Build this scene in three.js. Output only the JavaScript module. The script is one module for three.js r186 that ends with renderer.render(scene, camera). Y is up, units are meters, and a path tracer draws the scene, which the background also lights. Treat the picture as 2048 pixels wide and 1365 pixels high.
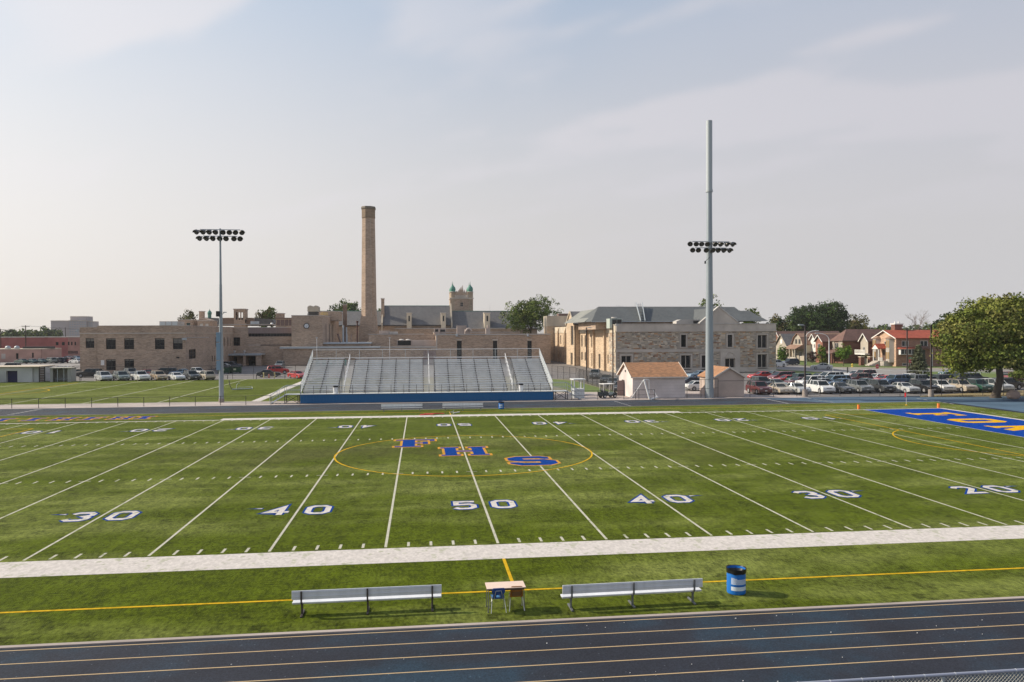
import * as THREE from 'three';
import { RoundedBoxGeometry } from 'three/addons/geometries/RoundedBoxGeometry.js';

// ------------------------------------------------------------------ camera, sky, sun, exposure
const scene = new THREE.Scene();
const camera = new THREE.PerspectiveCamera(47.99, 1024 / 682, 0.3, 4000);
camera.rotation.order = 'YXZ';
camera.position.set(-3.1161, 8.6465, 31.1467);
camera.rotation.set(-0.0101, -0.1185, -0.0038);
camera.updateMatrixWorld(true);
const renderer = new THREE.WebGLRenderer({ antialias: true });
renderer.setSize(1024, 682);
renderer.toneMapping = THREE.LinearToneMapping;
renderer.toneMappingExposure = 1.1;
renderer.shadowMap.enabled = true;

let seedState = 7;
function reseed(s) { seedState = s >>> 0; }
function rnd() { seedState = (seedState + 0x6D2B79F5) >>> 0; let t = seedState; t = Math.imul(t ^ (t >>> 15), t | 1); t ^= t + Math.imul(t ^ (t >>> 7), t | 61); return ((t ^ (t >>> 14)) >>> 0) / 4294967296; }
const rr = (a, b) => a + (b - a) * rnd();
const lerp = (a, b, t) => a + (b - a) * t;
const clamp = (x, a = 0, b = 1) => Math.min(b, Math.max(a, x));
const smooth = (a, b, x) => { const t = clamp((x - a) / (b - a)); return t * t * (3 - 2 * t); };
function hash(x, y, s) { let h = Math.imul(x, 374761393) ^ Math.imul(y, 668265263) ^ Math.imul(s + 11, 1442695041); h = Math.imul(h ^ (h >>> 13), 1274126177); return ((h ^ (h >>> 16)) >>> 0) / 4294967296; }
function vnoise(x, y, s, px = 1e9, py = 1e9) {
  const xi = Math.floor(x), yi = Math.floor(y), fx = x - xi, fy = y - yi;
  const u = fx * fx * (3 - 2 * fx), v = fy * fy * (3 - 2 * fy);
  const m = (a, p) => ((a % p) + p) % p;
  const a = hash(m(xi, px), m(yi, py), s), b = hash(m(xi + 1, px), m(yi, py), s), c = hash(m(xi, px), m(yi + 1, py), s), d = hash(m(xi + 1, px), m(yi + 1, py), s);
  return lerp(lerp(a, b, u), lerp(c, d, u), v);
}
function fbm(x, y, s, oct = 4, px = 1e9, py = 1e9) { let a = 0, w = 0.5, t = 0; for (let i = 0; i < oct; i++) { a += w * vnoise(x, y, s + i * 17, px, py); t += w; x *= 2; y *= 2; px *= 2; py *= 2; w *= 0.5; } return a / t; }

// sun: its azimuth and height follow from the shadow of the trash barrel
const SUN = new THREE.Vector3(-0.948, 0.64 * 1.0, -0.318).normalize();
const sun = new THREE.DirectionalLight(new THREE.Color(1.0, 0.89, 0.72), 5.0);
sun.position.copy(SUN).multiplyScalar(400);
sun.target.position.set(0, 0, -60);
sun.position.add(sun.target.position);
sun.castShadow = true; sun.shadow.radius = 2.5;
sun.shadow.mapSize.set(4096, 4096);
Object.assign(sun.shadow.camera, { left: -220, right: 220, top: 220, bottom: -220, near: 10, far: 900 });
scene.add(sun, sun.target);

{ // hazy evening sky, thin high cloud
  const W = 1024, H = 512, data = new Float32Array(W * H * 4);
  for (let j = 0; j < H; j++) for (let i = 0; i < W; i++) {
    const ph = ((i + 0.5) / W - 0.5) * 2 * Math.PI, th = ((j + 0.5) / H - 0.5) * Math.PI;
    const x = Math.cos(ph) * Math.cos(th), y = Math.sin(th), z = Math.sin(ph) * Math.cos(th);
    const e = Math.max(0, y), c = x * SUN.x + y * SUN.y + z * SUN.z;
    const hz = Math.exp(-e * 10.0);              // thickness of the haze near the horizon
    const hor = [0.585, 0.58, 0.60], mid = [0.27, 0.385, 0.56], zen = [0.115, 0.19, 0.36];
    const t1 = smooth(0.10, 0.54, e), t2 = smooth(0.42, 1.0, e);
    let r = lerp(lerp(hor[0], mid[0], t1), zen[0], t2), g = lerp(lerp(hor[1], mid[1], t1), zen[1], t2), b = lerp(lerp(hor[2], mid[2], t1), zen[2], t2);
    const s = clamp((c + 1) / 2), glow = Math.pow(s, 4.0) * (0.42 + 0.72 * Math.exp(-e * 1.7)), glow2 = Math.pow(s, 26);
    r += glow * 0.65 + glow2 * 0.5; g += glow * 0.64 + glow2 * 0.47; b += glow * 0.60 + glow2 * 0.40;
    const warm = hz * smooth(0.25, 0.95, s);
    r -= warm * 0.035; g -= warm * 0.10; b -= warm * 0.20;
    if (y > 0.02) {
      const k = 1 / (y + 0.16), wisp = fbm(x * k * 0.9 + z * k * 0.9 + 31, z * k * 2.6 - x * k * 2.2 + 7, 5, 6), veil = fbm(x * k * 0.55 + 3.3, z * k * 0.6 + 1.7, 12, 4) + 0.30 * smooth(0.02, 0.42, x) - 0.13;
      const n = clamp(smooth(0.46, 0.64, wisp) * 1.0 * smooth(0.34, 0.56, veil) + smooth(0.52, 0.80, veil) * 0.45) * smooth(0.06, 0.26, y) * 0.72;
      const cr = 0.645 + glow * 0.5, cg = 0.63 + glow * 0.48, cb = 0.68 + glow * 0.42;
      r = lerp(r, cr, n); g = lerp(g, cg, n); b = lerp(b, cb, n);
    }
    if (y < 0) { const t = smooth(0, -0.06, y); r = lerp(r, 0.2, t); g = lerp(g, 0.2, t); b = lerp(b, 0.19, t); }
    const o = (j * W + i) * 4; data[o] = r / 1.1; data[o + 1] = g / 1.1; data[o + 2] = b / 1.1; data[o + 3] = 1;
  }
  const sky = new THREE.DataTexture(data, W, H, THREE.RGBAFormat, THREE.FloatType);
  sky.mapping = THREE.EquirectangularReflectionMapping; sky.magFilter = sky.minFilter = THREE.LinearFilter; sky.needsUpdate = true;
  scene.background = sky; scene.environment = sky;
}
scene.fog = new THREE.FogExp2(new THREE.Color(0.80, 0.80, 0.82), 0.00010);

// ------------------------------------------------------------------ photo pixel -> world (a pixel gives a ray; the plane gives the distance)
const CP = camera.position.clone(), CM = new THREE.Matrix3().setFromMatrix4(camera.matrixWorld), FPX = 1532.02;
function ray(u, v) { return new THREE.Vector3((u - 1024) / FPX, -(v - 682.5) / FPX, -1).applyMatrix3(CM); }
function gr(u, v, y = 0) { const d = ray(u, v), t = (y - CP.y) / d.y; return [CP.x + d.x * t, CP.z + d.z * t]; }          // on the ground: [x, z]
function pz(u, v, z) { const d = ray(u, v), t = (z - CP.z) / d.z; return [CP.x + d.x * t, CP.y + d.y * t]; }                // on a facade z = const: [x, y]
function px_(u, v, x) { const d = ray(u, v), t = (x - CP.x) / d.x; return [CP.z + d.z * t, CP.y + d.y * t]; }               // on a facade x = const: [z, y]

// ------------------------------------------------------------------ building blocks
const names = new Map();
function numbered(n) { const k = names.get(n) || 0; names.set(n, k + 1); return k ? n + '_' + String(k).padStart(3, '0') : n; }
class B {                                             // collects faces of ONE part
  constructor() { this.p = []; this.n = []; this.c = null; this.col = null; this.uv = null; }
  color(r, g, b) { if (!this.c) { this.c = []; for (let i = 0; i < this.p.length / 3; i++) this.c.push(1, 1, 1); } this.col = [r, g, b]; return this; }
  v(a, n) { this.p.push(a[0], a[1], a[2]); this.n.push(n[0], n[1], n[2]); if (this.c) this.c.push(...this.col); }
  tri(a, b, c) {
    const ux = b[0] - a[0], uy = b[1] - a[1], uz = b[2] - a[2], wx = c[0] - a[0], wy = c[1] - a[1], wz = c[2] - a[2];
    let n = [uy * wz - uz * wy, uz * wx - ux * wz, ux * wy - uy * wx]; const l = Math.hypot(...n) || 1; n = n.map(q => q / l);
    this.v(a, n); this.v(b, n); this.v(c, n); return this;
  }
  quad(a, b, c, d) { this.tri(a, b, c); return this.tri(a, c, d); }
  hex(q) { // 8 corners: 0-3 bottom (ccw from above, starting back-left), 4-7 top
    const f = (a, b, c, d) => this.quad(q[a], q[b], q[c], q[d]);
    f(3, 2, 6, 7); f(1, 0, 4, 5); f(0, 3, 7, 4); f(2, 1, 5, 6); f(7, 6, 5, 4); f(0, 1, 2, 3); return this;
  }
  box(x0, y0, z0, x1, y1, z1) {
    if (x0 > x1) [x0, x1] = [x1, x0]; if (y0 > y1) [y0, y1] = [y1, y0]; if (z0 > z1) [z0, z1] = [z1, z0];
    return this.hex([[x0, y0, z0], [x1, y0, z0], [x1, y0, z1], [x0, y0, z1], [x0, y1, z0], [x1, y1, z0], [x1, y1, z1], [x0, y1, z1]]);
  }
  bar(p, q, w, h = w) { // rectangular bar between two points
    const a = new THREE.Vector3(...p), b = new THREE.Vector3(...q), d = b.clone().sub(a).normalize();
    const s = Math.abs(d.y) > 0.95 ? new THREE.Vector3(1, 0, 0) : new THREE.Vector3(0, 1, 0).cross(d).normalize(), t = d.clone().cross(s);
    const o = (m, i, j) => m.clone().addScaledVector(s, i * w / 2).addScaledVector(t, j * h / 2).toArray();
    const A = [[-1, -1], [1, -1], [1, 1], [-1, 1]], P = A.map(([i, j]) => o(a, i, j)), Q = A.map(([i, j]) => o(b, i, j));
    for (let k = 0; k < 4; k++) { const m = (k + 1) % 4; this.quad(P[k], P[m], Q[m], Q[k]); }
    this.quad(P[3], P[2], P[1], P[0]); return this.quad(Q[0], Q[1], Q[2], Q[3]);
  }
  tube(p, q, r0, r1 = r0, seg = 8, cap = true) {
    const a = new THREE.Vector3(...p), b = new THREE.Vector3(...q), d = b.clone().sub(a).normalize();
    const s = (Math.abs(d.y) > 0.9 ? new THREE.Vector3(1, 0, 0) : new THREE.Vector3(0, 1, 0)).cross(d).normalize(), t = d.clone().cross(s);
    const ring = (c, r) => Array.from({ length: seg }, (_, k) => { const f = k / seg * 2 * Math.PI, n = s.clone().multiplyScalar(Math.cos(f)).addScaledVector(t, Math.sin(f)); return [c.clone().addScaledVector(n, r).toArray(), n.toArray()]; });
    const P = ring(a, r0), Q = ring(b, r1);
    for (let k = 0; k < seg; k++) { const m = (k + 1) % seg; this.v(...P[k]); this.v(...P[m]); this.v(...Q[m]); this.v(...P[k]); this.v(...Q[m]); this.v(...Q[k]); }
    if (cap) for (let k = 1; k < seg - 1; k++) { this.tri(P[0][0], P[k + 1][0], P[k][0]); this.tri(Q[0][0], Q[k][0], Q[k + 1][0]); }
    return this;
  }
  path(pts, r, seg = 6) { for (let i = 0; i + 1 < pts.length; i++) this.tube(pts[i], pts[i + 1], r, r, seg); return this; }
  poly(pts, map, flip) { // flat polygon, pts [a,b], map(a,b) -> xyz
    const v2 = pts.map(q => new THREE.Vector2(q[0], q[1])), f = THREE.ShapeUtils.triangulateShape(v2, []);
    for (const t of f) { const [i, j, k] = flip ? [t[0], t[2], t[1]] : t; this.tri(map(...pts[i]), map(...pts[j]), map(...pts[k])); } return this;
  }
  prism(pts, map, d0, d1) { // polygon pts [a,b] (ccw) extruded from d0 to d1; map(a,b,d)
    if (THREE.ShapeUtils.area(pts.map(q => new THREE.Vector2(...q))) < 0) pts = pts.slice().reverse();
    this.poly(pts, (a, b) => map(a, b, d1)); this.poly(pts, (a, b) => map(a, b, d0), true);
    for (let i = 0; i < pts.length; i++) { const j = (i + 1) % pts.length; this.quad(map(...pts[i], d0), map(...pts[j], d0), map(...pts[j], d1), map(...pts[i], d1)); } return this;
  }
  add(g, m) { // append a three.js geometry
    g = g.index ? g.toNonIndexed() : g; if (m) { g = g.clone(); g.applyMatrix4(m); }
    const P = g.attributes.position, N = g.attributes.normal;
    for (let i = 0; i < P.count; i++) this.v([P.getX(i), P.getY(i), P.getZ(i)], [N.getX(i), N.getY(i), N.getZ(i)]); return this;
  }
  lathe(pts, c = [0, 0, 0], seg = 16) { return this.add(new THREE.LatheGeometry(pts.map(q => new THREE.Vector2(...q)), seg), new THREE.Matrix4().makeTranslation(...c)); }
  geometry() {
    const g = new THREE.BufferGeometry();
    const P = new Float32Array(this.p), N = new Float32Array(this.n), U = new Float32Array(P.length / 3 * 2);
    for (let i = 0, j = 0; i < P.length; i += 3, j += 2) { // uv in metres, by the way the face points
      const ax = Math.abs(N[i]), ay = Math.abs(N[i + 1]), az = Math.abs(N[i + 2]);
      if (ay > ax && ay > az) { U[j] = P[i]; U[j + 1] = P[i + 2]; } else if (ax > az) { U[j] = P[i + 2]; U[j + 1] = P[i + 1]; } else { U[j] = P[i]; U[j + 1] = P[i + 1]; }
    }
    g.setAttribute('position', new THREE.BufferAttribute(P, 3)); g.setAttribute('normal', new THREE.BufferAttribute(N, 3)); g.setAttribute('uv', new THREE.BufferAttribute(U, 2));
    if (this.c) g.setAttribute('color', new THREE.BufferAttribute(new Float32Array(this.c), 3));
    return g;
  }
  build(name, mat, parent) { return put(name, this.geometry(), mat, parent); }
}
function put(name, geometry, mat, parent) {
  const m = new THREE.Mesh(geometry, mat); m.castShadow = m.receiveShadow = true;
  if (parent) { m.name = name; parent.add(m); } else { m.name = numbered(name); scene.add(m); }
  return m;
}
function tag(o, label, category, group) { o.userData.label = label; o.userData.category = category; if (group) o.userData.group = group; return o; }
function struct(o) { o.userData.kind = 'structure'; return o; }
function stuff(o) { o.userData.kind = 'stuff'; return o; }
function thing(name, label, category, pos = [0, 0, 0], turn = 0, group) {
  const g = new THREE.Group(); g.name = numbered(name); g.position.set(...pos); g.rotation.y = turn; scene.add(g); return tag(g, label, category, group);
}
function copyOf(root, pos, turn, label) {
  const c = root.clone(); c.name = numbered(root.name.replace(/_\d\d\d$/, '')); c.userData = { ...root.userData }; if (label) c.userData.label = label;
  c.position.set(...pos); c.rotation.y = turn; scene.add(c); return c;
}
const M4 = (x, y, z, ry = 0, rx = 0, rz = 0) => new THREE.Matrix4().makeRotationFromEuler(new THREE.Euler(rx, ry, rz, 'YXZ')).setPosition(x, y, z);

// ------------------------------------------------------------------ materials
function tex(n, metres, fn, { srgb = true, raw = false, h = n, mh = metres } = {}) { // values are linear reflectances unless raw
  const en = srgb && !raw ? q => Math.pow(clamp(q), 1 / 2.2) : clamp;
  const d = new Uint8Array(n * h * 4);
  for (let j = 0; j < h; j++) for (let i = 0; i < n; i++) { const c = fn(i / n, j / h, i, j), o = (j * n + i) * 4; d[o] = en(c[0]) * 255; d[o + 1] = en(c[1]) * 255; d[o + 2] = en(c[2]) * 255; d[o + 3] = 255; }
  const t = new THREE.DataTexture(d, n, h, THREE.RGBAFormat); t.wrapS = t.wrapT = THREE.RepeatWrapping; t.magFilter = THREE.LinearFilter; t.minFilter = THREE.LinearMipmapLinearFilter; t.generateMipmaps = true;
  if (srgb) t.colorSpace = THREE.SRGBColorSpace; t.repeat.set(1 / metres, 1 / mh); t.needsUpdate = true; return t;
}
const lin = (r, g, b) => new THREE.Color().setRGB(r, g, b);
function mat(r, g, b, rough = 0.8, o = {}) { return new THREE.MeshStandardMaterial({ color: lin(r, g, b), roughness: rough, ...o }); }
const grey = t => [t, t, t];
const texSpeck = tex(256, 3, (u, v, i, j) => grey(0.80 + 0.20 * (0.5 * hash(i, j, 3) + 0.5 * fbm(u * 12, v * 12, 4, 3, 12, 12))));
const texMottle = tex(512, 23, (u, v, i, j) => grey(0.62 + 0.5 * (fbm(u * 9, v * 9, 8, 5, 9, 9) - 0.25) + 0.06 * (hash(i, j, 1) - 0.5)));
// burned brick seen from afar: courses of slightly different tone, no joints to be told apart
const texBrick = tex(1024, 18, (u, v, i, j) => {
  const row = j >> 2, r2 = j >> 4, a = fbm(u * 70 + hash(row, 0, 2) * 30, row * 7.31, 5, 2) - 0.5, b = fbm(u * 7, v * 7, 9, 4, 7, 7) - 0.5, c = hash((i + hash(row, 3, 1) * 60) >> 5, row, 6) - 0.5, d = hash((i + hash(r2, 5, 1) * 90) >> 6, r2, 8) - 0.5;
  const t = 0.78 + a * 0.36 + b * 0.34 + c * 0.30 + d * 0.18; return [t, t * (0.985 + c * 0.05 - d * 0.03), t * (0.97 + c * 0.10 - d * 0.06)];
});
const texSlate = tex(512, 12, (u, v, i, j) => {
  const row = j >> 3, c = hash((i + hash(row, 1, 3) * 40) >> 4, row, 16) - 0.5, b = fbm(u * 6, v * 6, 19, 4, 6, 6) - 0.5;
  const t = 0.78 + c * 0.26 + b * 0.3; return [t * (1 + c * 0.08), t, t * (1 - c * 0.06)];
});
const texStreak = tex(256, 4, (u, v, i, j) => grey(0.86 + 0.2 * (fbm(u * 24, v * 3, 31, 3, 24, 3) - 0.5) + 0.05 * (hash(i, j, 9) - 0.5)));
const mBrickTan = mat(0.53, 0.40, 0.305, 0.92, { map: texBrick }), mBrickBuff = mat(0.64, 0.49, 0.345, 0.92, { map: texBrick }), mBrickRed = mat(0.24, 0.115, 0.085, 0.92, { map: texBrick }), mBrickPink = mat(0.40, 0.225, 0.165, 0.92, { map: texBrick });
const mLime = mat(0.70, 0.62, 0.54, 0.9, { map: texMottle }), mLimeWarm = mat(0.68, 0.585, 0.455, 0.9, { map: texMottle });
const mSlate = mat(0.17, 0.165, 0.165, 0.75, { map: texSlate }), mSlateGreen = mat(0.105, 0.115, 0.118, 0.75, { map: texSlate });
const mConcrete = mat(0.42, 0.36, 0.32, 0.9, { map: texMottle }), mCap = mat(0.62, 0.58, 0.54, 0.8, { map: texMottle });
const mAlu = mat(0.66, 0.68, 0.70, 0.42, { metalness: 0.2, map: texStreak }), mGalv = mat(0.46, 0.50, 0.53, 0.5, { metalness: 0.15, map: texStreak }), mSteelWhite = mat(0.72, 0.72, 0.72, 0.5);
const mBlackMetal = mat(0.02, 0.02, 0.022, 0.55), mDarkMetal = mat(0.055, 0.045, 0.045, 0.5), mBronze = mat(0.045, 0.032, 0.03, 0.5);
const mGlassDark = new THREE.MeshPhysicalMaterial({ color: lin(0.012, 0.014, 0.018), roughness: 0.12, specularIntensity: 0.8 }), mGlassSoft = new THREE.MeshPhysicalMaterial({ color: lin(0.03, 0.032, 0.036), roughness: 0.3 });
const mFrameDark = mat(0.035, 0.033, 0.032, 0.6), mWhite = mat(0.74, 0.72, 0.69, 0.6), mCream = mat(0.52, 0.46, 0.385, 0.8, { map: texMottle });
const mCopper = mat(0.10, 0.29, 0.225, 0.7, { map: texMottle }), mRubber = mat(0.015, 0.015, 0.016, 0.85);
// ------------------------------------------------------------------ ground, roads, turf, track (flat sheets, each a few mm above the one below)
const flat = y => (x, z) => [x, y, z];
function sheet(name, pts, y, m, parent) { const b = new B(); const up = THREE.ShapeUtils.area(pts.map(q => new THREE.Vector2(...q))) < 0; b.poly(pts, flat(y), !up); return b.build(name, m, parent); }
const rect = (x0, z0, x1, z1) => [[x0, z0], [x1, z0], [x1, z1], [x0, z1]];
const P = list => list.map(q => gr(...q));

const texGround = tex(512, 37, (u, v, i, j) => { const a = fbm(u * 8, v * 8, 3, 5, 8, 8), n = hash(i, j, 5) * 0.12; return [0.44 + a * 0.2 + n, 0.45 + a * 0.14 + n, 0.34 + a * 0.12 + n]; });
const texAsphalt = tex(512, 17, (u, v, i, j) => { const a = fbm(u * 6, v * 6, 13, 5, 6, 6), s = fbm(u * 22, v * 4, 23, 3, 22, 4); return grey(0.62 + 0.36 * (a - 0.4) + 0.10 * (hash(i, j, 2) - 0.5) + 0.1 * (s - 0.5)); });
const texGrass = tex(512, 5, (u, v, i, j) => { const a = fbm(u * 10, v * 10, 3, 4, 10, 10), n = hash(i, j, 5) * 0.3; return [0.62 + a * 0.3 + n * 0.5, 0.66 + a * 0.24 + n * 0.4, 0.55 + a * 0.3 + n * 0.4]; });
const mGround = mat(0.30, 0.28, 0.22, 0.95, { map: texGround }), mAsphalt = mat(0.235, 0.215, 0.205, 0.9, { map: texAsphalt }), mRoad = mat(0.36, 0.335, 0.32, 0.9, { map: texAsphalt }), mWalk = mat(0.50, 0.425, 0.385, 0.9, { map: texMottle });
const mLawn = mat(0.115, 0.165, 0.028, 0.95, { map: texGrass }), mDryGrass = mat(0.30, 0.235, 0.12, 0.95, { map: texGrass });
struct(sheet('ground', rect(-1800, -3000, 1800, 120), -0.03, mGround));
struct(sheet('school_yard', rect(-150, -200, 24, -121.6), -0.022, mAsphalt));
struct(sheet('far_parking_lot', rect(-190, -262, -70, -201), -0.022, mRoad));
struct(sheet('alley_paving', rect(18, -215, 38.5, -112), -0.022, mAsphalt));
struct(sheet('parking_lot', [[26, -112], [26, -66.5], [98, -61], [150, -75], [150, -118], [76, -124], [38, -134]], -0.018, mAsphalt));
struct(sheet('street', P([[1553, 739], [1640, 743], [1700, 752], [1800, 757], [2048, 765], [2400, 772], [2400, 741], [2048, 739], [1790, 738.5], [1650, 736.5], [1553, 727.5]]), -0.014, mRoad));
struct(sheet('cross_street', P([[1553, 727.4], [1600, 731], [1600, 715], [1553, 712]]), -0.0175, mRoad));
struct(sheet('sidewalk', P([[1553, 737.6], [1640, 742], [1740, 750], [1740, 752.5], [1640, 744.5], [1553, 739]]), -0.009, mWalk));
struct(sheet('sidewalk', P([[1650, 734.2], [1790, 736.2], [2048, 736.8], [2048, 737.9], [1790, 737.4], [1650, 735.6]]), -0.009, mWalk));
struct(sheet('lawn', P([[1552.5, 748], [1552.5, 739], [1640, 744.3], [1716, 751.5]]), -0.006, mLawn));
struct(sheet('lawn', P([[1560, 726.5], [1650, 734], [1790, 736], [2048, 736.6], [2048, 727], [1560, 716]]), -0.0125, mLawn));
struct(sheet('lawn', P([[1830, 753.5], [2048, 757], [2300, 760], [2300, 744], [2048, 744], [1850, 743.5]]), -0.006, mLawn));
struct(sheet('lawn', P([[1104, 772], [1150, 783], [1237, 791], [1237, 786], [1149, 762.5], [1104, 758.5]]), -0.012, mLawn));
struct(sheet('dry_grass_verge', P([[1840, 795.6], [1900, 799], [1980, 803], [2048, 807], [2200, 815], [2200, 779], [2048, 781], [1920, 787], [1840, 792]]), -0.008, mDryGrass));
struct(sheet('concrete_walk', rect(-140, -70.6, -17.9, -64.95), -0.010, mWalk));
struct(sheet('concrete_pad', rect(13.9, -79, 48, -64.95), -0.010, mWalk));
struct(sheet('bleacher_pad', rect(-17.85, -79, 13.85, -64.95), -0.010, mConcrete));

// --- running track
const texTrack = tex(1024, 26, (u, v, i, j) => {
  const a = fbm(u * 7, v * 7, 41, 5, 7, 7), b = fbm(u * 15, v * 15, 47, 4, 15, 15), n = hash(i, j, 7), w = smooth(0.42, 0.72, a * 0.5 + b * 0.5);
  const sp = hash(i, j, 77) > 0.9990 ? 0.28 : 0;
  const c = [lerp(0.178, 0.155, w), lerp(0.190, 0.218, w), lerp(0.226, 0.272, w)]; const t = 0.80 + n * 0.34 + (b - 0.5) * 0.30; return c.map(q => q * t + sp);
}, { raw: true });
const rubber = (r, g, b, m) => new THREE.MeshPhysicalMaterial({ color: lin(r, g, b), roughness: 0.85, specularIntensity: 0.35, map: m });
const mTrack = rubber(1, 1, 1, texTrack), mTrackBlue = rubber(0.10, 0.165, 0.24, texMottle), mTrackNavy = rubber(0.045, 0.085, 0.15, texMottle);
const mLaneLine = mat(0.52, 0.37, 0.20, 0.8, { map: texSpeck }), mLaneWhite = mat(0.40, 0.40, 0.40, 0.8, { map: texMottle });
const track = struct(sheet('running_track', rect(-150, -64.93, 110, 21), -0.008, mTrack));
for (let k = 0; k < 8; k++) sheet('lane_line', rect(-120, 8.72 + 0.914 * k, 110, 8.765 + 0.914 * k), -0.004, mLaneLine, track);
for (let k = 0; k < 8; k++) sheet('lane_line', rect(-120, -57.30 - 0.95 * k, 52, -57.36 - 0.95 * k), -0.004, mLaneWhite, track);
sheet('blue_apron', [[40, -64.9], [47, -56.7], [61, -56.5], [61, -20], [110, -20], [110, -60], [84, -62], [66, -62.5], [54, -64.9]], -0.004, mTrackBlue, track);
sheet('navy_lane', [[52, -58.4], [62, -57.2], [85, -50], [110, -36], [110, -40], [86, -53], [63, -59.6], [52, -60.2]], -0.0005, mTrackNavy, track);
const mark = (b, p, q, w) => { const dx = q[0] - p[0], dz = q[1] - p[1], l = Math.hypot(dx, dz), nx = -dz / l * w / 2, nz = dx / l * w / 2; return (y) => b.quad([p[0] + nx, y, p[1] + nz], [q[0] + nx, y, q[1] + nz], [q[0] - nx, y, q[1] - nz], [p[0] - nx, y, p[1] - nz]); };
{
  const b = new B(); // start and exchange marks painted across the far lanes
  mark(b, gr(1228, 802.5), gr(1262, 812.5), 0.12)(0.0035);
  mark(b, gr(1530, 798), gr(1577, 807.5), 0.22)(0.0035);
  for (let k = 0; k < 5; k++) { const a = gr(1615 + k * 11, 797 + k * 1.75), c = gr(1623 + k * 11, 798 + k * 1.75); mark(b, a, c, 0.3)(0.0035); }
  for (let k = 0; k < 6; k++) { const a = gr(1834 + k * 13, 797.5 + k * 2), c = gr(1842 + k * 13, 798.7 + k * 2); mark(b, a, c, 0.3)(0.0035); }
  for (let k = 0; k < 7; k++) { const a = gr(14 + k * 9, 830 - k * 1.6), c = gr(30 + k * 9, 828.6 - k * 1.6); mark(b, a, c, 0.28)(0.0035); }
  stuff(b.build('painted_start_marks', mLaneWhite, track));
  const k = new B(); k.box(-140, -0.008, 8.44, 110, 0.03, 8.60); k.build('kerb', mWalk, track);
  const k2 = new B(); k2.box(-140, -0.008, -56.62, 58, 0.02, -56.50); k2.build('kerb', mWalk, track);
}

// --- synthetic turf: fibre colour laid down in patches where the pile lies differently
function turfSheet(name, x0, z0, x1, z1, step, y, seed, wear) {
  const nx = Math.round((x1 - x0) / step), nz = Math.round((z1 - z0) / step), g = new THREE.PlaneGeometry(1, 1, nx, nz), p = g.attributes.position, u = g.attributes.uv, c = new Float32Array(p.count * 3);
  for (let i = 0; i < p.count; i++) {
    const x = lerp(x0, x1, p.getX(i) + 0.5), z = lerp(z0, z1, 0.5 - p.getY(i)); p.setXYZ(i, x, y, z); u.setXY(i, x, z);
    const a = fbm(x / 9, z / 2.4, seed, 5), b = fbm(x / 26 + 5, z / 13, seed + 3, 4), d = fbm(x / 2.2, z / 0.9, seed + 9, 3), e = fbm(x / 5 + z / 9, z / 5, seed + 21, 3);
    let l = smooth(0.41, 0.68, a * 0.50 + b * 0.27 + d * 0.23) * 0.85 + smooth(0.55, 0.8, e) * 0.15;
    const t = 0.82 + 0.36 * d;
    let r = lerp(0.108, 0.235, l) * t, gg = lerp(0.148, 0.275, l) * t, bb = lerp(0.006, 0.07, l) * t;
    const w = wear ? smooth(9, 1, Math.abs(z + 24.4 + (b - 0.5) * 8)) * smooth(34, 8, Math.abs(x)) * smooth(0.35, 0.65, e) * 0.5 : 0; // dirt trodden in along the middle
    r = lerp(r, 0.125, w); gg = lerp(gg, 0.115, w); bb = lerp(bb, 0.05, w);
    c[i * 3] = r; c[i * 3 + 1] = gg; c[i * 3 + 2] = bb;
  }
  g.setAttribute('color', new THREE.BufferAttribute(c, 3)); g.computeVertexNormals();
  return put(name, g, mTurf);
}
const texTurf = tex(1024, 7, (u, v, i, j) => {
  const n = hash(i, j, 5), m = hash(i >> 1, j >> 2, 6), a = fbm(u * 30, v * 60, 3, 3, 30, 60), b = fbm(u * 6, v * 14, 8, 3, 6, 14), c = vnoise(u * 108, v * 46, 31, 108, 46), d = vnoise(u * 27, v * 7, 37, 27, 7), f = hash(i >> 1, j >> 2, 29) > 0.988 ? 0.4 : 0;
  const t = 0.56 + 0.16 * (n - 0.5) + 0.16 * (m - 0.5) + 0.45 * (a - 0.5) + 0.24 * (b - 0.5) + 0.42 * (c - 0.5) + 0.20 * (d - 0.5) + f; return [t * 1.02, t, t * 0.95 + f * 0.5];
});
const texTurfBump = tex(512, 2.6, (u, v, i, j) => grey(0.5 * hash(i, j, 15) + 0.5 * fbm(u * 40, v * 60, 13, 3, 40, 60)), { srgb: false });
const mTurf = new THREE.MeshPhysicalMaterial({ color: 0xffffff, vertexColors: true, map: texTurf, bumpMap: texTurfBump, bumpScale: 0.012, roughness: 0.95, specularIntensity: 0.1, sheen: 0.8, sheenRoughness: 0.28, sheenColor: lin(0.60, 0.70, 0.30) });
const turf = struct(turfSheet('football_turf', -78, -56.5, 60, 8.44, 0.5, 0, 5, true));
const practice = struct(turfSheet('practice_turf', -140, -121.6, -18, -70.6, 1.0, -0.004, 55, false));

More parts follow.
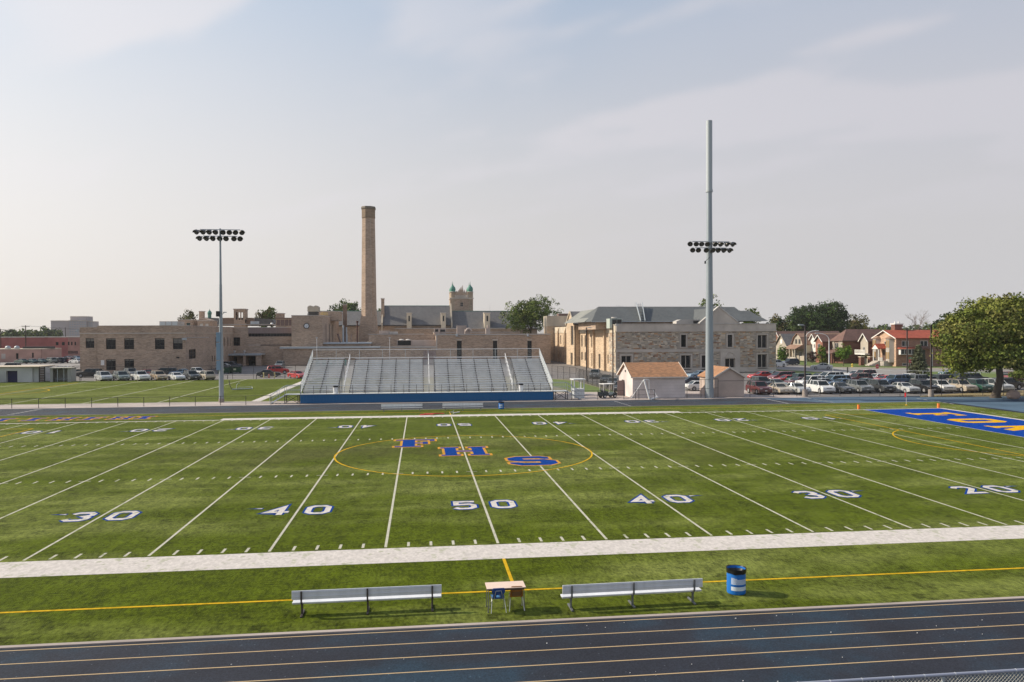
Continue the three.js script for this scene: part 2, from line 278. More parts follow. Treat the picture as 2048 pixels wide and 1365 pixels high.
const YD = 0.9144, FW = 48.768, L1 = 0.005, L2 = 0.009, L3 = 0.013;
const texPaint = tex(512, 5.3, (u, v, i, j) => { const a = fbm(u * 60, v * 40, 3, 3, 60, 40), w = smooth(0.60, 0.78, fbm(u * 18, v * 14, 9, 4, 18, 14)) * 0.4, t = 0.80 + 0.34 * (a - 0.5) + 0.14 * (hash(i, j, 5) - 0.5); return [t * (1 - w * 0.75), t * (1 - w * 0.62), t * (1 - w * 0.95)]; });
const paint = (r, g, b) => new THREE.MeshPhysicalMaterial({ color: lin(r, g, b), roughness: 0.95, specularIntensity: 0.1, map: texPaint, bumpMap: texTurfBump, bumpScale: 0.01 });
const pWhite = paint(0.70, 0.65, 0.61), pWhiteLine = paint(0.60, 0.58, 0.47), pYellow = paint(0.72, 0.44, 0.022), pOrange = paint(0.66, 0.33, 0.055), pBlue = paint(0.004, 0.055, 0.30), pRoyal = paint(0.003, 0.058, 0.36), pGold = paint(0.86, 0.47, 0.012);
sheet('sideline_band', rect(-78, 0, 60, 2.0), L1, pWhite, turf);
sheet('sideline_band', rect(-23.3, -50.45, 24.9, -FW), L1, pWhite, turf);
sheet('sideline', rect(-78, -FW - 0.32, -23.3, -FW), L1, pWhite, turf);
sheet('sideline', rect(24.9, -FW - 0.30, 55.4, -FW), L1, pWhite, turf);
for (let k = -50; k <= 45; k += 5) sheet('yard_line', rect(k * YD - 0.055, -FW + 0.02, k * YD + 0.055, -0.16), L1, pWhiteLine, turf);
{
  const rows = [[-0.82, -0.20, 'sideline_tick_marks'], [-FW + 0.12, -FW + 0.7, 'sideline_tick_marks'], [-17.0, -16.35, 'hash_marks'], [-32.75, -32.1, 'hash_marks']];
  for (const [za, zb, nm] of rows) {
    const b = new B();
    for (let k = -60; k <= 49; k++) {
      const x = k * YD;
      if (k % 5) b.quad([x - 0.055, L1, zb], [x + 0.055, L1, zb], [x + 0.055, L1, za], [x - 0.055, L1, za]);
      else if (nm === 'hash_marks') for (const s of [-1, 1]) b.quad([x + s * 0.2 - 0.14, L1, (za + zb) / 2 + 0.04], [x + s * 0.2 + 0.14, L1, (za + zb) / 2 + 0.04], [x + s * 0.2 + 0.14, L1, (za + zb) / 2 - 0.04], [x + s * 0.2 - 0.14, L1, (za + zb) / 2 - 0.04]);
    }
    stuff(b.build(nm, pWhiteLine, turf));
  }
  const d = new B(); // dashed restraining line round the end zone
  for (let x = 26; x < 56; x += 1.5) d.quad([x, L1, -50.35], [x + 0.6, L1, -50.35], [x + 0.6, L1, -50.47], [x, L1, -50.47]);
  for (let z = -49.5; z < 0; z += 1.5) d.quad([56.9, L1, z + 0.6], [57.02, L1, z + 0.6], [57.02, L1, z], [56.9, L1, z]);
  stuff(d.build('dashed_restraining_line', pWhiteLine, turf));
}
// soccer lines in yellow
for (const z of [5.65, -53.62]) sheet('soccer_touchline', rect(-54, z - 0.06, 54, z + 0.06), L1, pYellow, turf);
sheet('soccer_halfway_line', rect(-0.06, 2.0, 0.06, 5.59), L1, pYellow, turf); sheet('soccer_halfway_line', rect(-0.06, -53.56, 0.06, -50.45), L1, pYellow, turf);
function arc(cx, cz, r, a0, a1, w, y, m, name, parent, n = 64) {
  const b = new B(); for (let k = 0; k < n; k++) { const s = lerp(a0, a1, k / n), t = lerp(a0, a1, (k + 1) / n), q = (f, d) => [cx + Math.cos(f) * d, y, cz + Math.sin(f) * d]; b.quad(q(s, r - w / 2), q(s, r + w / 2), q(t, r + w / 2), q(t, r - w / 2)); }
  const g = b.build(name, m, parent); return g;
}
const flipDouble = m => { m.side = THREE.DoubleSide; return m; };
flipDouble(pYellow); flipDouble(pWhiteLine); flipDouble(pWhite);
arc(0, -24.4, 9.2, 0, 2 * Math.PI, 0.12, L2, pYellow, 'centre_circle', turf, 128);
for (const s of [1, -1]) {
  sheet('penalty_line', rect(s * 38.7 - 0.06, -44.3, s * 38.7 + 0.06, -4.4), L2, pYellow, turf);
  sheet('penalty_line', rect(s * 38.76, -44.3, s * 45.6, -44.18), L2, pYellow, turf);
  const h = Math.acos(5.5 / 9.15); arc(s * 44.2, -24.4, 9.15, (s > 0 ? Math.PI : 0) - h, (s > 0 ? Math.PI : 0) + h, 0.12, L2, pYellow, 'penalty_arc', turf);
}
// end zone
sheet('end_zone_field', rect(45.78, -FW + 0.02, 54.86, -0.02), L1, pRoyal, turf);
sheet('goal_line', rect(45.66, -FW + 0.02, 45.78, -0.02), L1, pWhiteLine, turf);
sheet('end_line', rect(54.86, -FW - 0.30, 55.4, 0), L2, pWhite, turf);

// lettering: outlines as polygons; offset() grows an outline with mitred corners
function offset(pts, d) {
  const a = THREE.ShapeUtils.area(pts.map(q => new THREE.Vector2(...q))) > 0 ? 1 : -1, n = pts.length, out = [];
  for (let i = 0; i < n; i++) {
    const p = pts[(i + n - 1) % n], q = pts[i], r = pts[(i + 1) % n];
    const e1 = [q[0] - p[0], q[1] - p[1]], e2 = [r[0] - q[0], r[1] - q[1]], l1 = Math.hypot(...e1), l2 = Math.hypot(...e2);
    const n1 = [e1[1] / l1 * a, -e1[0] / l1 * a], n2 = [e2[1] / l2 * a, -e2[0] / l2 * a], k = 1 + n1[0] * n2[0] + n1[1] * n2[1];
    out.push([q[0] + (n1[0] + n2[0]) * d / k, q[1] + (n1[1] + n2[1]) * d / k]);
  }
  return out;
}
// a closed ring or an open stroke of half width h along a centre line
function stroke(c, h, closed) {
  if (closed) return { ring: [offset(c, h), offset(c, -h)] };
  const n = c.length, l = [], r = [];
  for (let i = 0; i < n; i++) {
    const p = c[Math.max(0, i - 1)], q = c[i], s = c[Math.min(n - 1, i + 1)];
    let e1 = i ? [q[0] - p[0], q[1] - p[1]] : [s[0] - q[0], s[1] - q[1]], e2 = i < n - 1 ? [s[0] - q[0], s[1] - q[1]] : e1; const l1 = Math.hypot(...e1), l2 = Math.hypot(...e2);
    const n1 = [e1[1] / l1, -e1[0] / l1], n2 = [e2[1] / l2, -e2[0] / l2], k = 1 + n1[0] * n2[0] + n1[1] * n2[1], o = [(n1[0] + n2[0]) * h / k, (n1[1] + n2[1]) * h / k];
    const ext = i === 0 ? -1 : i === n - 1 ? 1 : 0, t = ext ? [e2[0] / l2 * ext * h * 0.0, e2[1] / l2 * ext * h * 0.0] : [0, 0];
    l.push([q[0] + o[0] + t[0], q[1] + o[1] + t[1]]); r.push([q[0] - o[0] + t[0], q[1] - o[1] + t[1]]);
  }
  return { poly: l.concat(r.reverse()) };
}
function draw(b, s, map) {
  if (s.poly) { const up = THREE.ShapeUtils.area(s.poly.map(q => new THREE.Vector2(...q))) > 0; b.poly(up ? s.poly : s.poly.slice().reverse(), map); }
  else { const [o, i] = s.ring; for (let k = 0; k < o.length; k++) { const m = (k + 1) % o.length; b.quad(map(...o[k]), map(...o[m]), map(...i[m]), map(...i[k])); } }
}
// digits, 1.0 wide and 1.6 tall in centre-line units
const oct = (x0, y0, x1, y1, c) => [[x0 + c, y0], [x1 - c, y0], [x1, y0 + c], [x1, y1 - c], [x1 - c, y1], [x0 + c, y1], [x0, y1 - c], [x0, y0 + c]];
const DIG = {
  0: [[oct(0, 0, 1, 1.5, 0.24), true]],
  1: [[[[0.5, -0.14], [0.5, 1.5], [0.2, 1.3]], false]],
  2: [[[[0.0, 1.2], [0.24, 1.5], [0.78, 1.5], [1, 1.25], [1, 1.0], [0.08, 0.0], [1.14, 0.0]], false]],
  3: [[[[0.0, 1.26], [0.22, 1.5], [0.78, 1.5], [1, 1.28], [1, 0.98], [0.72, 0.78], [1, 0.56], [1, 0.22], [0.78, 0], [0.22, 0], [0.0, 0.24]], false]],
  4: [[[[0.72, -0.14], [0.72, 1.46], [0.02, 0.44], [0.55, 0.44]], false], [[[0.89, 0.44], [1.14, 0.44]], false]],
  5: [[[[1.08, 1.5], [0.06, 1.5], [0.06, 0.88], [0.76, 0.92], [1, 0.70], [1, 0.22], [0.78, 0], [0.22, 0], [-0.04, 0.2]], false]],
};
function number(text, x0, zc, far) {
  const s = far ? -1 : 1, o = new THREE.Group(); o.name = 'yard_number'; turf.add(o);
  const map = (cx, y) => (a, b) => [x0 + s * (cx + (a - 0.5) * 0.92), y, zc - s * ((b - 0.75) * 1.0)];
  const bl = new B(), wh = new B();
  [...text].forEach((ch, i) => {
    const cx = i ? 0.98 : -0.98;
    for (const [pts, cl] of DIG[ch]) { draw(bl, stroke(pts, 0.265, cl), map(cx, L1)); draw(wh, stroke(pts, 0.155, cl), map(cx, L2)); }
  });
  if (text !== '50') { // small arrow towards the nearer goal
    const dir = Math.sign(x0) * s, ax = dir * 1.75, tri = [[ax, 0.42], [ax + dir * 0.85, 0.62], [ax, 0.72]];
    const mp = y => (a, b) => [x0 + s * a, y, zc - s * b], d2 = t => (THREE.ShapeUtils.area(t.map(q => new THREE.Vector2(...q))) > 0 ? t : t.slice().reverse());
    bl.poly(d2(tri), mp(L1)); wh.poly(d2([[ax + dir * 0.06, 0.49], [ax + dir * 0.42, 0.60], [ax + dir * 0.06, 0.66]]), mp(L2));
  }
  bl.build('blue_outline', pBlue, o); wh.build('white_numeral', pWhite, o);
}
for (const k of [-40, -30, -20, -10, 0, 10, 20, 30, 40]) { const t = String(50 - Math.abs(k)); number(t, k * YD, -7.35, false); number(t, k * YD, -41.5, true); }

function slab(name, pieces, map, mOut, mIn, d) { // slab letter: fill polygon over a wider outline
  const o = new THREE.Group(); o.name = name; turf.add(o); const a = new B(), b = new B();
  for (const p of pieces) { const q = THREE.ShapeUtils.area(p.map(w => new THREE.Vector2(...w))) > 0 ? p : p.slice().reverse(); if (mOut) a.poly(offset(q, d), (x, y) => map(x, y, L2)); b.poly(q, (x, y) => map(x, y, L3)); }
  if (mOut) a.build('outline', mOut, o); b.build('fill', mIn, o); return o;
}
const LF = [[[0.35, 0.3], [2.35, 0.3], [2.35, 0.78], [1.88, 0.78], [1.88, 1.98], [2.5, 1.98], [2.5, 1.65], [2.9, 1.65], [2.9, 2.8], [2.5, 2.8], [2.5, 2.46], [1.88, 2.46], [1.88, 3.62], [3.05, 3.62], [3.05, 3.2], [3.45, 3.2], [3.45, 4.15], [0.35, 4.15], [0.35, 3.67], [0.92, 3.67], [0.92, 0.78], [0.35, 0.78]]];
const LH = [[[0.3, 0.3], [1.66, 0.3], [1.66, 0.76], [1.42, 0.76], [1.42, 1.92], [2.58, 1.92], [2.58, 0.76], [2.34, 0.76], [2.34, 0.3], [3.7, 0.3], [3.7, 0.76], [3.42, 0.76], [3.42, 3.6], [3.7, 3.6], [3.7, 4.1], [2.34, 4.1], [2.34, 3.6], [2.58, 3.6], [2.58, 2.45], [1.42, 2.45], [1.42, 3.6], [1.66, 3.6], [1.66, 4.1], [0.3, 4.1], [0.3, 3.6], [0.58, 3.6], [0.58, 0.76], [0.3, 0.76]]];
const LS = [[[0.3, 0.95], [0.95, 0.25], [2.8, 0.25], [3.4, 0.85], [3.4, 1.85], [2.75, 2.35], [1.35, 2.5], [1.3, 2.85], [2.35, 2.85], [2.75, 2.55], [3.1, 2.55], [3.1, 3.25], [2.6, 3.65], [0.95, 3.65], [0.3, 3.1], [0.3, 2.15], [0.95, 1.75], [2.3, 1.6], [2.35, 1.15], [1.25, 1.15], [0.85, 1.45], [0.3, 1.45]]];
slab('painted_letter_f', LF, (a, b, y) => [-5.5 + a, y, -27.4 - b * 1.05], pOrange, pBlue, 0.19);
slab('painted_letter_h', LH, (a, b, y) => [-2.0 + a * 1.01, y, -22.75 - b * 1.06], pOrange, pBlue, 0.19);
slab('painted_letter_s', LS, (a, b, y) => [2.45 + a * 1.02, y, -18.1 - b * 1.06], pOrange, pBlue, 0.19);
// gold letters of the end zone: they read from the field, upright towards +x
const ez = z0 => (a, b, y) => [47.6 + b * 1.25, y, z0 + a * 1.05];
slab('end_zone_letter', LF, ez(-45.2), null, pGold, 0);
slab('end_zone_letter', [[[0.4, 0.9], [1.0, 0.3], [3.0, 0.3], [3.6, 0.9], [3.6, 3.5], [3.0, 4.1], [2.0, 4.1], [2.0, 3.3], [2.6, 3.3], [2.6, 1.1], [1.4, 1.1], [1.4, 3.3], [2.0, 3.3], [2.0, 4.1], [1.0, 4.1], [0.4, 3.5]]], ez(-39.3), null, pGold, 0);
slab('end_zone_letter', [[[0.35, 0.3], [1.9, 0.3], [1.9, 0.7], [1.6, 0.7], [1.6, 1.7], [2.0, 1.7], [2.7, 0.3], [3.8, 0.3], [3.1, 1.9], [3.55, 2.3], [3.55, 3.7], [3.1, 4.1], [0.35, 4.1], [0.35, 3.7], [0.7, 3.7], [0.7, 0.7], [0.35, 0.7]]], ez(-33.7), null, pGold, 0);
// faded lettering beyond the far sideline
const fl = x0 => (a, b, y) => [x0 + a * 0.62, y, -51.0 - b * 0.70], LI = [[[0.5, 0.3], [2.9, 0.3], [2.9, 1.0], [2.3, 1.0], [2.3, 3.4], [2.9, 3.4], [2.9, 4.1], [0.5, 4.1], [0.5, 3.4], [1.1, 3.4], [1.1, 1.0], [0.5, 1.0]]];
for (const [x, l] of [[-46.6, LI], [-43.6, LI], [-40.9, LH], [-38.0, LF], [-35.2, LH], [-32.8, LI]]) slab('painted_sideline_letter', l, fl(x), pOrange, pBlue, 0.3);

// practice field lines
for (const x of [-36.4, -45.5, -54.6, -63.8, -72.9, -82.1, -91.2]) sheet('yard_line', rect(x - 0.09, -121.2, x + 0.09, -71.0), L1, pWhiteLine, practice);
sheet('sideline', rect(-140, -70.95, -24.7, -70.7), L1, pWhite, practice); sheet('sideline', rect(-140, -121.5, -18, -121.15), L1, pWhite, practice); sheet('sideline_band', rect(-24.9, -121.1, -23.7, -70.7), L1, pWhite, practice);
{ const c = gr(60, 784); arc(c[0] - 6, c[1], 8, -1.0, 1.0, 0.2, L2, pYellow, 'penalty_arc', practice); sheet('penalty_line', rect(c[0] - 2.6, -116, c[0] - 2.4, -76), L2, pYellow, practice); }
// ------------------------------------------------------------------ things on the near touchline
const rbox = (b, x0, y0, z0, x1, y1, z1, r = 0.01) => b.add(new RoundedBoxGeometry(Math.abs(x1 - x0), Math.abs(y1 - y0), Math.abs(z1 - z0), 2, r), M4((x0 + x1) / 2, (y0 + y1) / 2, (z0 + z1) / 2));
const mBenchPost = mat(0.075, 0.06, 0.058, 0.5, { metalness: 0.3 }), mBenchPostGrey = mat(0.16, 0.165, 0.17, 0.5, { metalness: 0.4 }), mBenchAlu = mat(0.80, 0.82, 0.86, 0.38, { metalness: 0.1, map: texStreak });
function bench(label, x, z, turn, postMat, legs = 3, mA = mBenchAlu) {   // local: faces -z, backrest on the +z side
  const o = thing('team_bench', label, 'bench', [x, 0, z], turn), hl = 2.28;
  let b = new B(); rbox(b, -hl, 0.375, -0.24, hl, 0.415, 0.03, 0.012); for (const s of [-0.2, -0.01]) b.box(-hl + 0.01, 0.352, s - 0.012, hl - 0.01, 0.376, s + 0.012); b.build('seat', mA, o);
  b = new B(); rbox(b, -hl, 0.52, 0.075, hl, 0.80, 0.108, 0.01); for (const y of [0.62, 0.75]) b.box(-hl + 0.01, y - 0.008, 0.107, hl - 0.01, y + 0.008, 0.118); b.build('backrest', mA, o);
  for (let k = 0; k < legs; k++) {
    const lx = lerp(-1.99, 1.99, k / (legs - 1)); b = new B();
    rbox(b, lx - 0.032, 0.001, -0.42, lx + 0.032, 0.05, 0.22, 0.008);
    b.bar([lx, 0.04, -0.02], [lx, 0.36, -0.02], 0.055, 0.055); b.bar([lx, 0.325, -0.23], [lx, 0.325, 0.05], 0.05, 0.05); b.bar([lx, 0.33, -0.02], [lx, 0.46, 0.134], 0.05, 0.05); b.bar([lx, 0.44, 0.142], [lx, 0.79, 0.142], 0.05, 0.045);
    b.build('leg', postMat, o);
  }
  return o;
}
bench('aluminium team bench on dark brown legs beside the desk and blue chair', -4.79, 7.09, 0.004, mBenchPost);
bench('aluminium team bench on grey legs between the brown chair and blue barrel', 3.5, 7.60, 0.02, mBenchPostGrey);
bench('pale aluminium bench before the blue bleacher skirt, farther from the small barrel', -5.25, -55.1, Math.PI, mBenchPostGrey);
bench('pale aluminium bench before the blue bleacher skirt, next to the small barrel', 1.55, -55.0, Math.PI, mBenchPostGrey);

{ // desk and two school chairs
  const o = thing('folding_desk', 'long narrow desk with pale pinkish top on the turf by the halfway line', 'desk', [-0.52, 0, 7.31], 0.02), mTop = mat(0.78, 0.60, 0.49, 0.6, { map: texSpeck }), mEdge = mat(0.16, 0.085, 0.05, 0.6);
  let b = new B(); rbox(b, -0.61, 0.735, -0.31, 0.61, 0.752, 0.31, 0.006); b.build('tabletop', mTop, o);
  b = new B(); b.box(-0.612, 0.715, -0.312, 0.612, 0.734, 0.312); b.build('edge_band', mEdge, o);
  for (const sx of [-1, 1]) for (const sz of [-1, 1]) { b = new B(); b.tube([sx * 0.55, 0.715, sz * 0.25], [sx * 0.57, 0.0, sz * 0.27], 0.016, 0.013); b.tube([sx * 0.57, 0.03, sz * 0.27], [sx * 0.57, 0, sz * 0.27], 0.022, 0.024); b.build('leg', mBenchPostGrey, o); }
  b = new B(); for (const sz of [-1, 1]) b.bar([-0.55, 0.69, sz * 0.26], [0.55, 0.69, sz * 0.26], 0.02, 0.05); b.build('apron_rail', mBenchPost, o);
}
const mChrome = mat(0.62, 0.62, 0.63, 0.28, { metalness: 0.85 });
function schoolChair(label, x, z, turn, mSeat, mBack, loop) { // local: faces -z, back towards +z
  const o = thing('school_chair', label, 'chair', [x, 0, z], turn);
  let g = new THREE.PlaneGeometry(0.41, 0.40, 12, 12), p = g.attributes.position; // moulded seat
  for (let i = 0; i < p.count; i++) { const a = p.getX(i) / 0.205, c = -p.getY(i) / 0.2; const rx = 1 - 0.06 * Math.max(0, c) * c; p.setXYZ(i, a * 0.205 * rx, 0.435 + 0.022 * a * a - 0.03 * Math.max(0, -c - 0.4) * 1.2 + 0.014 * Math.max(0, c), c * 0.2 - 0.02); }
  g.rotateY(0); g.computeVertexNormals(); mSeat.side = THREE.DoubleSide; mBack.side = THREE.DoubleSide; put('seat', g, mSeat, o);
  const sh = new THREE.Shape(), w = 0.20; // backrest with rounded top and a hand hole
  sh.moveTo(-0.17, 0.0); sh.lineTo(-0.155, 0.14); sh.bezierCurveTo(-0.21, 0.18, -0.22, 0.30, -0.17, 0.34); sh.lineTo(0.17, 0.34); sh.bezierCurveTo(0.22, 0.30, 0.21, 0.18, 0.155, 0.14); sh.lineTo(0.17, 0.0); sh.lineTo(-0.17, 0);
  if (loop) { const h = new THREE.Path(); h.moveTo(-0.075, 0.035); h.lineTo(0.075, 0.035); h.lineTo(0.065, 0.125); h.lineTo(-0.065, 0.125); h.lineTo(-0.075, 0.035); sh.holes.push(h); }
  else { sh.curves.length = 0; sh.moveTo(-0.205, 0); sh.lineTo(-0.185, 0.30); sh.quadraticCurveTo(-0.18, 0.34, -0.14, 0.345); sh.lineTo(0.14, 0.345); sh.quadraticCurveTo(0.18, 0.34, 0.185, 0.30); sh.lineTo(0.205, 0); }
  g = new THREE.ExtrudeGeometry(sh, { depth: 0.012, bevelEnabled: true, bevelSize: 0.006, bevelThickness: 0.006, bevelSegments: 2, curveSegments: 8 }); g.rotateX(0.16); g.translate(0, 0.43, 0.17); put('backrest', g, mBack, o);
  let b; for (const s of [-1, 1]) { b = new B(); b.path([[s * 0.17, 0.42, -0.15], [s * 0.19, 0.40, 0.10], [s * 0.20, 0.33, 0.16], [s * 0.235, 0.01, 0.27]], 0.0115, 8); b.build('rear_leg', mChrome, o); }
  for (const s of [-1, 1]) { const q = new B(); q.path([[s * 0.17, 0.415, -0.12], [s * 0.20, 0.36, -0.16], [s * 0.225, 0.01, -0.22]], 0.0115, 8); q.tube([s * 0.225, 0.025, -0.219], [s * 0.2255, 0, -0.22], 0.016, 0.018); q.build('front_leg', mChrome, o); }
  b = new B();
  if (loop) b.path([[-0.13, 0.40, 0.17], [-0.11, 0.55, 0.225], [-0.085, 0.69, 0.25], [0.085, 0.69, 0.25], [0.11, 0.55, 0.225], [0.13, 0.40, 0.17]], 0.010, 8);
  else { rbox(b, -0.135, 0.47, 0.195, 0.135, 0.60, 0.222, 0.006); b.path([[-0.155, 0.40, 0.15], [-0.15, 0.62, 0.235]], 0.011, 6); b.path([[0.155, 0.40, 0.15], [0.15, 0.62, 0.235]], 0.011, 6); }
  b.build('back_support', loop ? mChrome : mat(0.13, 0.06, 0.012, 0.6), o);
}
schoolChair('blue plastic school chair with an open loop back, tucked under the pale desk', -0.775, 7.43, 0.03, mat(0.012, 0.16, 0.42, 0.4), mat(0.008, 0.05, 0.22, 0.4), true);
schoolChair('brown plastic school chair with a closed back, tucked under the pale desk', -0.19, 7.33, 0.0, mat(0.22, 0.085, 0.012, 0.45), mat(0.26, 0.10, 0.012, 0.45), false);

const mBarrel = mat(0.012, 0.15, 0.52, 0.42), mBarrelDark = mat(0.008, 0.09, 0.36, 0.45), mBag = new THREE.MeshPhysicalMaterial({ color: lin(0.008, 0.008, 0.009), roughness: 0.3, side: THREE.DoubleSide });
function barrel(label, x, z, near) {
  const o = thing('trash_barrel', label, 'barrel', [x, 0, z], 0);
  let b = new B(); b.lathe([[0, 0.002], [0.285, 0.002], [0.305, 0.03], [0.305, 0.27], [0.313, 0.285], [0.305, 0.30], [0.305, 0.56], [0.313, 0.575], [0.305, 0.59], [0.305, 0.80], [0.30, 0.815], [0.285, 0.815], [0.285, 0.06], [0, 0.06]], [0, 0, 0], 36); b.build('drum', mBarrel, o);
  const g = new THREE.CylinderGeometry(0.314, 0.313, 0.12, 40, 4, true), p = g.attributes.position; // bin liner folded over the rim
  for (let i = 0; i < p.count; i++) { const f = Math.atan2(p.getZ(i), p.getX(i)), lo = p.getY(i) < -0.05; const w = fbm(f * 3 + 10, p.getY(i) * 9, 4, 3); const r = 0.314 + 0.022 * w; p.setXYZ(i, Math.cos(f) * r, 0.775 + p.getY(i) + (lo ? -0.05 * w : 0) + 0.015 * Math.sin(f * 2 + 1), Math.sin(f) * r); }
  g.computeVertexNormals(); put('liner_skirt', g, mBag, o);
  const g2 = new THREE.CylinderGeometry(0.30, 0.24, 0.34, 40, 5, true), p2 = g2.attributes.position;
  for (let i = 0; i < p2.count; i++) { const f = Math.atan2(p2.getZ(i), p2.getX(i)), h = p2.getY(i) / 0.34 + 0.5, w = fbm(f * 4 + 20, h * 4, 14, 3); const r = lerp(0.2, 0.325, h) - 0.05 * w * (1 - h); p2.setXYZ(i, Math.cos(f) * r, 0.50 + h * 0.345 + 0.015 * Math.sin(f * 2 + 1), Math.sin(f) * r); }
  g2.computeVertexNormals(); put('liner', g2, mBag, o);
  // printed bands: white stripes over a white ruled panel
  const band = (y0, y1, a0, a1, m, nm, r = 0.3075) => { const c = new B(), n = 14; for (let k = 0; k < n; k++) { const s = lerp(a0, a1, k / n), t = lerp(a0, a1, (k + 1) / n), q = (f, y) => [[Math.sin(f) * r, y, Math.cos(f) * r], [Math.sin(f), 0, Math.cos(f)]]; c.v(...q(s, y0)); c.v(...q(t, y0)); c.v(...q(t, y1)); c.v(...q(s, y0)); c.v(...q(t, y1)); c.v(...q(s, y1)); } return c.build(nm, m, o); };
  const mPrint = mat(0.68, 0.74, 0.82, 0.5);
  if (near) { for (let k = 0; k < 8; k++) band(0.355 + k * 0.029, 0.372 + k * 0.029, -0.95 - (k < 4 ? 0 : 0), k > 5 ? -0.3 + (k - 6) * -0.3 : 0.9, mPrint, 'printed_stripe'); for (let k = 0; k < 4; k++) band(0.15 + k * 0.032, 0.179 + k * 0.032, -0.95, 0.95, mPrint, 'printed_stripe'); band(0.295, 0.315, -1.0, 1.0, mBarrelDark, 'printed_stripe', 0.3115); }
  else { band(0.18, 0.27, -0.9, 0.4, mPrint, 'printed_panel'); band(0.38, 0.52, -0.9, 0.3, mPrint, 'printed_panel'); }
  return o;
}
barrel('blue trash barrel with white printed stripes and a black liner, on the near turf', 7.25, 6.83, true);
barrel('small blue trash barrel across the field beside the pale bench', 6.0, -56.0, false);

{ // chain-link fence at the foot of the near stand
  const o = thing('chain_link_fence', 'galvanised chain-link fence with grey top rail beside the near running track', 'fence', [0, 0, 15.82], 0);
  let b = new B(); b.tube([1.5, 1.2, 0], [16, 1.2, 0], 0.036, 0.036, 12); b.build('top_rail', mat(0.36, 0.38, 0.46, 0.45, { metalness: 0.4 }), o);
  for (let x = 2.3; x < 16; x += 2.9) { b = new B(); b.tube([x, 0, 0.0], [x, 1.155, 0.0], 0.034, 0.034, 10); b.tube([x, 1.14, 0], [x, 1.165, 0], 0.045, 0.045, 10); b.build('post', mGalv, o); }
  for (let x = 1.9; x < 16; x += 0.72) { b = new B(); b.tube([x - 0.008, 1.2, 0], [x + 0.008, 1.2, 0], 0.0415, 0.0415, 10, true); b.build('tie_wire', mAlu, o); }
  b = new B(); const d = 0.09, h = 1.15; // woven wires
  for (let x = 1.5 - h; x < 16; x += d) for (const s of [-1, 1]) { const x0 = s > 0 ? x : x + h; const a = [x0, 0.03, 0.003 * s], c = [x0 + s * h, 0.03 + h, 0.003 * s]; if (Math.min(a[0], c[0]) < 1.5 || Math.max(a[0], c[0]) > 16) continue; b.tube(a, c, 0.0036, 0.0036, 4, false); }
  stuff(b.build('wire_mesh', mat(0.72, 0.70, 0.60, 0.5), o));
}
{ // bits of litter on the track
  reseed(91); const b = new B(); for (let k = 0; k < 34; k++) { const x = rr(-9, 14), z = rr(8.9, 13.2), s = rr(0.006, 0.02), a = rnd() * 6; b.hex([[x - s, -0.004, z - s * 0.6], [x + s, -0.004, z - s * 0.7], [x + s * 0.9, -0.003, z + s * 0.7], [x - s * 0.8, -0.004, z + s * 0.6], [x - s * 0.7, s * 0.5, z - s * 0.4], [x + s * 0.8, s * 0.8, z - s * 0.5], [x + s * 0.6, s * 0.4, z + s * 0.5], [x - s * 0.6, s * 0.7, z + s * 0.4]]); }
  const o = b.build('paper_litter', mWhite); stuff(tag(o, 'small scraps of pale paper scattered over the near running track', 'litter'));
}
// pylons, corner flag, sticks on the far touchline
const mPylon = mat(0.85, 0.20, 0.03, 0.6);
for (const [x, z, l] of [[45.5, -FW - 0.55, 'orange pylon at the front corner of the blue end zone'], [55.1, -FW - 0.5, 'orange pylon at the back corner of the blue end zone']]) {
  const o = thing('pylon', l, 'pylon', [x, 0, z], 0); let b = new B(); rbox(b, -0.11, 0.03, -0.11, 0.11, 0.50, 0.11, 0.02); b.build('post', mPylon, o); b = new B(); rbox(b, -0.13, 0.002, -0.13, 0.13, 0.03, 0.13, 0.01); b.build('foot', mat(0.5, 0.3, 0.1, 0.7), o);
}
{
  const c = gr(1812.5, 811), o = thing('corner_flag', 'red corner flag on a thin white pole behind the blue end zone', 'flag', [c[0], 0, c[1]], 0);
  let b = new B(); b.tube([0, 0, 0], [0, 1.55, 0], 0.018, 0.014, 8); b.build('pole', mWhite, o); b = new B(); b.lathe([[0, 0.10], [0.05, 0.09], [0.16, 0.015], [0.16, 0], [0, 0]], [0, 0, 0], 14); b.build('base', pGold, o);
  const g = new THREE.PlaneGeometry(0.34, 0.5, 8, 8), p = g.attributes.position; for (let i = 0; i < p.count; i++) { const a = p.getX(i) + 0.17; p.setXYZ(i, -0.012 - a * 0.55, 1.30 + p.getY(i) - a * 0.35, 0.06 * Math.sin(a * 14)); } g.computeVertexNormals(); put('cloth', g, mat(0.62, 0.015, 0.03, 0.8, { side: THREE.DoubleSide }), o);
}
{
  const c = gr(858, 831), o = thing('yard_chain_set', 'red down-marker sticks lying crossed on the far white sideline', 'marker sticks', [c[0], 0.01, c[1]], 0), m = mat(0.62, 0.07, 0.05, 0.6);
  for (const [a, q] of [[[-0.95, 0.05, 0.1], [0.9, 0.05, -1.0]], [[-0.5, 0.09, -0.7], [1.5, 0.09, -0.75]], [[-0.9, 0.06, -0.35], [0.4, 0.12, 0.1]]]) { const b = new B(); b.tube(a, q, 0.045, 0.045, 8); const e = q; b.lathe([[0, 0.02], [0.16, 0.02], [0.16, -0.02], [0, -0.02]], e, 12); b.build('stick', m, o); }
  const d = gr(912, 827), o2 = thing('sideline_marker', 'small white marker with dark tip lying behind the far sideline', 'marker', [d[0], 0, d[1]], 0.3); let b = new B(); b.bar([-0.4, 0.06, 0.2], [0.5, 0.10, -0.3], 0.09, 0.09); b.build('shaft', mWhite, o2); b = new B(); b.bar([-0.62, 0.06, -0.3], [-0.2, 0.22, -0.1], 0.14, 0.10); b.build('tip', mGalv, o2);
}

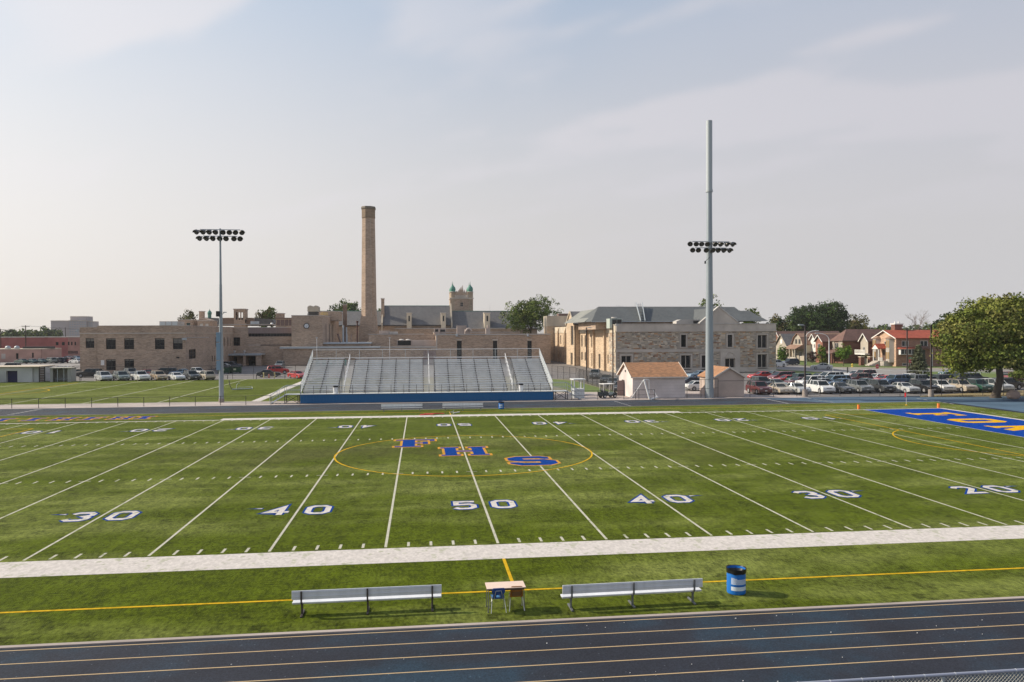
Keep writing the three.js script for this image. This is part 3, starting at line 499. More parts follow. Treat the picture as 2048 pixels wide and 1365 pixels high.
// ------------------------------------------------------------------ bleacher on the far side
{
  const X0 = -18.05, X1 = 13.85, ZF = -66.5, o = thing('bleacher', 'wide aluminium bleacher with blue front skirt beyond the far track', 'bleacher', [0, 0, 0], 0);
  const NR = 15, rise = 0.262, run = 0.66, zr = k => -68.25 - run * k, yf = k => 1.14 + rise * k;
  const aisles = [-12.95, -2.05, 8.85], AW = 0.72, secs = [[X0, aisles[0] - AW], [aisles[0] + AW, aisles[1] - AW], [aisles[1] + AW, aisles[2] - AW], [aisles[2] + AW, X1]];
  const mSeat = mat(0.80, 0.83, 0.87, 0.42, { map: texStreak });
  const spots = [[905, 750, -72.9, 1.5, 1.3], [765, 752, -72.6, 1.0, 1.6], [757, 768, -70.9, 0.9, 1.0], [920, 776, -69.7, 1.3, 0.9], [640, 778, -69.4, 0.8, 0.5]].map(([u, v, z, rx, rz]) => [pz(u, v, z)[0], z, rx, rz]); // brown stains soaked into the planks
  const texStain = tex(1024, 64, (u, v, i, j) => { let x = u * 64, z = v * 64, s = 0; if (x > 32) x -= 64; z -= 128; const n = fbm(u * 110, v * 110, 61, 4, 110, 110); for (const [sx, sz, rx, rz] of spots) s = Math.max(s, smooth(1.0, 0.1, Math.hypot((x - sx) / rx, (z - sz) / rz) + (n - 0.5) * 1.5)); const t = (0.80 + 0.34 * (n - 0.5)) * (1 - 0.72 * s); return [t, t * (1 - 0.08 * s), t * (1 - 0.25 * s)]; }), mFoot = mat(0.78, 0.80, 0.80, 0.5, { map: texStain }), mRiser = mat(0.76, 0.78, 0.79, 0.55, { map: texStain });
  let b = new B(); b.box(X0, 1.10, -68.0, X1, 1.14, ZF + 0.02); b.build('front_walkway', mFoot, o);
  b = new B(); const nP = 79; for (let k = 0; k < nP; k++) { const a = lerp(X0, X1, k / nP), c = lerp(X0, X1, (k + 1) / nP); b.box(a + 0.012, 0.03, ZF - 0.03, c - 0.012, 1.09, ZF + (k % 2 ? 0.012 : 0.0)); } b.box(X0, 0.03, ZF - 0.06, X1, 1.09, ZF - 0.031); b.build('skirt', mat(0.001, 0.105, 0.27, 0.5), o);
  b = new B(); b.box(X0, 1.091, ZF + 0.021, X1, 1.16, ZF + 0.07); b.build('skirt_top_rail', mGalv, o);
  for (let k = 0; k < NR; k++) for (const [a, c] of secs) {
    b = new B(); b.box(a, yf(k) + 0.39, zr(k) - 0.26, c, yf(k) + 0.43, zr(k)); b.build('seat_plank', mSeat, o);
    b = new B(); if (k) { b.box(a, yf(k) - 0.04, zr(k) - 0.02, c, yf(k), zr(k) + run - 0.28); b.build('foot_plank', mFoot, o); b = new B(); }
    b.box(a, yf(k) + 0.02, zr(k) - 0.30, c, yf(k) + rise - 0.05, zr(k) - 0.275); b.build('riser_plank', mRiser, o);
  }
  b = new B(); for (const [a, c] of secs) b.box(a, yf(NR - 1) - 0.04, zr(NR - 1) - 0.62, c, yf(NR - 1), zr(NR - 1) - 0.32); b.build('top_foot_plank', mFoot, o);
  const xs = []; for (const [a, c] of secs) { const n = Math.max(2, Math.round((c - a) / 2.05)); for (let k = 0; k <= n; k++) xs.push(clamp(lerp(a, c, k / n), a + 0.06, c - 0.06)); }
  for (const x of xs) { // stringer with a bracket under every seat
    b = new B(); for (let k = 0; k < NR; k++) { b.box(x - 0.035, yf(k) - 0.12, zr(k) - 0.2, x + 0.035, yf(k) + 0.389, zr(k) - 0.12); b.box(x - 0.04, yf(k) + 0.30, zr(k) + 0.001, x + 0.04, yf(k) + 0.40, zr(k) + 0.02); }
    b.bar([x, 1.0, -68.2], [x, yf(NR - 1) - 0.15, zr(NR - 1) - 0.3], 0.09, 0.14); for (const k of [1, 5, 9, 14]) b.bar([x, 0, zr(k)], [x, yf(k) - 0.1, zr(k)], 0.09, 0.09); b.bar([x, 0.2, zr(5)], [x, yf(13) - 0.3, zr(14)], 0.06, 0.06); b.build('stringer', mDarkMetal, o);
  }
  for (const ax of aisles) {
    for (let k = 0; k < NR; k++) for (let h = 0; h < 2; h++) { b = new B(); const y = yf(k) + h * rise / 2, z = zr(k) + run * 0.5 - h * run / 2 - 0.3; b.box(ax - AW + 0.04, y - 0.04, z - 0.16, ax + AW - 0.04, y, z + 0.16); b.build('aisle_step', mRiser, o); }
    for (let k = 1; k < NR; k += 2) { b = new B(); const y = yf(k), z = zr(k); b.tube([ax, y, z], [ax, y + 0.88, z], 0.028, 0.028, 8); if (k + 1 < NR) { b.tube([ax, y + 0.88, z], [ax, y + 0.88 + rise * 1.5, z - run * 1.5], 0.028, 0.028, 8); b.tube([ax, y + 0.48, z], [ax, y + 0.48 + rise * 1.5, z - run * 1.5], 0.024, 0.024, 8); b.tube([ax, y + rise * 1.5, z - run * 1.5], [ax, y + 0.88 + rise * 1.5, z - run * 1.5], 0.028, 0.028, 8); } b.build('aisle_handrail', mSteelWhite, o); }
  }
  for (let x = X0 + 0.05; x <= X1; x += 1.59) { b = new B(); b.tube([x, 1.14, ZF - 0.06], [x, 2.22, ZF - 0.06], 0.026, 0.026, 8); b.build('guard_post', mDarkMetal, o); }
  for (const y of [1.42, 1.82, 2.2]) { b = new B(); b.tube([X0, y, ZF - 0.06], [X1, y, ZF - 0.06], y > 2 ? 0.024 : 0.012, y > 2 ? 0.024 : 0.012, 8); b.build('guard_rail', mGalv, o); }
  const zT = zr(NR - 1) - 0.6, yT = yf(NR - 1), mMesh = mat(0.50, 0.53, 0.55, 0.5, { metalness: 0.4 });
  b = new B(); b.tube([X0, yT + 1.62, zT], [X1, yT + 1.62, zT], 0.03, 0.03, 8); b.tube([X0, yT + 0.5, zT], [X1, yT + 0.5, zT], 0.03, 0.03, 8); b.build('back_rail', mSteelWhite, o);
  for (let x = X0; x <= X1 + 0.1; x += 3.19) { b = new B(); b.tube([x, 0, zT], [x, yT + 1.62, zT], 0.028, 0.028, 8); b.build('back_post', mGalv, o); }
  b = new B(); for (let x = X0; x < X1; x += 0.16) for (const s of [-1, 1]) { const x0 = s > 0 ? x : x + 1.1; if (x + 1.1 > X1) continue; b.tube([x0, yT + 0.5, zT + 0.012 * s], [x0 + s * 1.1, yT + 1.6, zT + 0.012 * s], 0.0022, 0.0022, 3, false); } stuff(b.build('back_mesh', mMesh, o));
  for (const x of [X0, X1]) { // sloping side guards
    b = new B(); const p0 = [x, 2.3, ZF - 0.2], p1 = [x, yT + 1.62, zT]; b.tube(p0, p1, 0.03, 0.03, 8); b.tube([x, 1.14, ZF - 0.2], [x, yT, zT], 0.03, 0.03, 8); b.build('side_rail', mGalv, o);
    for (let k = 0; k <= 8; k++) { const t = k / 8; b = new B(); b.tube([x, lerp(1.14, yT, t), lerp(ZF - 0.2, zT, t)], [x, lerp(2.3, yT + 1.62, t), lerp(ZF - 0.2, zT, t)], 0.025, 0.025, 8); b.build('side_post', mGalv, o); }
    b = new B(); for (let t = 0; t < 0.93; t += 0.007) for (const s of [0, 1]) { const ta = t + (s ? 0.09 : 0), tb = t + (s ? 0 : 0.09); b.tube([x, lerp(1.14, yT, ta), lerp(ZF - 0.2, zT, ta)], [x, lerp(2.3, yT + 1.62, tb), lerp(ZF - 0.2, zT, tb)], 0.005, 0.005, 3, false); } stuff(b.build('side_mesh', mMesh, o));
  }
  for (const s of [-1, 1]) { // ramps and landings at both ends
    const xe = s < 0 ? X0 : X1, xo = xe + s * 1.9, xr = xe + s * 3.7;
    b = new B(); b.box(xe + s * 0.05, 1.08, -68.1, xo, 1.14, ZF - 0.1); b.build('landing', mFoot, o);
    b = new B(); for (let k = 0; k < 7; k++) { const a = lerp(xo, xr, k / 7), c = lerp(xo, xr, (k + 1) / 7), y = 1.0 - k * 0.15; b.box(Math.min(a, c), y - 0.04, -68.0, Math.max(a, c), y, ZF - 0.15); } b.build('end_steps', mGalv, o);
    b = new B(); for (const z of [-68.1, ZF - 0.1]) { b.tube([xe + s * 0.1, 2.2, z], [xo, 2.2, z], 0.026); b.tube([xo, 2.2, z], [xr, 1.05, z], 0.026); b.tube([xo, 1.65, z], [xr, 0.55, z], 0.02); b.tube([xe, 1.65, z], [xo, 1.65, z], 0.02); for (const t of [0, 0.5, 1]) b.tube([lerp(xo, xr, t), lerp(1.1, 0.0, t), z], [lerp(xo, xr, t), lerp(2.2, 1.05, t), z], 0.024); } b.build('end_handrail', mGalv, o);
    b = new B(); for (let t = 0.05; t < 1.75; t += 0.11) b.tube([xe + s * t, 1.14, -68.1], [xe + s * t, 2.18, -68.1], 0.009, 0.009, 5); b.build('end_balusters', mGalv, o);
    b = new B(); for (const z of [-68.0, ZF - 0.2]) { b.bar([xe + s * 0.3, 0, z], [xe + s * 0.3, 1.08, z], 0.09); b.bar([xo, 0, z], [xo, 1.08, z], 0.09); b.bar([xe + s * 0.3, 0.05, z], [xo, 1.0, z], 0.05); b.bar([xo, 0.05, z], [xe + s * 0.3, 1.0, z], 0.05); } b.build('end_frame', mDarkMetal, o);
  }
  for (const [u, l] of [[671, 'white bin with dark rim standing on the left part of the bleacher walkway'], [1042, 'white bin with dark rim standing on the right part of the bleacher walkway']]) {
    const x = pz(u, 784, -67.2)[0], q = thing('walkway_bin', l, 'bin', [x, 1.14, -67.2], 0); b = new B(); b.lathe([[0, 0.002], [0.26, 0.002], [0.30, 0.8], [0.28, 0.8], [0.25, 0.05], [0, 0.05]], [0, 0, 0], 18); b.build('drum', mat(0.74, 0.74, 0.75, 0.5), q); b = new B(); b.lathe([[0.29, 0.78], [0.325, 0.80], [0.32, 0.95], [0.27, 0.99], [0.25, 0.90]], [0, 0, 0], 18); b.build('liner', mBag, q);
  }
}

// ------------------------------------------------------------------ floodlight masts
function lampHead(parent, x, y, z, yaw, tilt, m) { // one floodlight: bowl, rim visor, ballast
  const o = new THREE.Group(); o.name = 'floodlight'; o.position.set(x, y, z); o.rotation.order = 'YXZ'; o.rotation.set(tilt, yaw, 0); parent.add(o);
  let b = new B(); b.add(new THREE.LatheGeometry([[0.0, -0.30], [0.16, -0.27], [0.30, -0.10], [0.345, 0.06], [0.345, 0.10], [0.33, 0.10], [0.28, -0.08], [0, -0.2]].map(q => new THREE.Vector2(...q)), 16), new THREE.Matrix4().makeRotationX(Math.PI / 2)); b.build('reflector_bowl', m, o);
  b = new B(); const n = 10; for (let k = 0; k < n; k++) { const f = (t) => Math.PI * t, q = (t, d, r) => [Math.cos(f(t)) * r, Math.sin(f(t)) * r, d]; b.quad(q(k / n, 0.08, 0.35), q((k + 1) / n, 0.08, 0.35), q((k + 1) / n, 0.30, 0.36), q(k / n, 0.30, 0.36)); } b.build('visor', m, o);
  b = new B(); b.lathe([[0, -0.02], [0.085, -0.02], [0.085, 0.3], [0, 0.3]], [0, 0, 0], 10); b.p.forEach(() => 0); const g = b.geometry(); g.applyMatrix4(new THREE.Matrix4().makeRotationX(-Math.PI / 2).setPosition(0, 0, -0.24)); put('lamp_socket', g, m, o);
}
const mLampMetal = mat(0.115, 0.11, 0.105, 0.45, { metalness: 0.5, side: THREE.DoubleSide }), mMast = mat(0.36, 0.41, 0.45, 0.45, { metalness: 0.35, map: texStreak });
function lightRack(o, yTop, w, z, counts, k = 0.93) {
  w *= k; counts = counts.map(r => r.map(x => x * k));
  let b = new B(); b.bar([-w, yTop, z], [w, yTop, z], 0.09, 0.09); b.build('cross_arm', mGalv, o); b = new B(); b.bar([-w * 0.85, yTop - 0.82, z], [w * 0.85, yTop - 0.82, z], 0.09, 0.09); b.build('cross_arm', mGalv, o);
  counts.forEach((xs, r) => xs.forEach((x, k) => lampHead(o, x, yTop - 0.33 - r * 0.80, z + 0.18, x * 0.16, 0.5, mLampMetal)));
}
{
  const [x, z] = gr(443, 805), o = thing('floodlight_mast', 'slim tapering galvanised mast with fifteen floodlights beside the practice turf', 'floodlight', [x, 0, z], 0);
  let b = new B(); b.tube([0, 0, 0], [0, 7.2, 0], 0.30, 0.27, 14); b.tube([0, 7.2, 0], [0, 15, 0], 0.235, 0.17, 14); b.tube([0, 15, 0], [0, 22.1, 0], 0.15, 0.105, 14); b.build('mast', mMast, o);
  b = new B(); b.tube([0, 0, 0], [0, 0.5, 0], 0.34, 0.33, 14); b.build('foot', mConcrete, o);
  b = new B(); for (const [y0, y1] of [[4.1, 5.3], [5.4, 7.6], [7.7, 8.9]]) rbox(b, -0.50, y0, 0.05, 0.0, y1, 0.40, 0.02); b.build('ballast_box', mat(0.20, 0.30, 0.40, 0.5, { metalness: 0.2 }), o);
  b = new B(); b.bar([0, 11.0, 0], [0.55, 11.5, 0.2], 0.05); rbox(b, 0.35, 11.4, 0.05, 0.75, 11.5, 0.35, 0.02); b.build('speaker_arm', mGalv, o); b = new B(); rbox(b, -0.5, 10.9, 0.1, -0.1, 11.6, 0.45, 0.05); b.build('speaker', mBlackMetal, o);
  lightRack(o, 21.95, 2.65, 0, [[-3.05, -2.2, -1.38, -0.55, 0.42, 1.25, 2.05, 2.9], [-2.65, -1.75, -0.9, 0.0, 0.82, 1.85, 2.65]]);
}
{
  const [x, z] = gr(1419, 796), o = thing('monopole_tower', 'tall pale steel monopole carrying two rows of floodlights beside the pale sheds', 'tower', [x, 0, z], 0);
  let b = new B(); b.tube([0, 0, 0], [0, 14, 0], 0.56, 0.46, 12); b.tube([0, 14, 0], [0, 27.5, 0], 0.45, 0.35, 12); b.build('mast', mMast, o);
  b = new B(); b.tube([0, 27.5, 0], [0, 36.6, 0], 0.40, 0.40, 20); b.build('antenna_shroud', mat(0.40, 0.44, 0.47, 0.5), o);
  b = new B(); b.tube([0, 27.2, 0], [0, 27.5, 0], 0.46, 0.46, 16); b.build('collar', mGalv, o);
  b = new B(); rbox(b, -0.3, 0.3, 0.50, 0.1, 1.9, 0.62, 0.02); b.build('access_hatch', mMast, o);
  b = new B(); b.bar([-0.1, 18.6, 0.45], [-0.75, 18.0, 0.5], 0.05); rbox(b, -0.85, 17.7, 0.4, -0.68, 18.05, 0.6, 0.02); b.build('camera_arm', mBlackMetal, o);
  lightRack(o, 20.6, 2.65, 0.55, [[-3.0, -2.15, -1.4, -0.6, 0.5, 1.3, 2.2, 3.05], [-2.65, -1.85, -0.75, 0.2, 0.95, 1.75, 2.6]], 0.96);
}

// ------------------------------------------------------------------ fences, sheds, goals, hut
function blackFence(label, pts, h, postEvery, o2 = {}) { // polyline [x,z]...
  const o = thing('black_fence', label, 'fence', [0, 0, 0], 0, o2.group), w = o2.wire ?? 0.0026, cell = o2.cell ?? 0.16; let mesh = new B();
  for (let i = 0; i + 1 < pts.length; i++) {
    const [ax, az] = pts[i], [bx, bz] = pts[i + 1], L = Math.hypot(bx - ax, bz - az), n = Math.max(1, Math.round(L / postEvery)), at = (t, y) => [lerp(ax, bx, t), y, lerp(az, bz, t)];
    for (let k = i ? 1 : 0; k <= n; k++) { const b = new B(); b.tube(at(k / n, 0), at(k / n, h + 0.03), o2.pr ?? 0.036, o2.pr ?? 0.036, 8); b.build('post', mBlackMetal, o); }
    const b = new B(); b.tube(at(0, h), at(1, h), 0.026, 0.026, 8); b.build('top_rail', mBlackMetal, o);
    if (o2.mid) { const c = new B(); c.tube(at(0, o2.mid), at(1, o2.mid), 0.022, 0.022, 8); c.build('mid_rail', mBlackMetal, o); }
    if (o2.noMesh) continue;
    const s = h / L; for (let t = 0; t + s <= 1; t += cell / L) { mesh.tube(at(t, 0.04), at(t + s, h), w, w, 3, false); mesh.tube(at(t + s, 0.04), at(t, h), w, w, 3, false); }
    if (L < h * 1.05) for (let t = 0; t <= 1; t += cell / L) mesh.tube(at(t, 0.04), at(t, h), w, w, 3, false);
  }
  if (mesh.p.length) stuff(mesh.build('wire_mesh', mBlackMetal, o)); return o;
}
blackFence('low black chain-link fence between the far track and the practice turf', [[-98.6, -65.55], [-21.4, -65.55]], 1.12, 2.97, { cell: 0.3, wire: 0.002 });
blackFence('low black fence with open gate bay beside the white booth', [[16.2, -66.2], [23.0, -65.7]], 1.15, 2.9, { noMesh: true, mid: 0.55 });
blackFence('short black gate leaf standing before the shed with brown shingles', [[24.6, -65.9], [24.9, -65.4], [27.0, -65.4]], 1.25, 2.1, { mid: 0.6, cell: 0.2 });
blackFence('tall black chain-link fence between lawn and car park, leading to the alley gate', [gr(1152, 762), gr(1236, 786)], 2.3, 3.0, { cell: 0.11, wire: 0.004 });
blackFence('tall black chain-link gate across the alley behind the bleacher', [gr(1104, 757), gr(1152, 762)], 2.4, 2.4, { cell: 0.2, mid: 1.3, wire: 0.003 });
blackFence('black chain-link gates around the foot of the monopole', [gr(1374, 797), gr(1402, 797), gr(1410, 797.5), gr(1436, 795.5)], 2.5, 1.7, { mid: 1.3, cell: 0.3 });
blackFence('long black chain-link fence along the front of the parked cars', [gr(1436, 795.3), gr(1500, 794.6), gr(1640, 792.4), gr(1800, 792.6), gr(2048, 791), gr(2200, 790)], 2.2, 2.95, { cell: 0.25, wire: 0.0025 });
blackFence('black chain-link fence along the school yard behind the practice turf', [[-74.8, -122.2], [-23.5, -122.2]], 2.6, 4.1, { cell: 0.4, mid: 1.35, wire: 0.0025 });
blackFence('low dark pipe rail in front of the cars in the school yard', [[-67, -121.9], [-24, -121.9]], 0.75, 5.2, { noMesh: true, pr: 0.06 });
blackFence('low pipe rail around the distant parking lot', [gr(0, 731), gr(160, 727.5)], 0.8, 5, { noMesh: true, pr: 0.06 });

const mShedWall = mat(0.80, 0.71, 0.68, 0.85, { map: texMottle }), mShedWall2 = mat(0.66, 0.53, 0.46, 0.85, { map: texMottle }), mShingle = mat(0.44, 0.225, 0.115, 0.9, { map: texSlate }), mTrim = mat(0.66, 0.58, 0.52, 0.7);
function shed(name, label, x0, x1, zf, zb, eave, ridge, wallM, alongX, blockLines) {
  const o = thing(name, label, 'shed', [0, 0, 0], 0); let b = new B(); const xm = (x0 + x1) / 2, zm = (zf + zb) / 2, ov = 0.25;
  if (alongX) { // ridge runs along x, gables face +-x
    b.box(x0, 0, zb, x1, eave, zf); b.prism([[zf, eave], [zb, eave], [zm, ridge]], (a, y, d) => [d, y, a], x0, x1); b.build('wall', wallM, o);
    for (const [ze, s] of [[zf, 1], [zb, -1]]) { const t = new B(); t.hex([[x0 - ov, eave - 0.06, ze + s * ov], [x1 + ov, eave - 0.06, ze + s * ov], [x1 + ov, ridge + 0.02, zm], [x0 - ov, ridge + 0.02, zm], [x0 - ov, eave + 0.04, ze + s * ov], [x1 + ov, eave + 0.04, ze + s * ov], [x1 + ov, ridge + 0.14, zm], [x0 - ov, ridge + 0.14, zm]].map(q => q)); const r = t.build('roof_slope', mShingle, o); r.material.side = THREE.DoubleSide; }
    for (const xe of [x0 - ov - 0.03, x1 + ov + 0.03]) for (const [ze, s] of [[zf, 1], [zb, -1]]) { const t = new B(); t.bar([xe, eave - 0.03, ze + s * (ov + 0.02)], [xe, ridge + 0.09, zm], 0.05, 0.2); t.build('barge_board', mTrim, o); }
    const t = new B(); t.box(x0 - ov, eave - 0.10, zf + ov + 0.002, x1 + ov, eave + 0.03, zf + ov + 0.05); t.build('fascia', mTrim, o);
  } else { // ridge along z, gable faces +z
    b.box(x0, 0, zb, x1, eave, zf); b.prism([[x0, eave], [x1, eave], [xm, ridge]], (a, y, d) => [a, y, d], zb, zf); b.build('wall', wallM, o);
    for (const [xe, s] of [[x0, -1], [x1, 1]]) { const t = new B(); t.hex([[xe + s * ov, eave - 0.08, zb - ov], [xe + s * ov, eave - 0.08, zf + ov], [xm, ridge + 0.02, zf + ov], [xm, ridge + 0.02, zb - ov], [xe + s * ov, eave + 0.03, zb - ov], [xe + s * ov, eave + 0.03, zf + ov], [xm, ridge + 0.13, zf + ov], [xm, ridge + 0.13, zb - ov]]); t.build('roof_slope', mShingle, o); }
    for (const [xe, s] of [[x0, -1], [x1, 1]]) { const t = new B(); t.bar([xe + s * (ov + 0.02), eave - 0.04, zf + ov + 0.03], [xm, ridge + 0.08, zf + ov + 0.03], 0.05, 0.2); t.build('barge_board', mTrim, o); }
  }
  if (blockLines) { const t = new B(); for (let y = 0.4; y < eave; y += 0.4) t.box(x0 + 0.02, y - 0.008, zf + 0.001, x1 - 0.02, y + 0.008, zf + 0.003); t.build('block_courses', mat(0.44, 0.36, 0.35, 0.9), o); }
  return o;
}
mShingle.side = THREE.DoubleSide;
{
  const o = shed('block_shed', 'long pale block shed with brown shingle roof and open door beside the far track', 24.7, 31.9, -67.6, -74.6, 2.75, 4.45, mShedWall, true, true);
  let b = new B(); b.box(24.66, 0.02, -73.0, 24.69, 2.15, -71.7); b.build('doorway', mRubber, o); b = new B(); b.box(23.7, 0.03, -71.72, 24.65, 2.1, -71.66); b.build('door', mat(0.20, 0.145, 0.14, 0.6), o);
  b = new B(); b.box(24.6, 3.3, -71.2, 24.69, 3.55, -70.95); b.build('wall_lamp', mBlackMetal, o);
}
shed('garden_shed', 'small tan gabled shed right of the monopole, behind black chain-link', 36.0, 40.2, -67.8, -73.2, 2.55, 3.85, mShedWall2, false, false);
{ // upright goal leaning by the shed
  const o = thing('soccer_goal', 'white portable goal frame standing turned against the block shed wall', 'goal', [0, 0, 0], 0); const A = gr(1299, 800), p = (u, v, z) => { const q = pz(u, v, z); return [q[0], q[1], z]; };
  let b = new B(); b.path([p(1288, 759.5, -65.3), p(1299, 799, -64.9)], 0.11, 8); b.build('post', mSteelWhite, o);
  b = new B(); b.path([p(1288, 759.5, -65.3), p(1298, 760.5, -67.2), p(1298.5, 786, -67.3)], 0.07, 8); b.build('crossbar', mSteelWhite, o);
  b = new B(); b.path([[A[0] + 0.2, 0.07, A[1]], p(1315, 795, -66.3)], 0.12, 8); b.build('base_bar', mSteelWhite, o);
  b = new B(); b.path([p(1288, 760, -65.3), p(1263, 796, -66.2)], 0.05, 6); b.path([p(1305, 778, -66.6), p(1315, 795, -66.3)], 0.05, 6); b.path([p(1282, 763, -65.4), p(1289, 761, -66.2)], 0.03, 6); b.build('stay', mSteelWhite, o);
}
{ // goal lying on the practice turf
  const [x, z] = gr(486, 780), o = thing('fallen_goal', 'small portable goal tipped over on the practice turf beside the mast', 'goal', [x, 0, z], 0); let b = new B();
  b.tube([-1.6, 0.10, 0.3], [1.35, 0.14, -0.6], 0.08, 0.08, 8); b.build('base_bar', mGalv, o); b = new B(); b.path([[-1.6, 0.10, 0.3], [-1.95, 0.75, 0.1], [-2.15, 1.55, -0.2]], 0.05, 8); b.build('post', mDarkMetal, o); b = new B(); b.path([[-1.0, 0.1, 0.1], [-0.95, 0.8, -0.2], [-0.75, 1.05, -0.3], [-0.55, 0.95, -0.4]], 0.035, 8); b.build('stay', mGalv, o); b = new B(); b.path([[1.35, 0.14, -0.6], [1.1, 0.4, -1.1], [-0.9, 0.3, -1.0]], 0.035, 8); b.build('net_bar', mGalv, o);
}
{ // ticket booth
  const [x, z] = gr(1158, 797), o = thing('ticket_booth', 'narrow white booth with glazed upper half beside the bleacher steps', 'booth', [x, 0, z - 0.8], 0.1); let b = new B();
  b.box(-0.72, 0, -0.7, 0.72, 1.25, 0.7); b.build('wall', mat(0.60, 0.62, 0.63, 0.6), o); b = new B(); b.box(-0.85, 2.42, -0.85, 0.85, 2.55, 0.85); b.build('roof', mat(0.66, 0.67, 0.66, 0.6), o);
  for (const [sx, sz] of [[-1, -1], [1, -1], [1, 1], [-1, 1]]) { b = new B(); b.box(sx * 0.72, 1.25, sz * 0.7, sx * 0.60, 2.42, sz * 0.58); b.build('corner_post', mat(0.60, 0.62, 0.63, 0.6), o); }
  b = new B(); b.box(-0.03, 1.25, 0.62, 0.03, 2.42, 0.68); b.build('mullion', mGalv, o); const mPane = new THREE.MeshPhysicalMaterial({ color: 0xffffff, transmission: 1, roughness: 0.05, thickness: 0 });
  for (const [a, c] of [[-0.6, -0.03], [0.03, 0.6]]) { b = new B(); b.quad([a, 1.25, 0.65], [c, 1.25, 0.65], [c, 2.42, 0.65], [a, 2.42, 0.65]); b.build('pane', mPane, o); }
}
{ // golf cart
  const [x, z] = gr(1217, 796.5), o = thing('golf_cart', 'dark green golf cart with white canopy beside the block shed', 'golf cart', [x, 0, z - 0.5], 0.35), mB = mat(0.03, 0.045, 0.05, 0.4); let b = new B();
  b.prism([[-1.15, 0.28], [1.15, 0.28], [1.2, 0.62], [0.75, 0.78], [0.3, 0.42], [-0.15, 0.42], [-0.2, 0.75], [-1.15, 0.8]], (a, y, d) => [a, y, d], -0.55, 0.55); b.build('body', mB, o);
  b = new B(); rbox(b, -0.75, 0.75, -0.5, -0.2, 0.9, 0.5, 0.04); rbox(b, -0.85, 0.85, -0.5, -0.72, 1.3, 0.5, 0.04); b.build('seat', mat(0.08, 0.08, 0.08, 0.7), o);
  b = new B(); rbox(b, -1.0, 1.82, -0.62, 0.75, 1.9, 0.62, 0.03); b.build('canopy', mWhite, o); for (const [a, d] of [[-0.95, -0.5], [-0.95, 0.5], [0.62, -0.5], [0.62, 0.5]]) { b = new B(); b.tube([a, 0.6, d], [a, 1.83, d], 0.025, 0.025, 6); b.build('canopy_post', mWhite, o); }
  for (const [a, d] of [[-0.8, -0.5], [-0.8, 0.5], [0.8, -0.5], [0.8, 0.5]]) { b = new B(); b.tube([a, 0.24, d - 0.1], [a, 0.24, d + 0.1], 0.24, 0.24, 16); const w = b.build('wheel', mRubber, o); b = new B(); b.tube([a, 0.24, d - 0.11], [a, 0.24, d + 0.11], 0.12, 0.12, 12); b.build('hub', mWhite, w); }
}
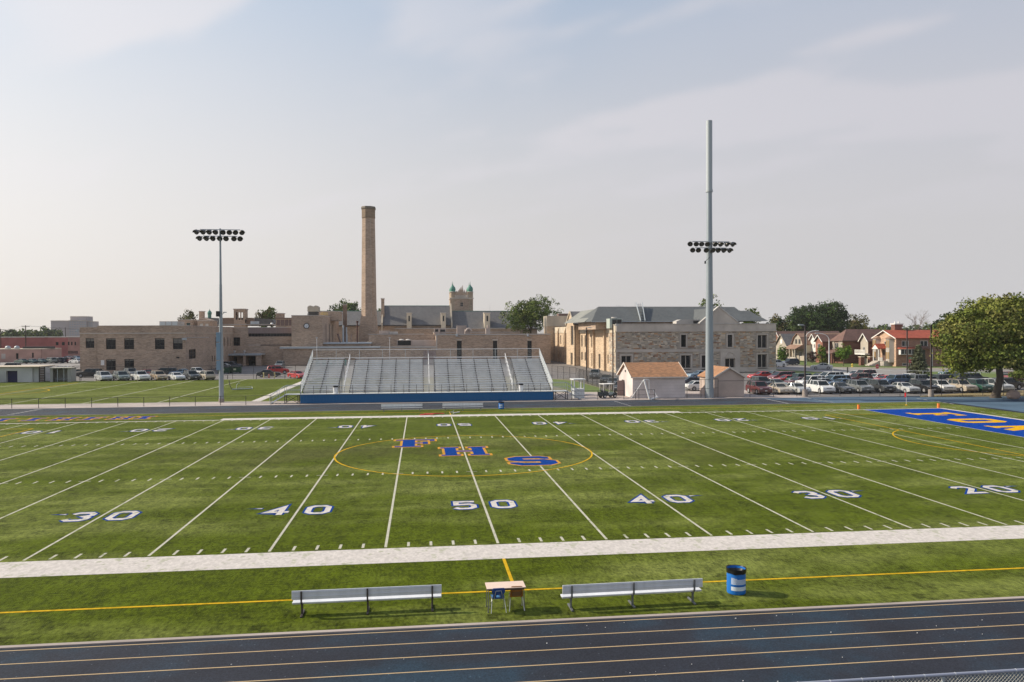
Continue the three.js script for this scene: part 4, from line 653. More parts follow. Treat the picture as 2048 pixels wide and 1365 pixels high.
{ // dugout hut, grey shelter, barrel at the far left of the practice turf
  const mH = mat(0.64, 0.645, 0.63, 0.75, { map: texMottle }), y1 = 2.75; let o = thing('storage_hut', 'long low white hut with dark blue doorway behind the practice turf', 'hut', [0, 0, 0], 0); const xa = -92, xb = gr(62, 765)[0], z = -119.2; let b = new B();
  const d0 = pz(12.5, 760, z)[0], d1 = pz(35, 760, z)[0]; b.box(xa, 0, z - 6, d0, y1, z); b.box(d1, 0, z - 6, xb, y1, z); b.box(d0, 2.1, z - 6, d1, y1, z); b.build('wall', mH, o); b = new B(); b.box(d0, 0, z - 0.9, d1, 2.1, z - 0.6); b.build('door', mat(0.012, 0.014, 0.07, 0.6), o); b = new B(); b.box(xa - 0.3, y1, z - 6.2, xb + 1.2, y1 + 0.14, z + 0.35); b.build('roof', mat(0.55, 0.46, 0.35, 0.7), o);
  b = new B(); b.box(xb, 0, z - 5.5, xb + 1.1, y1 - 0.05, z - 0.4); b.build('side_room', mH, o);
  o = thing('equipment_gate', 'brown slatted gate between white hut and grey shelter', 'gate', [0, 0, 0], 0); const g0 = pz(79, 760, z)[0], g1 = pz(89.5, 760, z)[0]; for (let k = 0; k < 6; k++) { b = new B(); b.box(g0, 0.1 + k * 0.44, z, g1, 0.46 + k * 0.44, z + 0.04); b.build('slat', mat(0.13, 0.10, 0.09, 0.8), o); } for (const x of [g0, g1]) { b = new B(); b.box(x - 0.08, 0, z - 0.08, x + 0.08, 2.8, z + 0.06); b.build('post', mBlackMetal, o); }
  o = thing('dugout_shelter', 'grey open-fronted shelter with dark bench beside the brown gate', 'shelter', [0, 0, 0], 0); const s0 = pz(100, 760, z)[0], s1 = pz(142, 760, z)[0]; b = new B(); b.box(s0, 0, z - 2.2, s1, 2.5, z - 2.0); b.box(s0, 0, z - 2.0, s0 + 0.12, 2.5, z); b.box(s1 - 0.12, 0, z - 2.0, s1, 2.5, z); b.box(s0 + 0.12, 0, z - 0.1, s0 + 0.5, 2.5, z); b.box(s1 - 0.6, 0, z - 0.1, s1 - 0.12, 2.5, z); b.build('wall', mat(0.33, 0.33, 0.31, 0.7), o); b = new B(); b.box(s0 - 0.15, 2.5, z - 2.4, s1 + 0.15, 2.62, z + 0.3); b.build('roof', mat(0.45, 0.42, 0.36, 0.7), o); b = new B(); b.box(s0 + 0.3, 0.42, z - 1.2, s1 - 0.3, 0.5, z - 0.8); for (const x of [s0 + 0.5, s1 - 0.5]) b.box(x, 0, z - 1.1, x + 0.08, 0.42, z - 0.9); b.build('bench', mGalv, o);
  for (const x of [lerp(s0, s1, 0.36), lerp(s0, s1, 0.66)]) { b = new B(); b.box(x - 0.05, 0, z - 0.06, x + 0.05, 2.5, z); b.build('post', mGalv, o); }
  const [bx, bz] = gr(42, 764.5); o = thing('traffic_barrel', 'red traffic barrel with white bands before the white hut', 'barrel', [bx, 0, bz], 0); b = new B(); b.lathe([[0, 1.0], [0.22, 1.0], [0.26, 0.85], [0.27, 0.6], [0.30, 0.55], [0.31, 0.1], [0.4, 0.06], [0.4, 0], [0, 0]], [0, 0, 0], 16); b.build('drum', mat(0.60, 0.06, 0.035, 0.6), o); for (const y of [0.35, 0.68]) { b = new B(); b.lathe([[0.31, y], [0.315, y + 0.01], [0.305, y + 0.12], [0.29, y + 0.12]], [0, 0, 0], 16); b.build('band', mWhite, o); }
}
// ------------------------------------------------------------------ school buildings (all square to the field)
const mapF = z => (a, y, n) => [a, y, z + n];          // facade facing the field
const mapW = x => (a, y, n) => [x - n, y, a];          // facade facing the sun side, a = z
const mapE = x => (a, y, n) => [x + n, y, -a];         // facade facing away from it, a = -z
function facade(parent, name, map, a0, a1, y0, y1, wins, m, depth = 0.25, o = {}) { // a wall with real openings and a window in each
  const b = new B(), xs = [...new Set([a0, a1, ...wins.flatMap(w => [w[0], w[1]])])].filter(q => q >= a0 && q <= a1).sort((p, q) => p - q), ys = [...new Set([y0, y1, ...wins.flatMap(w => [w[2], w[3]])])].filter(q => q >= y0 && q <= y1).sort((p, q) => p - q);
  for (let i = 0; i + 1 < xs.length; i++) for (let j = 0; j + 1 < ys.length; j++) {
    const cx = (xs[i] + xs[i + 1]) / 2, cy = (ys[j] + ys[j + 1]) / 2; if (wins.some(w => cx > w[0] && cx < w[1] && cy > w[2] && cy < w[3])) continue;
    b.quad(map(xs[i], ys[j], 0), map(xs[i + 1], ys[j], 0), map(xs[i + 1], ys[j + 1], 0), map(xs[i], ys[j + 1], 0));
  }
  for (const w of wins) { const q = (a, y, n) => map(a, y, n); const [p0, p1, q0, q1] = w; b.quad(q(p0, q0, 0), q(p0, q1, 0), q(p0, q1, -depth), q(p0, q0, -depth)); b.quad(q(p1, q0, 0), q(p1, q0, -depth), q(p1, q1, -depth), q(p1, q1, 0)); b.quad(q(p0, q1, 0), q(p1, q1, 0), q(p1, q1, -depth), q(p0, q1, -depth)); b.quad(q(p0, q0, 0), q(p0, q0, -depth), q(p1, q0, -depth), q(p1, q0, 0)); }
  const wall = b.build(name, m, parent);
  for (const w of wins) window_(parent, map, w, depth, { ...o, ...(w[4] || {}) });
  return wall;
}
function mbox(b, map, a0, a1, y0, y1, n0, n1) { // box in facade coordinates
  const q = (a, y, n) => map(a, y, n); return b.hex([q(a0, y0, n0), q(a1, y0, n0), q(a1, y0, n1), q(a0, y0, n1), q(a0, y1, n0), q(a1, y1, n0), q(a1, y1, n1), q(a0, y1, n1)]);
}
function window_(parent, map, [a0, a1, y0, y1], depth, o = {}) {
  const f = o.f ?? 0.07, b = new B(), d = -depth; mbox(b, map, a0, a0 + f, y0, y1, d, d + 0.08); mbox(b, map, a1 - f, a1, y0, y1, d, d + 0.08); mbox(b, map, a0 + f, a1 - f, y1 - f, y1, d, d + 0.08); mbox(b, map, a0 + f, a1 - f, y0, y0 + f, d, d + 0.08);
  for (let k = 1; k < (o.nx ?? 1); k++) { const a = lerp(a0, a1, k / o.nx); mbox(b, map, a - f / 2, a + f / 2, y0 + f, y1 - f, d, d + 0.07); }
  for (let k = 1; k < (o.ny ?? 1); k++) { const y = lerp(y0, y1, k / o.ny); mbox(b, map, a0 + f, a1 - f, y - f / 2, y + f / 2, d, d + 0.065); }
  const w = b.build('window', o.frame ?? mFrameDark, parent), g = new B(); g.quad(map(a0, y0, d + 0.02), map(a1, y0, d + 0.02), map(a1, y1, d + 0.02), map(a0, y1, d + 0.02)); g.build('pane', o.glass ?? mGlassDark, w);
  if (o.sill) { const s = new B(); mbox(s, map, a0 - 0.1, a1 + 0.1, y0 - 0.16, y0 - 0.01, 0.003, 0.09); s.build('sill', mLime, w); }
  if (o.blind) { const s = new B(); const yb = lerp(y1, y0, o.blind); s.quad(map(a0 + f, yb, d + 0.03), map(a1 - f, yb, d + 0.03), map(a1 - f, y1 - f, d + 0.03), map(a0 + f, y1 - f, d + 0.03)); s.build('blind', mat(0.20, 0.19, 0.17, 0.9), w); }
  return w;
}
const WF = z => (u0, v0, u1, v1, o) => { const p = pz(u0, v1, z), q = pz(u1, v0, z); return [p[0], q[0], p[1], q[1], o]; };
const WW = x => (u0, v0, u1, v1, o) => { const p = px_(u0, v1, x), q = px_(u1, v1, x), t = px_((u0 + u1) / 2, v0, x); return [Math.min(p[0], q[0]), Math.max(p[0], q[0]), px_((u0 + u1) / 2, v1, x)[1], t[1], o]; };
function body(parent, x0, x1, y1, zb, zf, m, roofM = mCap, y0 = 0) { // the mass behind the facades
  const b = new B(); b.box(x0, y0, zb, x1, y1, zf); b.build('wall', m, parent); const r = new B(); r.box(x0 + 0.05, y1 + 0.002, zb + 0.05, x1 - 0.05, y1 + 0.05, zf - 0.05); r.build('flat_roof', roofM, parent);
}
const mRoofGrey = mat(0.22, 0.21, 0.20, 0.9, { map: texMottle }), mMetalPink = mat(0.34, 0.255, 0.235, 0.6, { map: texStreak }), mMetalBrown = mat(0.16, 0.105, 0.09, 0.6), mDuct = mat(0.60, 0.49, 0.43, 0.7, { map: texMottle }), mShutterGreen = mat(0.05, 0.09, 0.085, 0.6);

{ // --- left classroom block with its long wall running back
  const o = thing('classroom_block', 'two-storey tan brick block with paired dark windows beside the school yard', 'school building'), z = -146, W = WF(z);
  const x0 = pz(195, 700, z)[0], xe = pz(371, 700, z)[0], xl = pz(160, 700, z - 0.5)[0], yt = pz(250, 652.5, z)[1], zb = -190;
  const o2 = { nx: 2, ny: 3, blind: 0.15 };
  facade(o, 'wall', mapF(z), x0, xe, 0, yt, [W(212, 677, 231.5, 699, o2), W(248.5, 677, 268, 699, o2), W(310, 677, 329, 699, o2), W(346, 677, 365, 699, { nx: 2, ny: 3, blind: 0.45 }), W(212.5, 719, 231.5, 741, o2), W(249, 718.5, 268, 741, o2), W(352.6, 714, 359, 717)], mBrickTan);
  facade(o, 'wall', mapF(z - 0.5), xl, x0, 0, yt - 0.3, [WF(z - 0.5)(171.5, 677, 188.5, 696.5, { nx: 2, ny: 2, blind: 0.3 })], mBrickTan);
  body(o, xl, xe - 0.3, yt - 0.4, zb, z - 0.8, mBrickTan, mRoofGrey);
  const WE = (u0, v0, u1, v1, p) => { const a = px_(u0, v0, xe), c = px_(u1, v0, xe), y1 = px_((u0 + u1) / 2, v0, xe)[1], y0 = px_((u0 + u1) / 2, v1, xe)[1]; return [Math.min(-a[0], -c[0]), Math.max(-a[0], -c[0]), y0, y1, p]; };
  facade(o, 'wall', mapE(xe), -z, -zb, 0, yt, [WE(377.5, 699, 392, 718, { nx: 2, ny: 3 }), WE(431, 675, 434.2, 694), WE(437, 675, 440, 694), WE(447.5, 675, 449.5, 693.5), WE(455, 675, 457, 693), WE(459.7, 675, 461, 692.5), WE(424, 712, 426, 723), WE(428.5, 712, 430.5, 723)], mBrickTan, 0.25);
  let b = new B(); b.box(x0, yt, z - 0.35, xe, yt + 0.12, z + 0.06); b.box(xe - 0.35, yt, zb, xe + 0.06, yt + 0.12, z - 0.351); b.build('coping', mLime, o); b = new B(); b.box(xl, yt - 0.3, z - 0.85, x0 - 0.01, yt - 0.18, z - 0.44); b.build('coping', mLime, o);
  const yc = pz(250, 667, z)[1]; b = new B(); b.box(x0, yc - 0.12, z + 0.003, xe, yc + 0.1, z + 0.14); b.build('cornice', mLime, o); b = new B(); b.box(xl, yc - 0.12, z - 0.497, x0 - 0.002, yc + 0.1, z - 0.36); b.build('cornice', mLime, o); b = new B(); b.box(xe + 0.003, yc - 0.1, zb, xe + 0.1, yc + 0.06, z); b.build('cornice', mLimeWarm, o);
  b = new B(); const yl = px_(395, 675.5, xe)[1]; b.box(xe + 0.003, yl - 0.07, px_(417, 675, xe)[0], xe + 0.12, yl + 0.07, z - 0.4); b.build('ledge', mCap, o);
  b = new B(); rbox(b, xe - 0.6, yl - 0.55, z + 0.05, xe + 0.35, yl - 0.05, z + 0.5, 0.05); b.build('wall_floodlight', mGalv, o); b = new B(); rbox(b, xl - 0.5, yt - 1.2, z - 0.4, xl, yt - 0.8, z + 0.1, 0.05); b.build('wall_floodlight', mGalv, o);
  b = new B(); b.tube([x0 - 0.05, 0.5, z - 0.38], [x0 - 0.05, 5.0, z - 0.38], 0.07, 0.07, 6); b.build('downpipe', mDarkMetal, o);
  b = new B(); rbox(b, x0 + 0.7, 2.0, z + 0.01, x0 + 1.4, 3.1, z + 0.04, 0.01); b.build('wall_sign', mWhite, o);
  const sk = thing('roof_skylight', 'long pale roof skylight on the left brick block', 'skylight'), zs = -160; const s0 = pz(319, 650, zs), s1 = pz(356, 643, zs); b = new B(); b.prism([[s0[0], s0[1] - 0.8], [s1[0], s0[1] - 0.8], [s1[0], s1[1]], [s0[0], s1[1]]], (a, y, d) => [a, y, d], zs - 5, zs); b.build('curb', mLime, sk); for (let k = 0; k < 3; k++) { b = new B(); b.box(lerp(s0[0], s1[0], k / 3) + 0.1, s0[1] - 0.1, zs + 0.01, lerp(s0[0], s1[0], (k + 1) / 3) - 0.1, s1[1] - 0.1, zs + 0.06); b.build('pane', mat(0.60, 0.62, 0.60, 0.4), sk); }
}
{ // --- entrance wing between classroom block and clock block
  const o = thing('entrance_wing', 'tan brick wing with ribbed metal fascia, strip windows and flat entrance canopy', 'school building'), z = -190, W = WF(z);
  const x0 = pz(462, 700, z)[0] - 1, x1 = pz(497, 700, z)[0], x2 = pz(584, 700, z)[0], yt = pz(480, 656, z)[1], zb = -225;
  facade(o, 'wall', mapF(z), x0, x1, 0, yt, [W(465, 675, 480, 692, { nx: 2, ny: 2 }), W(467.5, 714, 474, 726)], mBrickTan);
  const ya = pz(540, 673.5, z)[1], yb = pz(540, 667.3, z)[1];
  facade(o, 'wall', mapF(z), x1, x2, 0, ya, [W(491, 712.5, 511, 731.5, { nx: 4, ny: 2 })], mBrickTan);
  let b = new B(); b.box(x1, ya + 0.002, z - 0.5, x2, yb - 0.002, z - 0.3); b.build('strip_window', mGlassDark, o); for (let k = 0; k <= 14; k++) { b = new B(); const x = lerp(x1, x2, k / 14); b.box(x - 0.06, ya, z - 0.3, x + 0.06, yb, z - 0.2); b.build('mullion', mFrameDark, o); }
  const n = 46; b = new B(); for (let k = 0; k < n; k++) { const a = lerp(x1, x2, k / n), c = lerp(x1, x2, (k + 1) / n); b.box(a, yb, z - 0.4, c - 0.04, yt, z + (k % 2 ? 0.10 : 0.04)); } stuff(b.build('ribbed_fascia', mMetalPink, o)); b = new B(); b.box(x1, yt + 0.001, z - 0.5, x2, yt + 0.14, z + 0.16); b.build('coping', mCap, o); b = new B(); b.box(x0, yt + 0.001, z - 0.4, x1 - 0.001, yt + 0.12, z + 0.06); b.build('coping', mLime, o);
  body(o, x0, x2, yt - 0.2, zb, z - 0.55, mBrickTan, mRoofGrey);
  const yk = pz(540, 690.5, z)[1]; b = new B(); b.box(pz(497, 690, z)[0], yk - 0.08, z + 0.003, pz(521, 690, z)[0], yk + 0.08, z + 0.12); b.build('belt_course', mLime, o); b = new B(); b.box(pz(521.5, 690, z)[0], yk - 0.12, z + 0.003, x2, yk + 0.08, z + 0.05); b.build('belt_course', mFrameDark, o);
  const zc = -184, c0 = pz(452, 710, zc), c1 = pz(522, 707.5, zc), y1 = pz(500, 708, zc)[1]; b = new B(); b.box(c0[0], y1 - 0.45, z, c1[0], y1, zc); b.build('canopy', mGalv, o); for (const [ua, ub] of [[511.5, 521.5], [486, 490.5], [452.5, 455]]) { b = new B(); b.box(pz(ua, 720, zc)[0], 0, zc - 1.2, pz(ub, 720, zc)[0], y1 - 0.452, zc - 0.3); b.build('canopy_pier', mBrickTan, o); }
  for (const u of [469, 489]) { b = new B(); const q = pz(u, 706, zc - 2); b.lathe([[0, 0.9], [0.35, 0.8], [0.35, 0.5], [0.2, 0.45], [0.2, 0], [0, 0]], [q[0], y1, zc - 2], 10); b.build('roof_vent', mCap, o); }
}
{ // --- block with the wall clock
  const o = thing('clock_block', 'tall plain tan brick block with round wall clock', 'school building'), z = -186.5, x0 = pz(583, 660, z)[0], x1 = pz(645, 660, z)[0], yt = pz(612, 632, z)[1], zb = -229;
  let b = new B(); b.box(x0, 0, zb, x1, yt, z); b.build('wall', mBrickTan, o); b = new B(); b.box(x0 - 0.05, yt, zb, x1 + 0.05, yt + 0.16, z + 0.06); b.build('coping', mLime, o);
  for (const [u0, u1] of [[651.5, 652.3], [658.5, 659.3], [665, 665.8]]) { b = new B(); const a = px_(u0, 650, x1)[0], c = px_(u1, 650, x1)[0]; b.box(x1 + 0.002, 6, a, x1 + 0.05, yt - 2.2, c); b.build('wall_joint', mFrameDark, o); }
  const ck = thing('wall_clock', 'round white wall clock high on the tall brick block', 'clock'), cc = pz(613.2, 652.3, z), R = 0.72; b = new B(); b.add(new THREE.CylinderGeometry(R, R, 0.12, 28).rotateX(Math.PI / 2), M4(cc[0], cc[1], z + 0.065)); b.build('dial', mat(0.66, 0.68, 0.70, 0.5), ck);
  b = new B(); b.add(new THREE.TorusGeometry(R, 0.09, 8, 28), M4(cc[0], cc[1], z + 0.13)); b.build('rim', mFrameDark, ck); for (let k = 0; k < 12; k++) { b = new B(); const f = k / 12 * 2 * Math.PI; b.bar([cc[0] + Math.sin(f) * 0.47, cc[1] + Math.cos(f) * 0.47, z + 0.135], [cc[0] + Math.sin(f) * 0.61, cc[1] + Math.cos(f) * 0.61, z + 0.135], 0.07, 0.02); b.build('hour_mark', mFrameDark, ck); }
  b = new B(); b.bar([cc[0], cc[1], z + 0.15], [cc[0] + 0.30, cc[1] + 0.12, z + 0.15], 0.07, 0.02); b.build('hour_hand', mFrameDark, ck); b = new B(); b.bar([cc[0], cc[1], z + 0.17], [cc[0] - 0.06, cc[1] - 0.5, z + 0.17], 0.06, 0.02); b.build('minute_hand', mFrameDark, ck);
  const ct = thing('cooling_tower', 'boxy pale cooling tower with twin rounded top on the clock block roof', 'cooling tower'), zc = -194, p = pz(615, 632, zc), q = pz(637, 611, zc), xm = (p[0] + q[0]) / 2, pts = [[p[0], p[1] + 1.2], [q[0], p[1] + 1.2], [q[0], q[1] - 0.5]]; for (let k = 0; k <= 6; k++) { const t = k / 6; pts.push([lerp(q[0], xm, t), q[1] - 0.5 + 0.45 * Math.sin(t * Math.PI)]); } for (let k = 1; k <= 6; k++) { const t = k / 6; pts.push([lerp(xm, p[0], t), q[1] - 0.5 + 0.45 * Math.sin(t * Math.PI)]); }
  b = new B(); b.prism(pts, (a, y, d) => [a, y, d], zc - 3.5, zc); b.build('casing', mat(0.46, 0.41, 0.33, 0.7, { map: texMottle }), ct); b = new B(); b.box(p[0] + 0.3, yt + 0.15, zc - 3.2, q[0] - 0.3, p[1] + 1.199, zc - 0.1); b.build('louvre_base', mFrameDark, ct);
  const pb = thing('roof_penthouse', 'low brick penthouse behind yellow guard rail on the clock block', 'penthouse'), zp = -205; const a0 = pz(637, 636, zp), a1 = pz(676.5, 623.5, zp); b = new B(); b.box(a0[0], yt - 1, zp - 12, a1[0], a1[1], zp); b.build('wall', mBrickTan, pb); b = new B(); b.box(a0[0] - 0.1, a1[1], zp - 12, a1[0] + 0.1, a1[1] + 0.15, zp + 0.1); b.build('coping', mLime, pb);
  const yr = thing('guard_rail', 'yellow guard rail on the edge of the clock block roof', 'railing'), zy = -190.5, r0 = pz(642, 632, zy), r1 = pz(655, 626, zy), mY = mat(0.62, 0.46, 0.10, 0.6); for (let k = 0; k < 5; k++) { b = new B(); const x = lerp(r0[0], r1[0], k / 4); b.tube([x, yt + 0.15, zy], [x, r1[1], zy], 0.05, 0.05, 6); b.build('post', mY, yr); } for (const t of [0.5, 1]) { b = new B(); b.tube([r0[0], lerp(yt + 0.15, r1[1], t), zy], [r1[0], lerp(yt + 0.15, r1[1], t), zy], 0.05, 0.05, 6); b.build('rail', mY, yr); }
}
{ // --- low boiler house behind the bleacher
  const o = thing('boiler_house', 'low tan brick building with pale flat roof edge behind the bleacher', 'school building'), z = -184, x0 = pz(567, 710, z)[0], x1 = pz(872, 710, z)[0], yt = pz(700, 697, z)[1], yf = pz(700, 693.3, z)[1];
  facade(o, 'wall', mapF(z), x0, x1, 0, yt, [], mBrickTan); body(o, x0, x1, yt - 0.1, -202, z - 0.3, mBrickTan, mRoofGrey);
  const xs = pz(760, 695, z)[0]; let b = new B(); b.box(x0 - 0.9, yt, z - 2, xs, yf, z + 0.5); b.build('roof_fascia', mat(0.46, 0.49, 0.50, 0.5), o); b = new B(); b.box(xs + 0.01, yt + 0.02, z - 1, x1, yf - 0.1, z + 0.12); b.build('coping', mCap, o);
  const r0 = pz(646, 693, -188), r1 = pz(740, 685.3, -188); b = new B(); b.box(r0[0], yf - 0.3, -200, r1[0], r1[1] - 0.35, -188); b.build('raised_roof_wall', mBrickTan, o); b = new B(); b.box(r0[0] - 0.3, r1[1] - 0.35, -200, r1[0] + 0.3, r1[1], -187.6); b.build('raised_roof', mat(0.48, 0.52, 0.55, 0.5), o);
  const d0 = pz(847, 735, z), d1 = pz(872, 701.5, z); b = new B(); for (let k = 0; k < 14; k++) b.box(lerp(d0[0], d1[0], k / 14), 0, z + 0.004, lerp(d0[0], d1[0], (k + 0.86) / 14), d1[1], z + 0.06); b.build('roller_door', mMetalPink, o);
  const g0 = pz(738, 694, -194), g1 = pz(848, 668, -194); b = new B(); b.box(g0[0], 3, -215, pz(873, 690, -194)[0], g1[1] - 0.2, -194); b.build('upper_wall', mBrickTan, o); b = new B(); b.box(g0[0] - 0.1, g1[1] - 0.2, -215, g1[0], g1[1], -193.85); b.build('coping', mCap, o);
  for (const [u, v0, v1, r, m] of [[686.5, 651, 685, 0.26, mGalv], [693, 655, 685, 0.2, mGalv], [714.6, 645, 684, 0.19, mat(0.075, 0.02, 0.015, 0.6)], [695, 669, 684, 0.07, mGalv], [702.5, 668, 684, 0.09, mMetalPink]]) { b = new B(); const a = pz(u, v1, -190), c = pz(u, v0, -190); b.tube([a[0], r1[1] - 0.2, -190], [c[0], c[1], -190], r, r, 10); if (u > 710) b.tube([c[0], c[1] - 0.1, -190], [c[0], c[1] + 0.35, -190], r * 1.8, r * 1.8, 10); b.build('vent_pipe', m, o); }
  b = new B(); b.bar([pz(681, 684, -190)[0], r1[1], -190], [pz(675, 668, -190)[0], pz(675, 668, -190)[1], -190.6], 0.4, 0.3); b.build('pipe_brace', mMetalBrown, o);
  const sk = thing('brick_stack', 'slender dark brick stack rising behind the boiler house', 'chimney'), s0 = pz(686, 650, -228), s1 = pz(693.2, 611, -228); b = new B(); b.box(s0[0], 5, -229.2, s1[0], s1[1], -228); b.build('shaft', mat(0.27, 0.19, 0.14, 0.9, { map: texBrick }), sk); b = new B(); b.box(s0[0] - 0.15, s1[1], -229.35, s1[0] + 0.15, s1[1] + 0.3, -227.85); b.build('cap', mLime, sk);
  const ac = thing('rooftop_chiller', 'rooftop chiller with dark coil panel and pinkish casing over the boiler house', 'air conditioner'), za = -187.5, a0 = pz(794, 692.5, za), a1 = pz(823, 680.5, za), a2 = pz(872, 692, za); b = new B(); b.box(a0[0], a0[1], za - 4, a1[0], a1[1], za); b.build('casing', mDuct, ac); b = new B(); b.box(a0[0] + 0.2, a0[1] + 0.2, za + 0.003, a1[0] - 0.15, a1[1] - 0.15, za + 0.05); b.build('coil_panel', mRubber, ac); b = new B(); b.box(a1[0] + 0.01, a0[1], za - 4, a2[0], a1[1] - 0.05, za - 0.2); b.build('duct_casing', mDuct, ac); for (const t of [0.3, 0.75]) { b = new B(); b.lathe([[0, 0.28], [0.5, 0.22], [0.75, 0]], [lerp(a0[0], a1[0], t), a1[1], za - 2], 14); b.build('fan_cowl', mCap, ac); }
  const dx = thing('duct_box', 'pair of pale duct boxes on the upper flat roof by the smokestack', 'duct'), zd = -200, e0 = pz(758, 668, zd), e1 = pz(795, 661.5, zd), em = pz(778, 665, zd)[0]; b = new B(); b.box(e0[0], e0[1] - 0.5, zd - 3, em, e1[1], zd); b.build('box', mDuct, dx); b = new B(); b.box(em + 0.1, e0[1] - 0.5, zd - 3, e1[0], e1[1] - 0.3, zd); b.build('box', mCap, dx);
  for (const [u, v] of [[634, 677], [779.5, 677]]) { const q = pz(u, 700, -183), t = pz(u, v, -183), p = thing('roof_mast', u < 700 ? 'thin pale mast with lamp head at the left end of the boiler house' : 'thin pale mast with lamp head before the dark chiller', 'mast', [q[0], 0, -182.7]); b = new B(); b.tube([0, 0, 0], [0, t[1], 0], 0.07, 0.07, 6); b.build('pole', mSteelWhite, p); b = new B(); rbox(b, -0.25, t[1], -0.2, 0.25, t[1] + 0.25, 0.2, 0.05); b.build('lamp', mGalv, p); }
  const labs = ['large round green refuse tub against the low brick wall', 'small round green refuse tub against the low brick wall']; for (let k = 0; k < 7; k++) { const u = [621.5, 635.5, 648.5, 661.5, 671.5, 680.5, 690][k], x = pz(u, 718, -182.3)[0], t = thing('green_tub', labs[k < 4 ? 0 : 1], 'tub', [x, 0, -182.3], 0, 'green tubs along the boiler house wall'), s = k < 4 ? 1 : 0.72; b = new B(); b.lathe([[0, 0.02], [0.45 * s, 0.02], [0.62 * s, 1.3], [0.66 * s, 1.34], [0.66 * s, 1.42], [0, 1.56]], [0, 0, 0], 14); b.build('drum', mat(0.008, 0.20, 0.115, 0.5), t); b = new B(); b.lathe([[0, 1.62], [0.5 * s, 1.55], [0.69 * s, 1.43], [0.69 * s, 1.37], [0.6 * s, 1.37]], [0, 0, 0], 14); b.build('lid', mat(0.01, 0.26, 0.15, 0.5), t); }
}
{ // --- gymnasium
  const o = thing('gymnasium', 'wide tan brick gymnasium with three tall narrow windows behind the bleacher', 'school building'), z = -184, W = WF(z), x0 = pz(872.3, 700, z)[0], x1 = pz(1101, 700, z)[0], yt = pz(985, 670.5, z)[1];
  facade(o, 'wall', mapF(z), x0, x1, 0, yt, [W(914, 682, 923.5, 728, { ny: 3 }), W(986, 682, 994.5, 728, { ny: 3 }), W(1055, 682, 1063.5, 728, { ny: 3 })], mBrickTan, 0.35); body(o, x0, x1, yt - 0.15, -226, z - 0.4, mBrickTan, mRoofGrey);
  let b = new B(); b.box(x0 - 0.05, yt, z - 0.7, x1 + 0.1, yt + 0.34, z + 0.14); b.build('coping', mCap, o); b = new B(); b.box(x0 - 0.02, 4, z + 0.003, x0 + 0.32, yt, z + 0.14); b.build('corner_strip', mCap, o);
  for (const u of [918.5, 990, 1059]) { b = new B(); const p = pz(u, 681, z); b.box(p[0] - 0.75, p[1] - 0.05, z + 0.003, p[0] + 0.75, p[1] + 0.28, z + 0.06); b.build('lintel', mLime, o); }
  for (const u of [995.5, 1054]) { b = new B(); const p = pz(u, 675, z); b.box(p[0] - 0.03, 0.5, z + 0.002, p[0] + 0.03, yt, z + 0.02); b.build('wall_joint', mLime, o); }
  for (const u of [914, 1056]) { b = new B(); const p = pz(u, 670, z); rbox(b, p[0] - 0.35, p[1] - 0.5, z + 0.15, p[0] + 0.2, p[1] + 0.3, z + 0.7, 0.06); b.bar([p[0], p[1] - 0.3, z + 0.1], [p[0] + 1.0, p[1] - 0.7, z + 0.2], 0.12); b.build('wall_floodlight', mGalv, o); }
  const bk = thing('rear_wing', 'low brick wing with pale parapets behind the gymnasium roof', 'school building'); for (const [u0, u1, v, zz] of [[868, 1040, 664.5, -229], [790, 1062, 657, -243]]) { const p = pz(u0, v, zz), q = pz(u1, v, zz); b = new B(); b.box(p[0], 0, zz - 12, q[0], p[1] - 0.25, zz); b.build('wall', mBrickTan, bk); b = new B(); b.box(p[0] - 0.1, p[1] - 0.25, zz - 12, q[0] + 0.1, p[1], zz + 0.1); b.build('coping', mCap, bk); }
  for (const [u0, v0, u1, v1, zz, l] of [[914, 651.5, 933, 669, -205, 'square pinkish duct tower on the gymnasium roof'], [879, 657.5, 892, 669.5, -206, 'low pinkish duct with dark grille on the gymnasium roof'], [868.5, 657, 878, 670, -205, 'dark louvred box at the corner of the gymnasium roof'], [930, 659, 940, 669.5, -200, 'curved pale duct beside the square duct tower'], [972, 657, 980.5, 669, -200, 'pale duct with round chimney on the gymnasium roof']]) { const p = pz(u0, v1, zz), q = pz(u1, v0, zz), t = thing('rooftop_duct', l, 'duct'); b = new B(); b.box(p[0], yt - 0.3, zz - 1.8, q[0], q[1], zz); b.build('casing', mDuct, t); b = new B(); if (u0 === 930) b.add(new THREE.TorusGeometry(0.7, 0.35, 8, 12, Math.PI), M4(q[0] - 0.4, q[1] - 0.6, zz + 0.3)); else if (u0 === 972) b.lathe([[0, 0.9], [0.3, 0.9], [0.3, 0], [0, 0]], [(p[0] + q[0]) / 2, q[1], zz - 0.9], 12); else b.box(p[0] + 0.25, lerp(p[1], q[1], 0.45), zz + 0.003, q[0] - 0.25, q[1] - 0.3, zz + 0.05); b.build('grille', u0 === 914 || u0 > 925 ? mDuct : mFrameDark, t); }
}
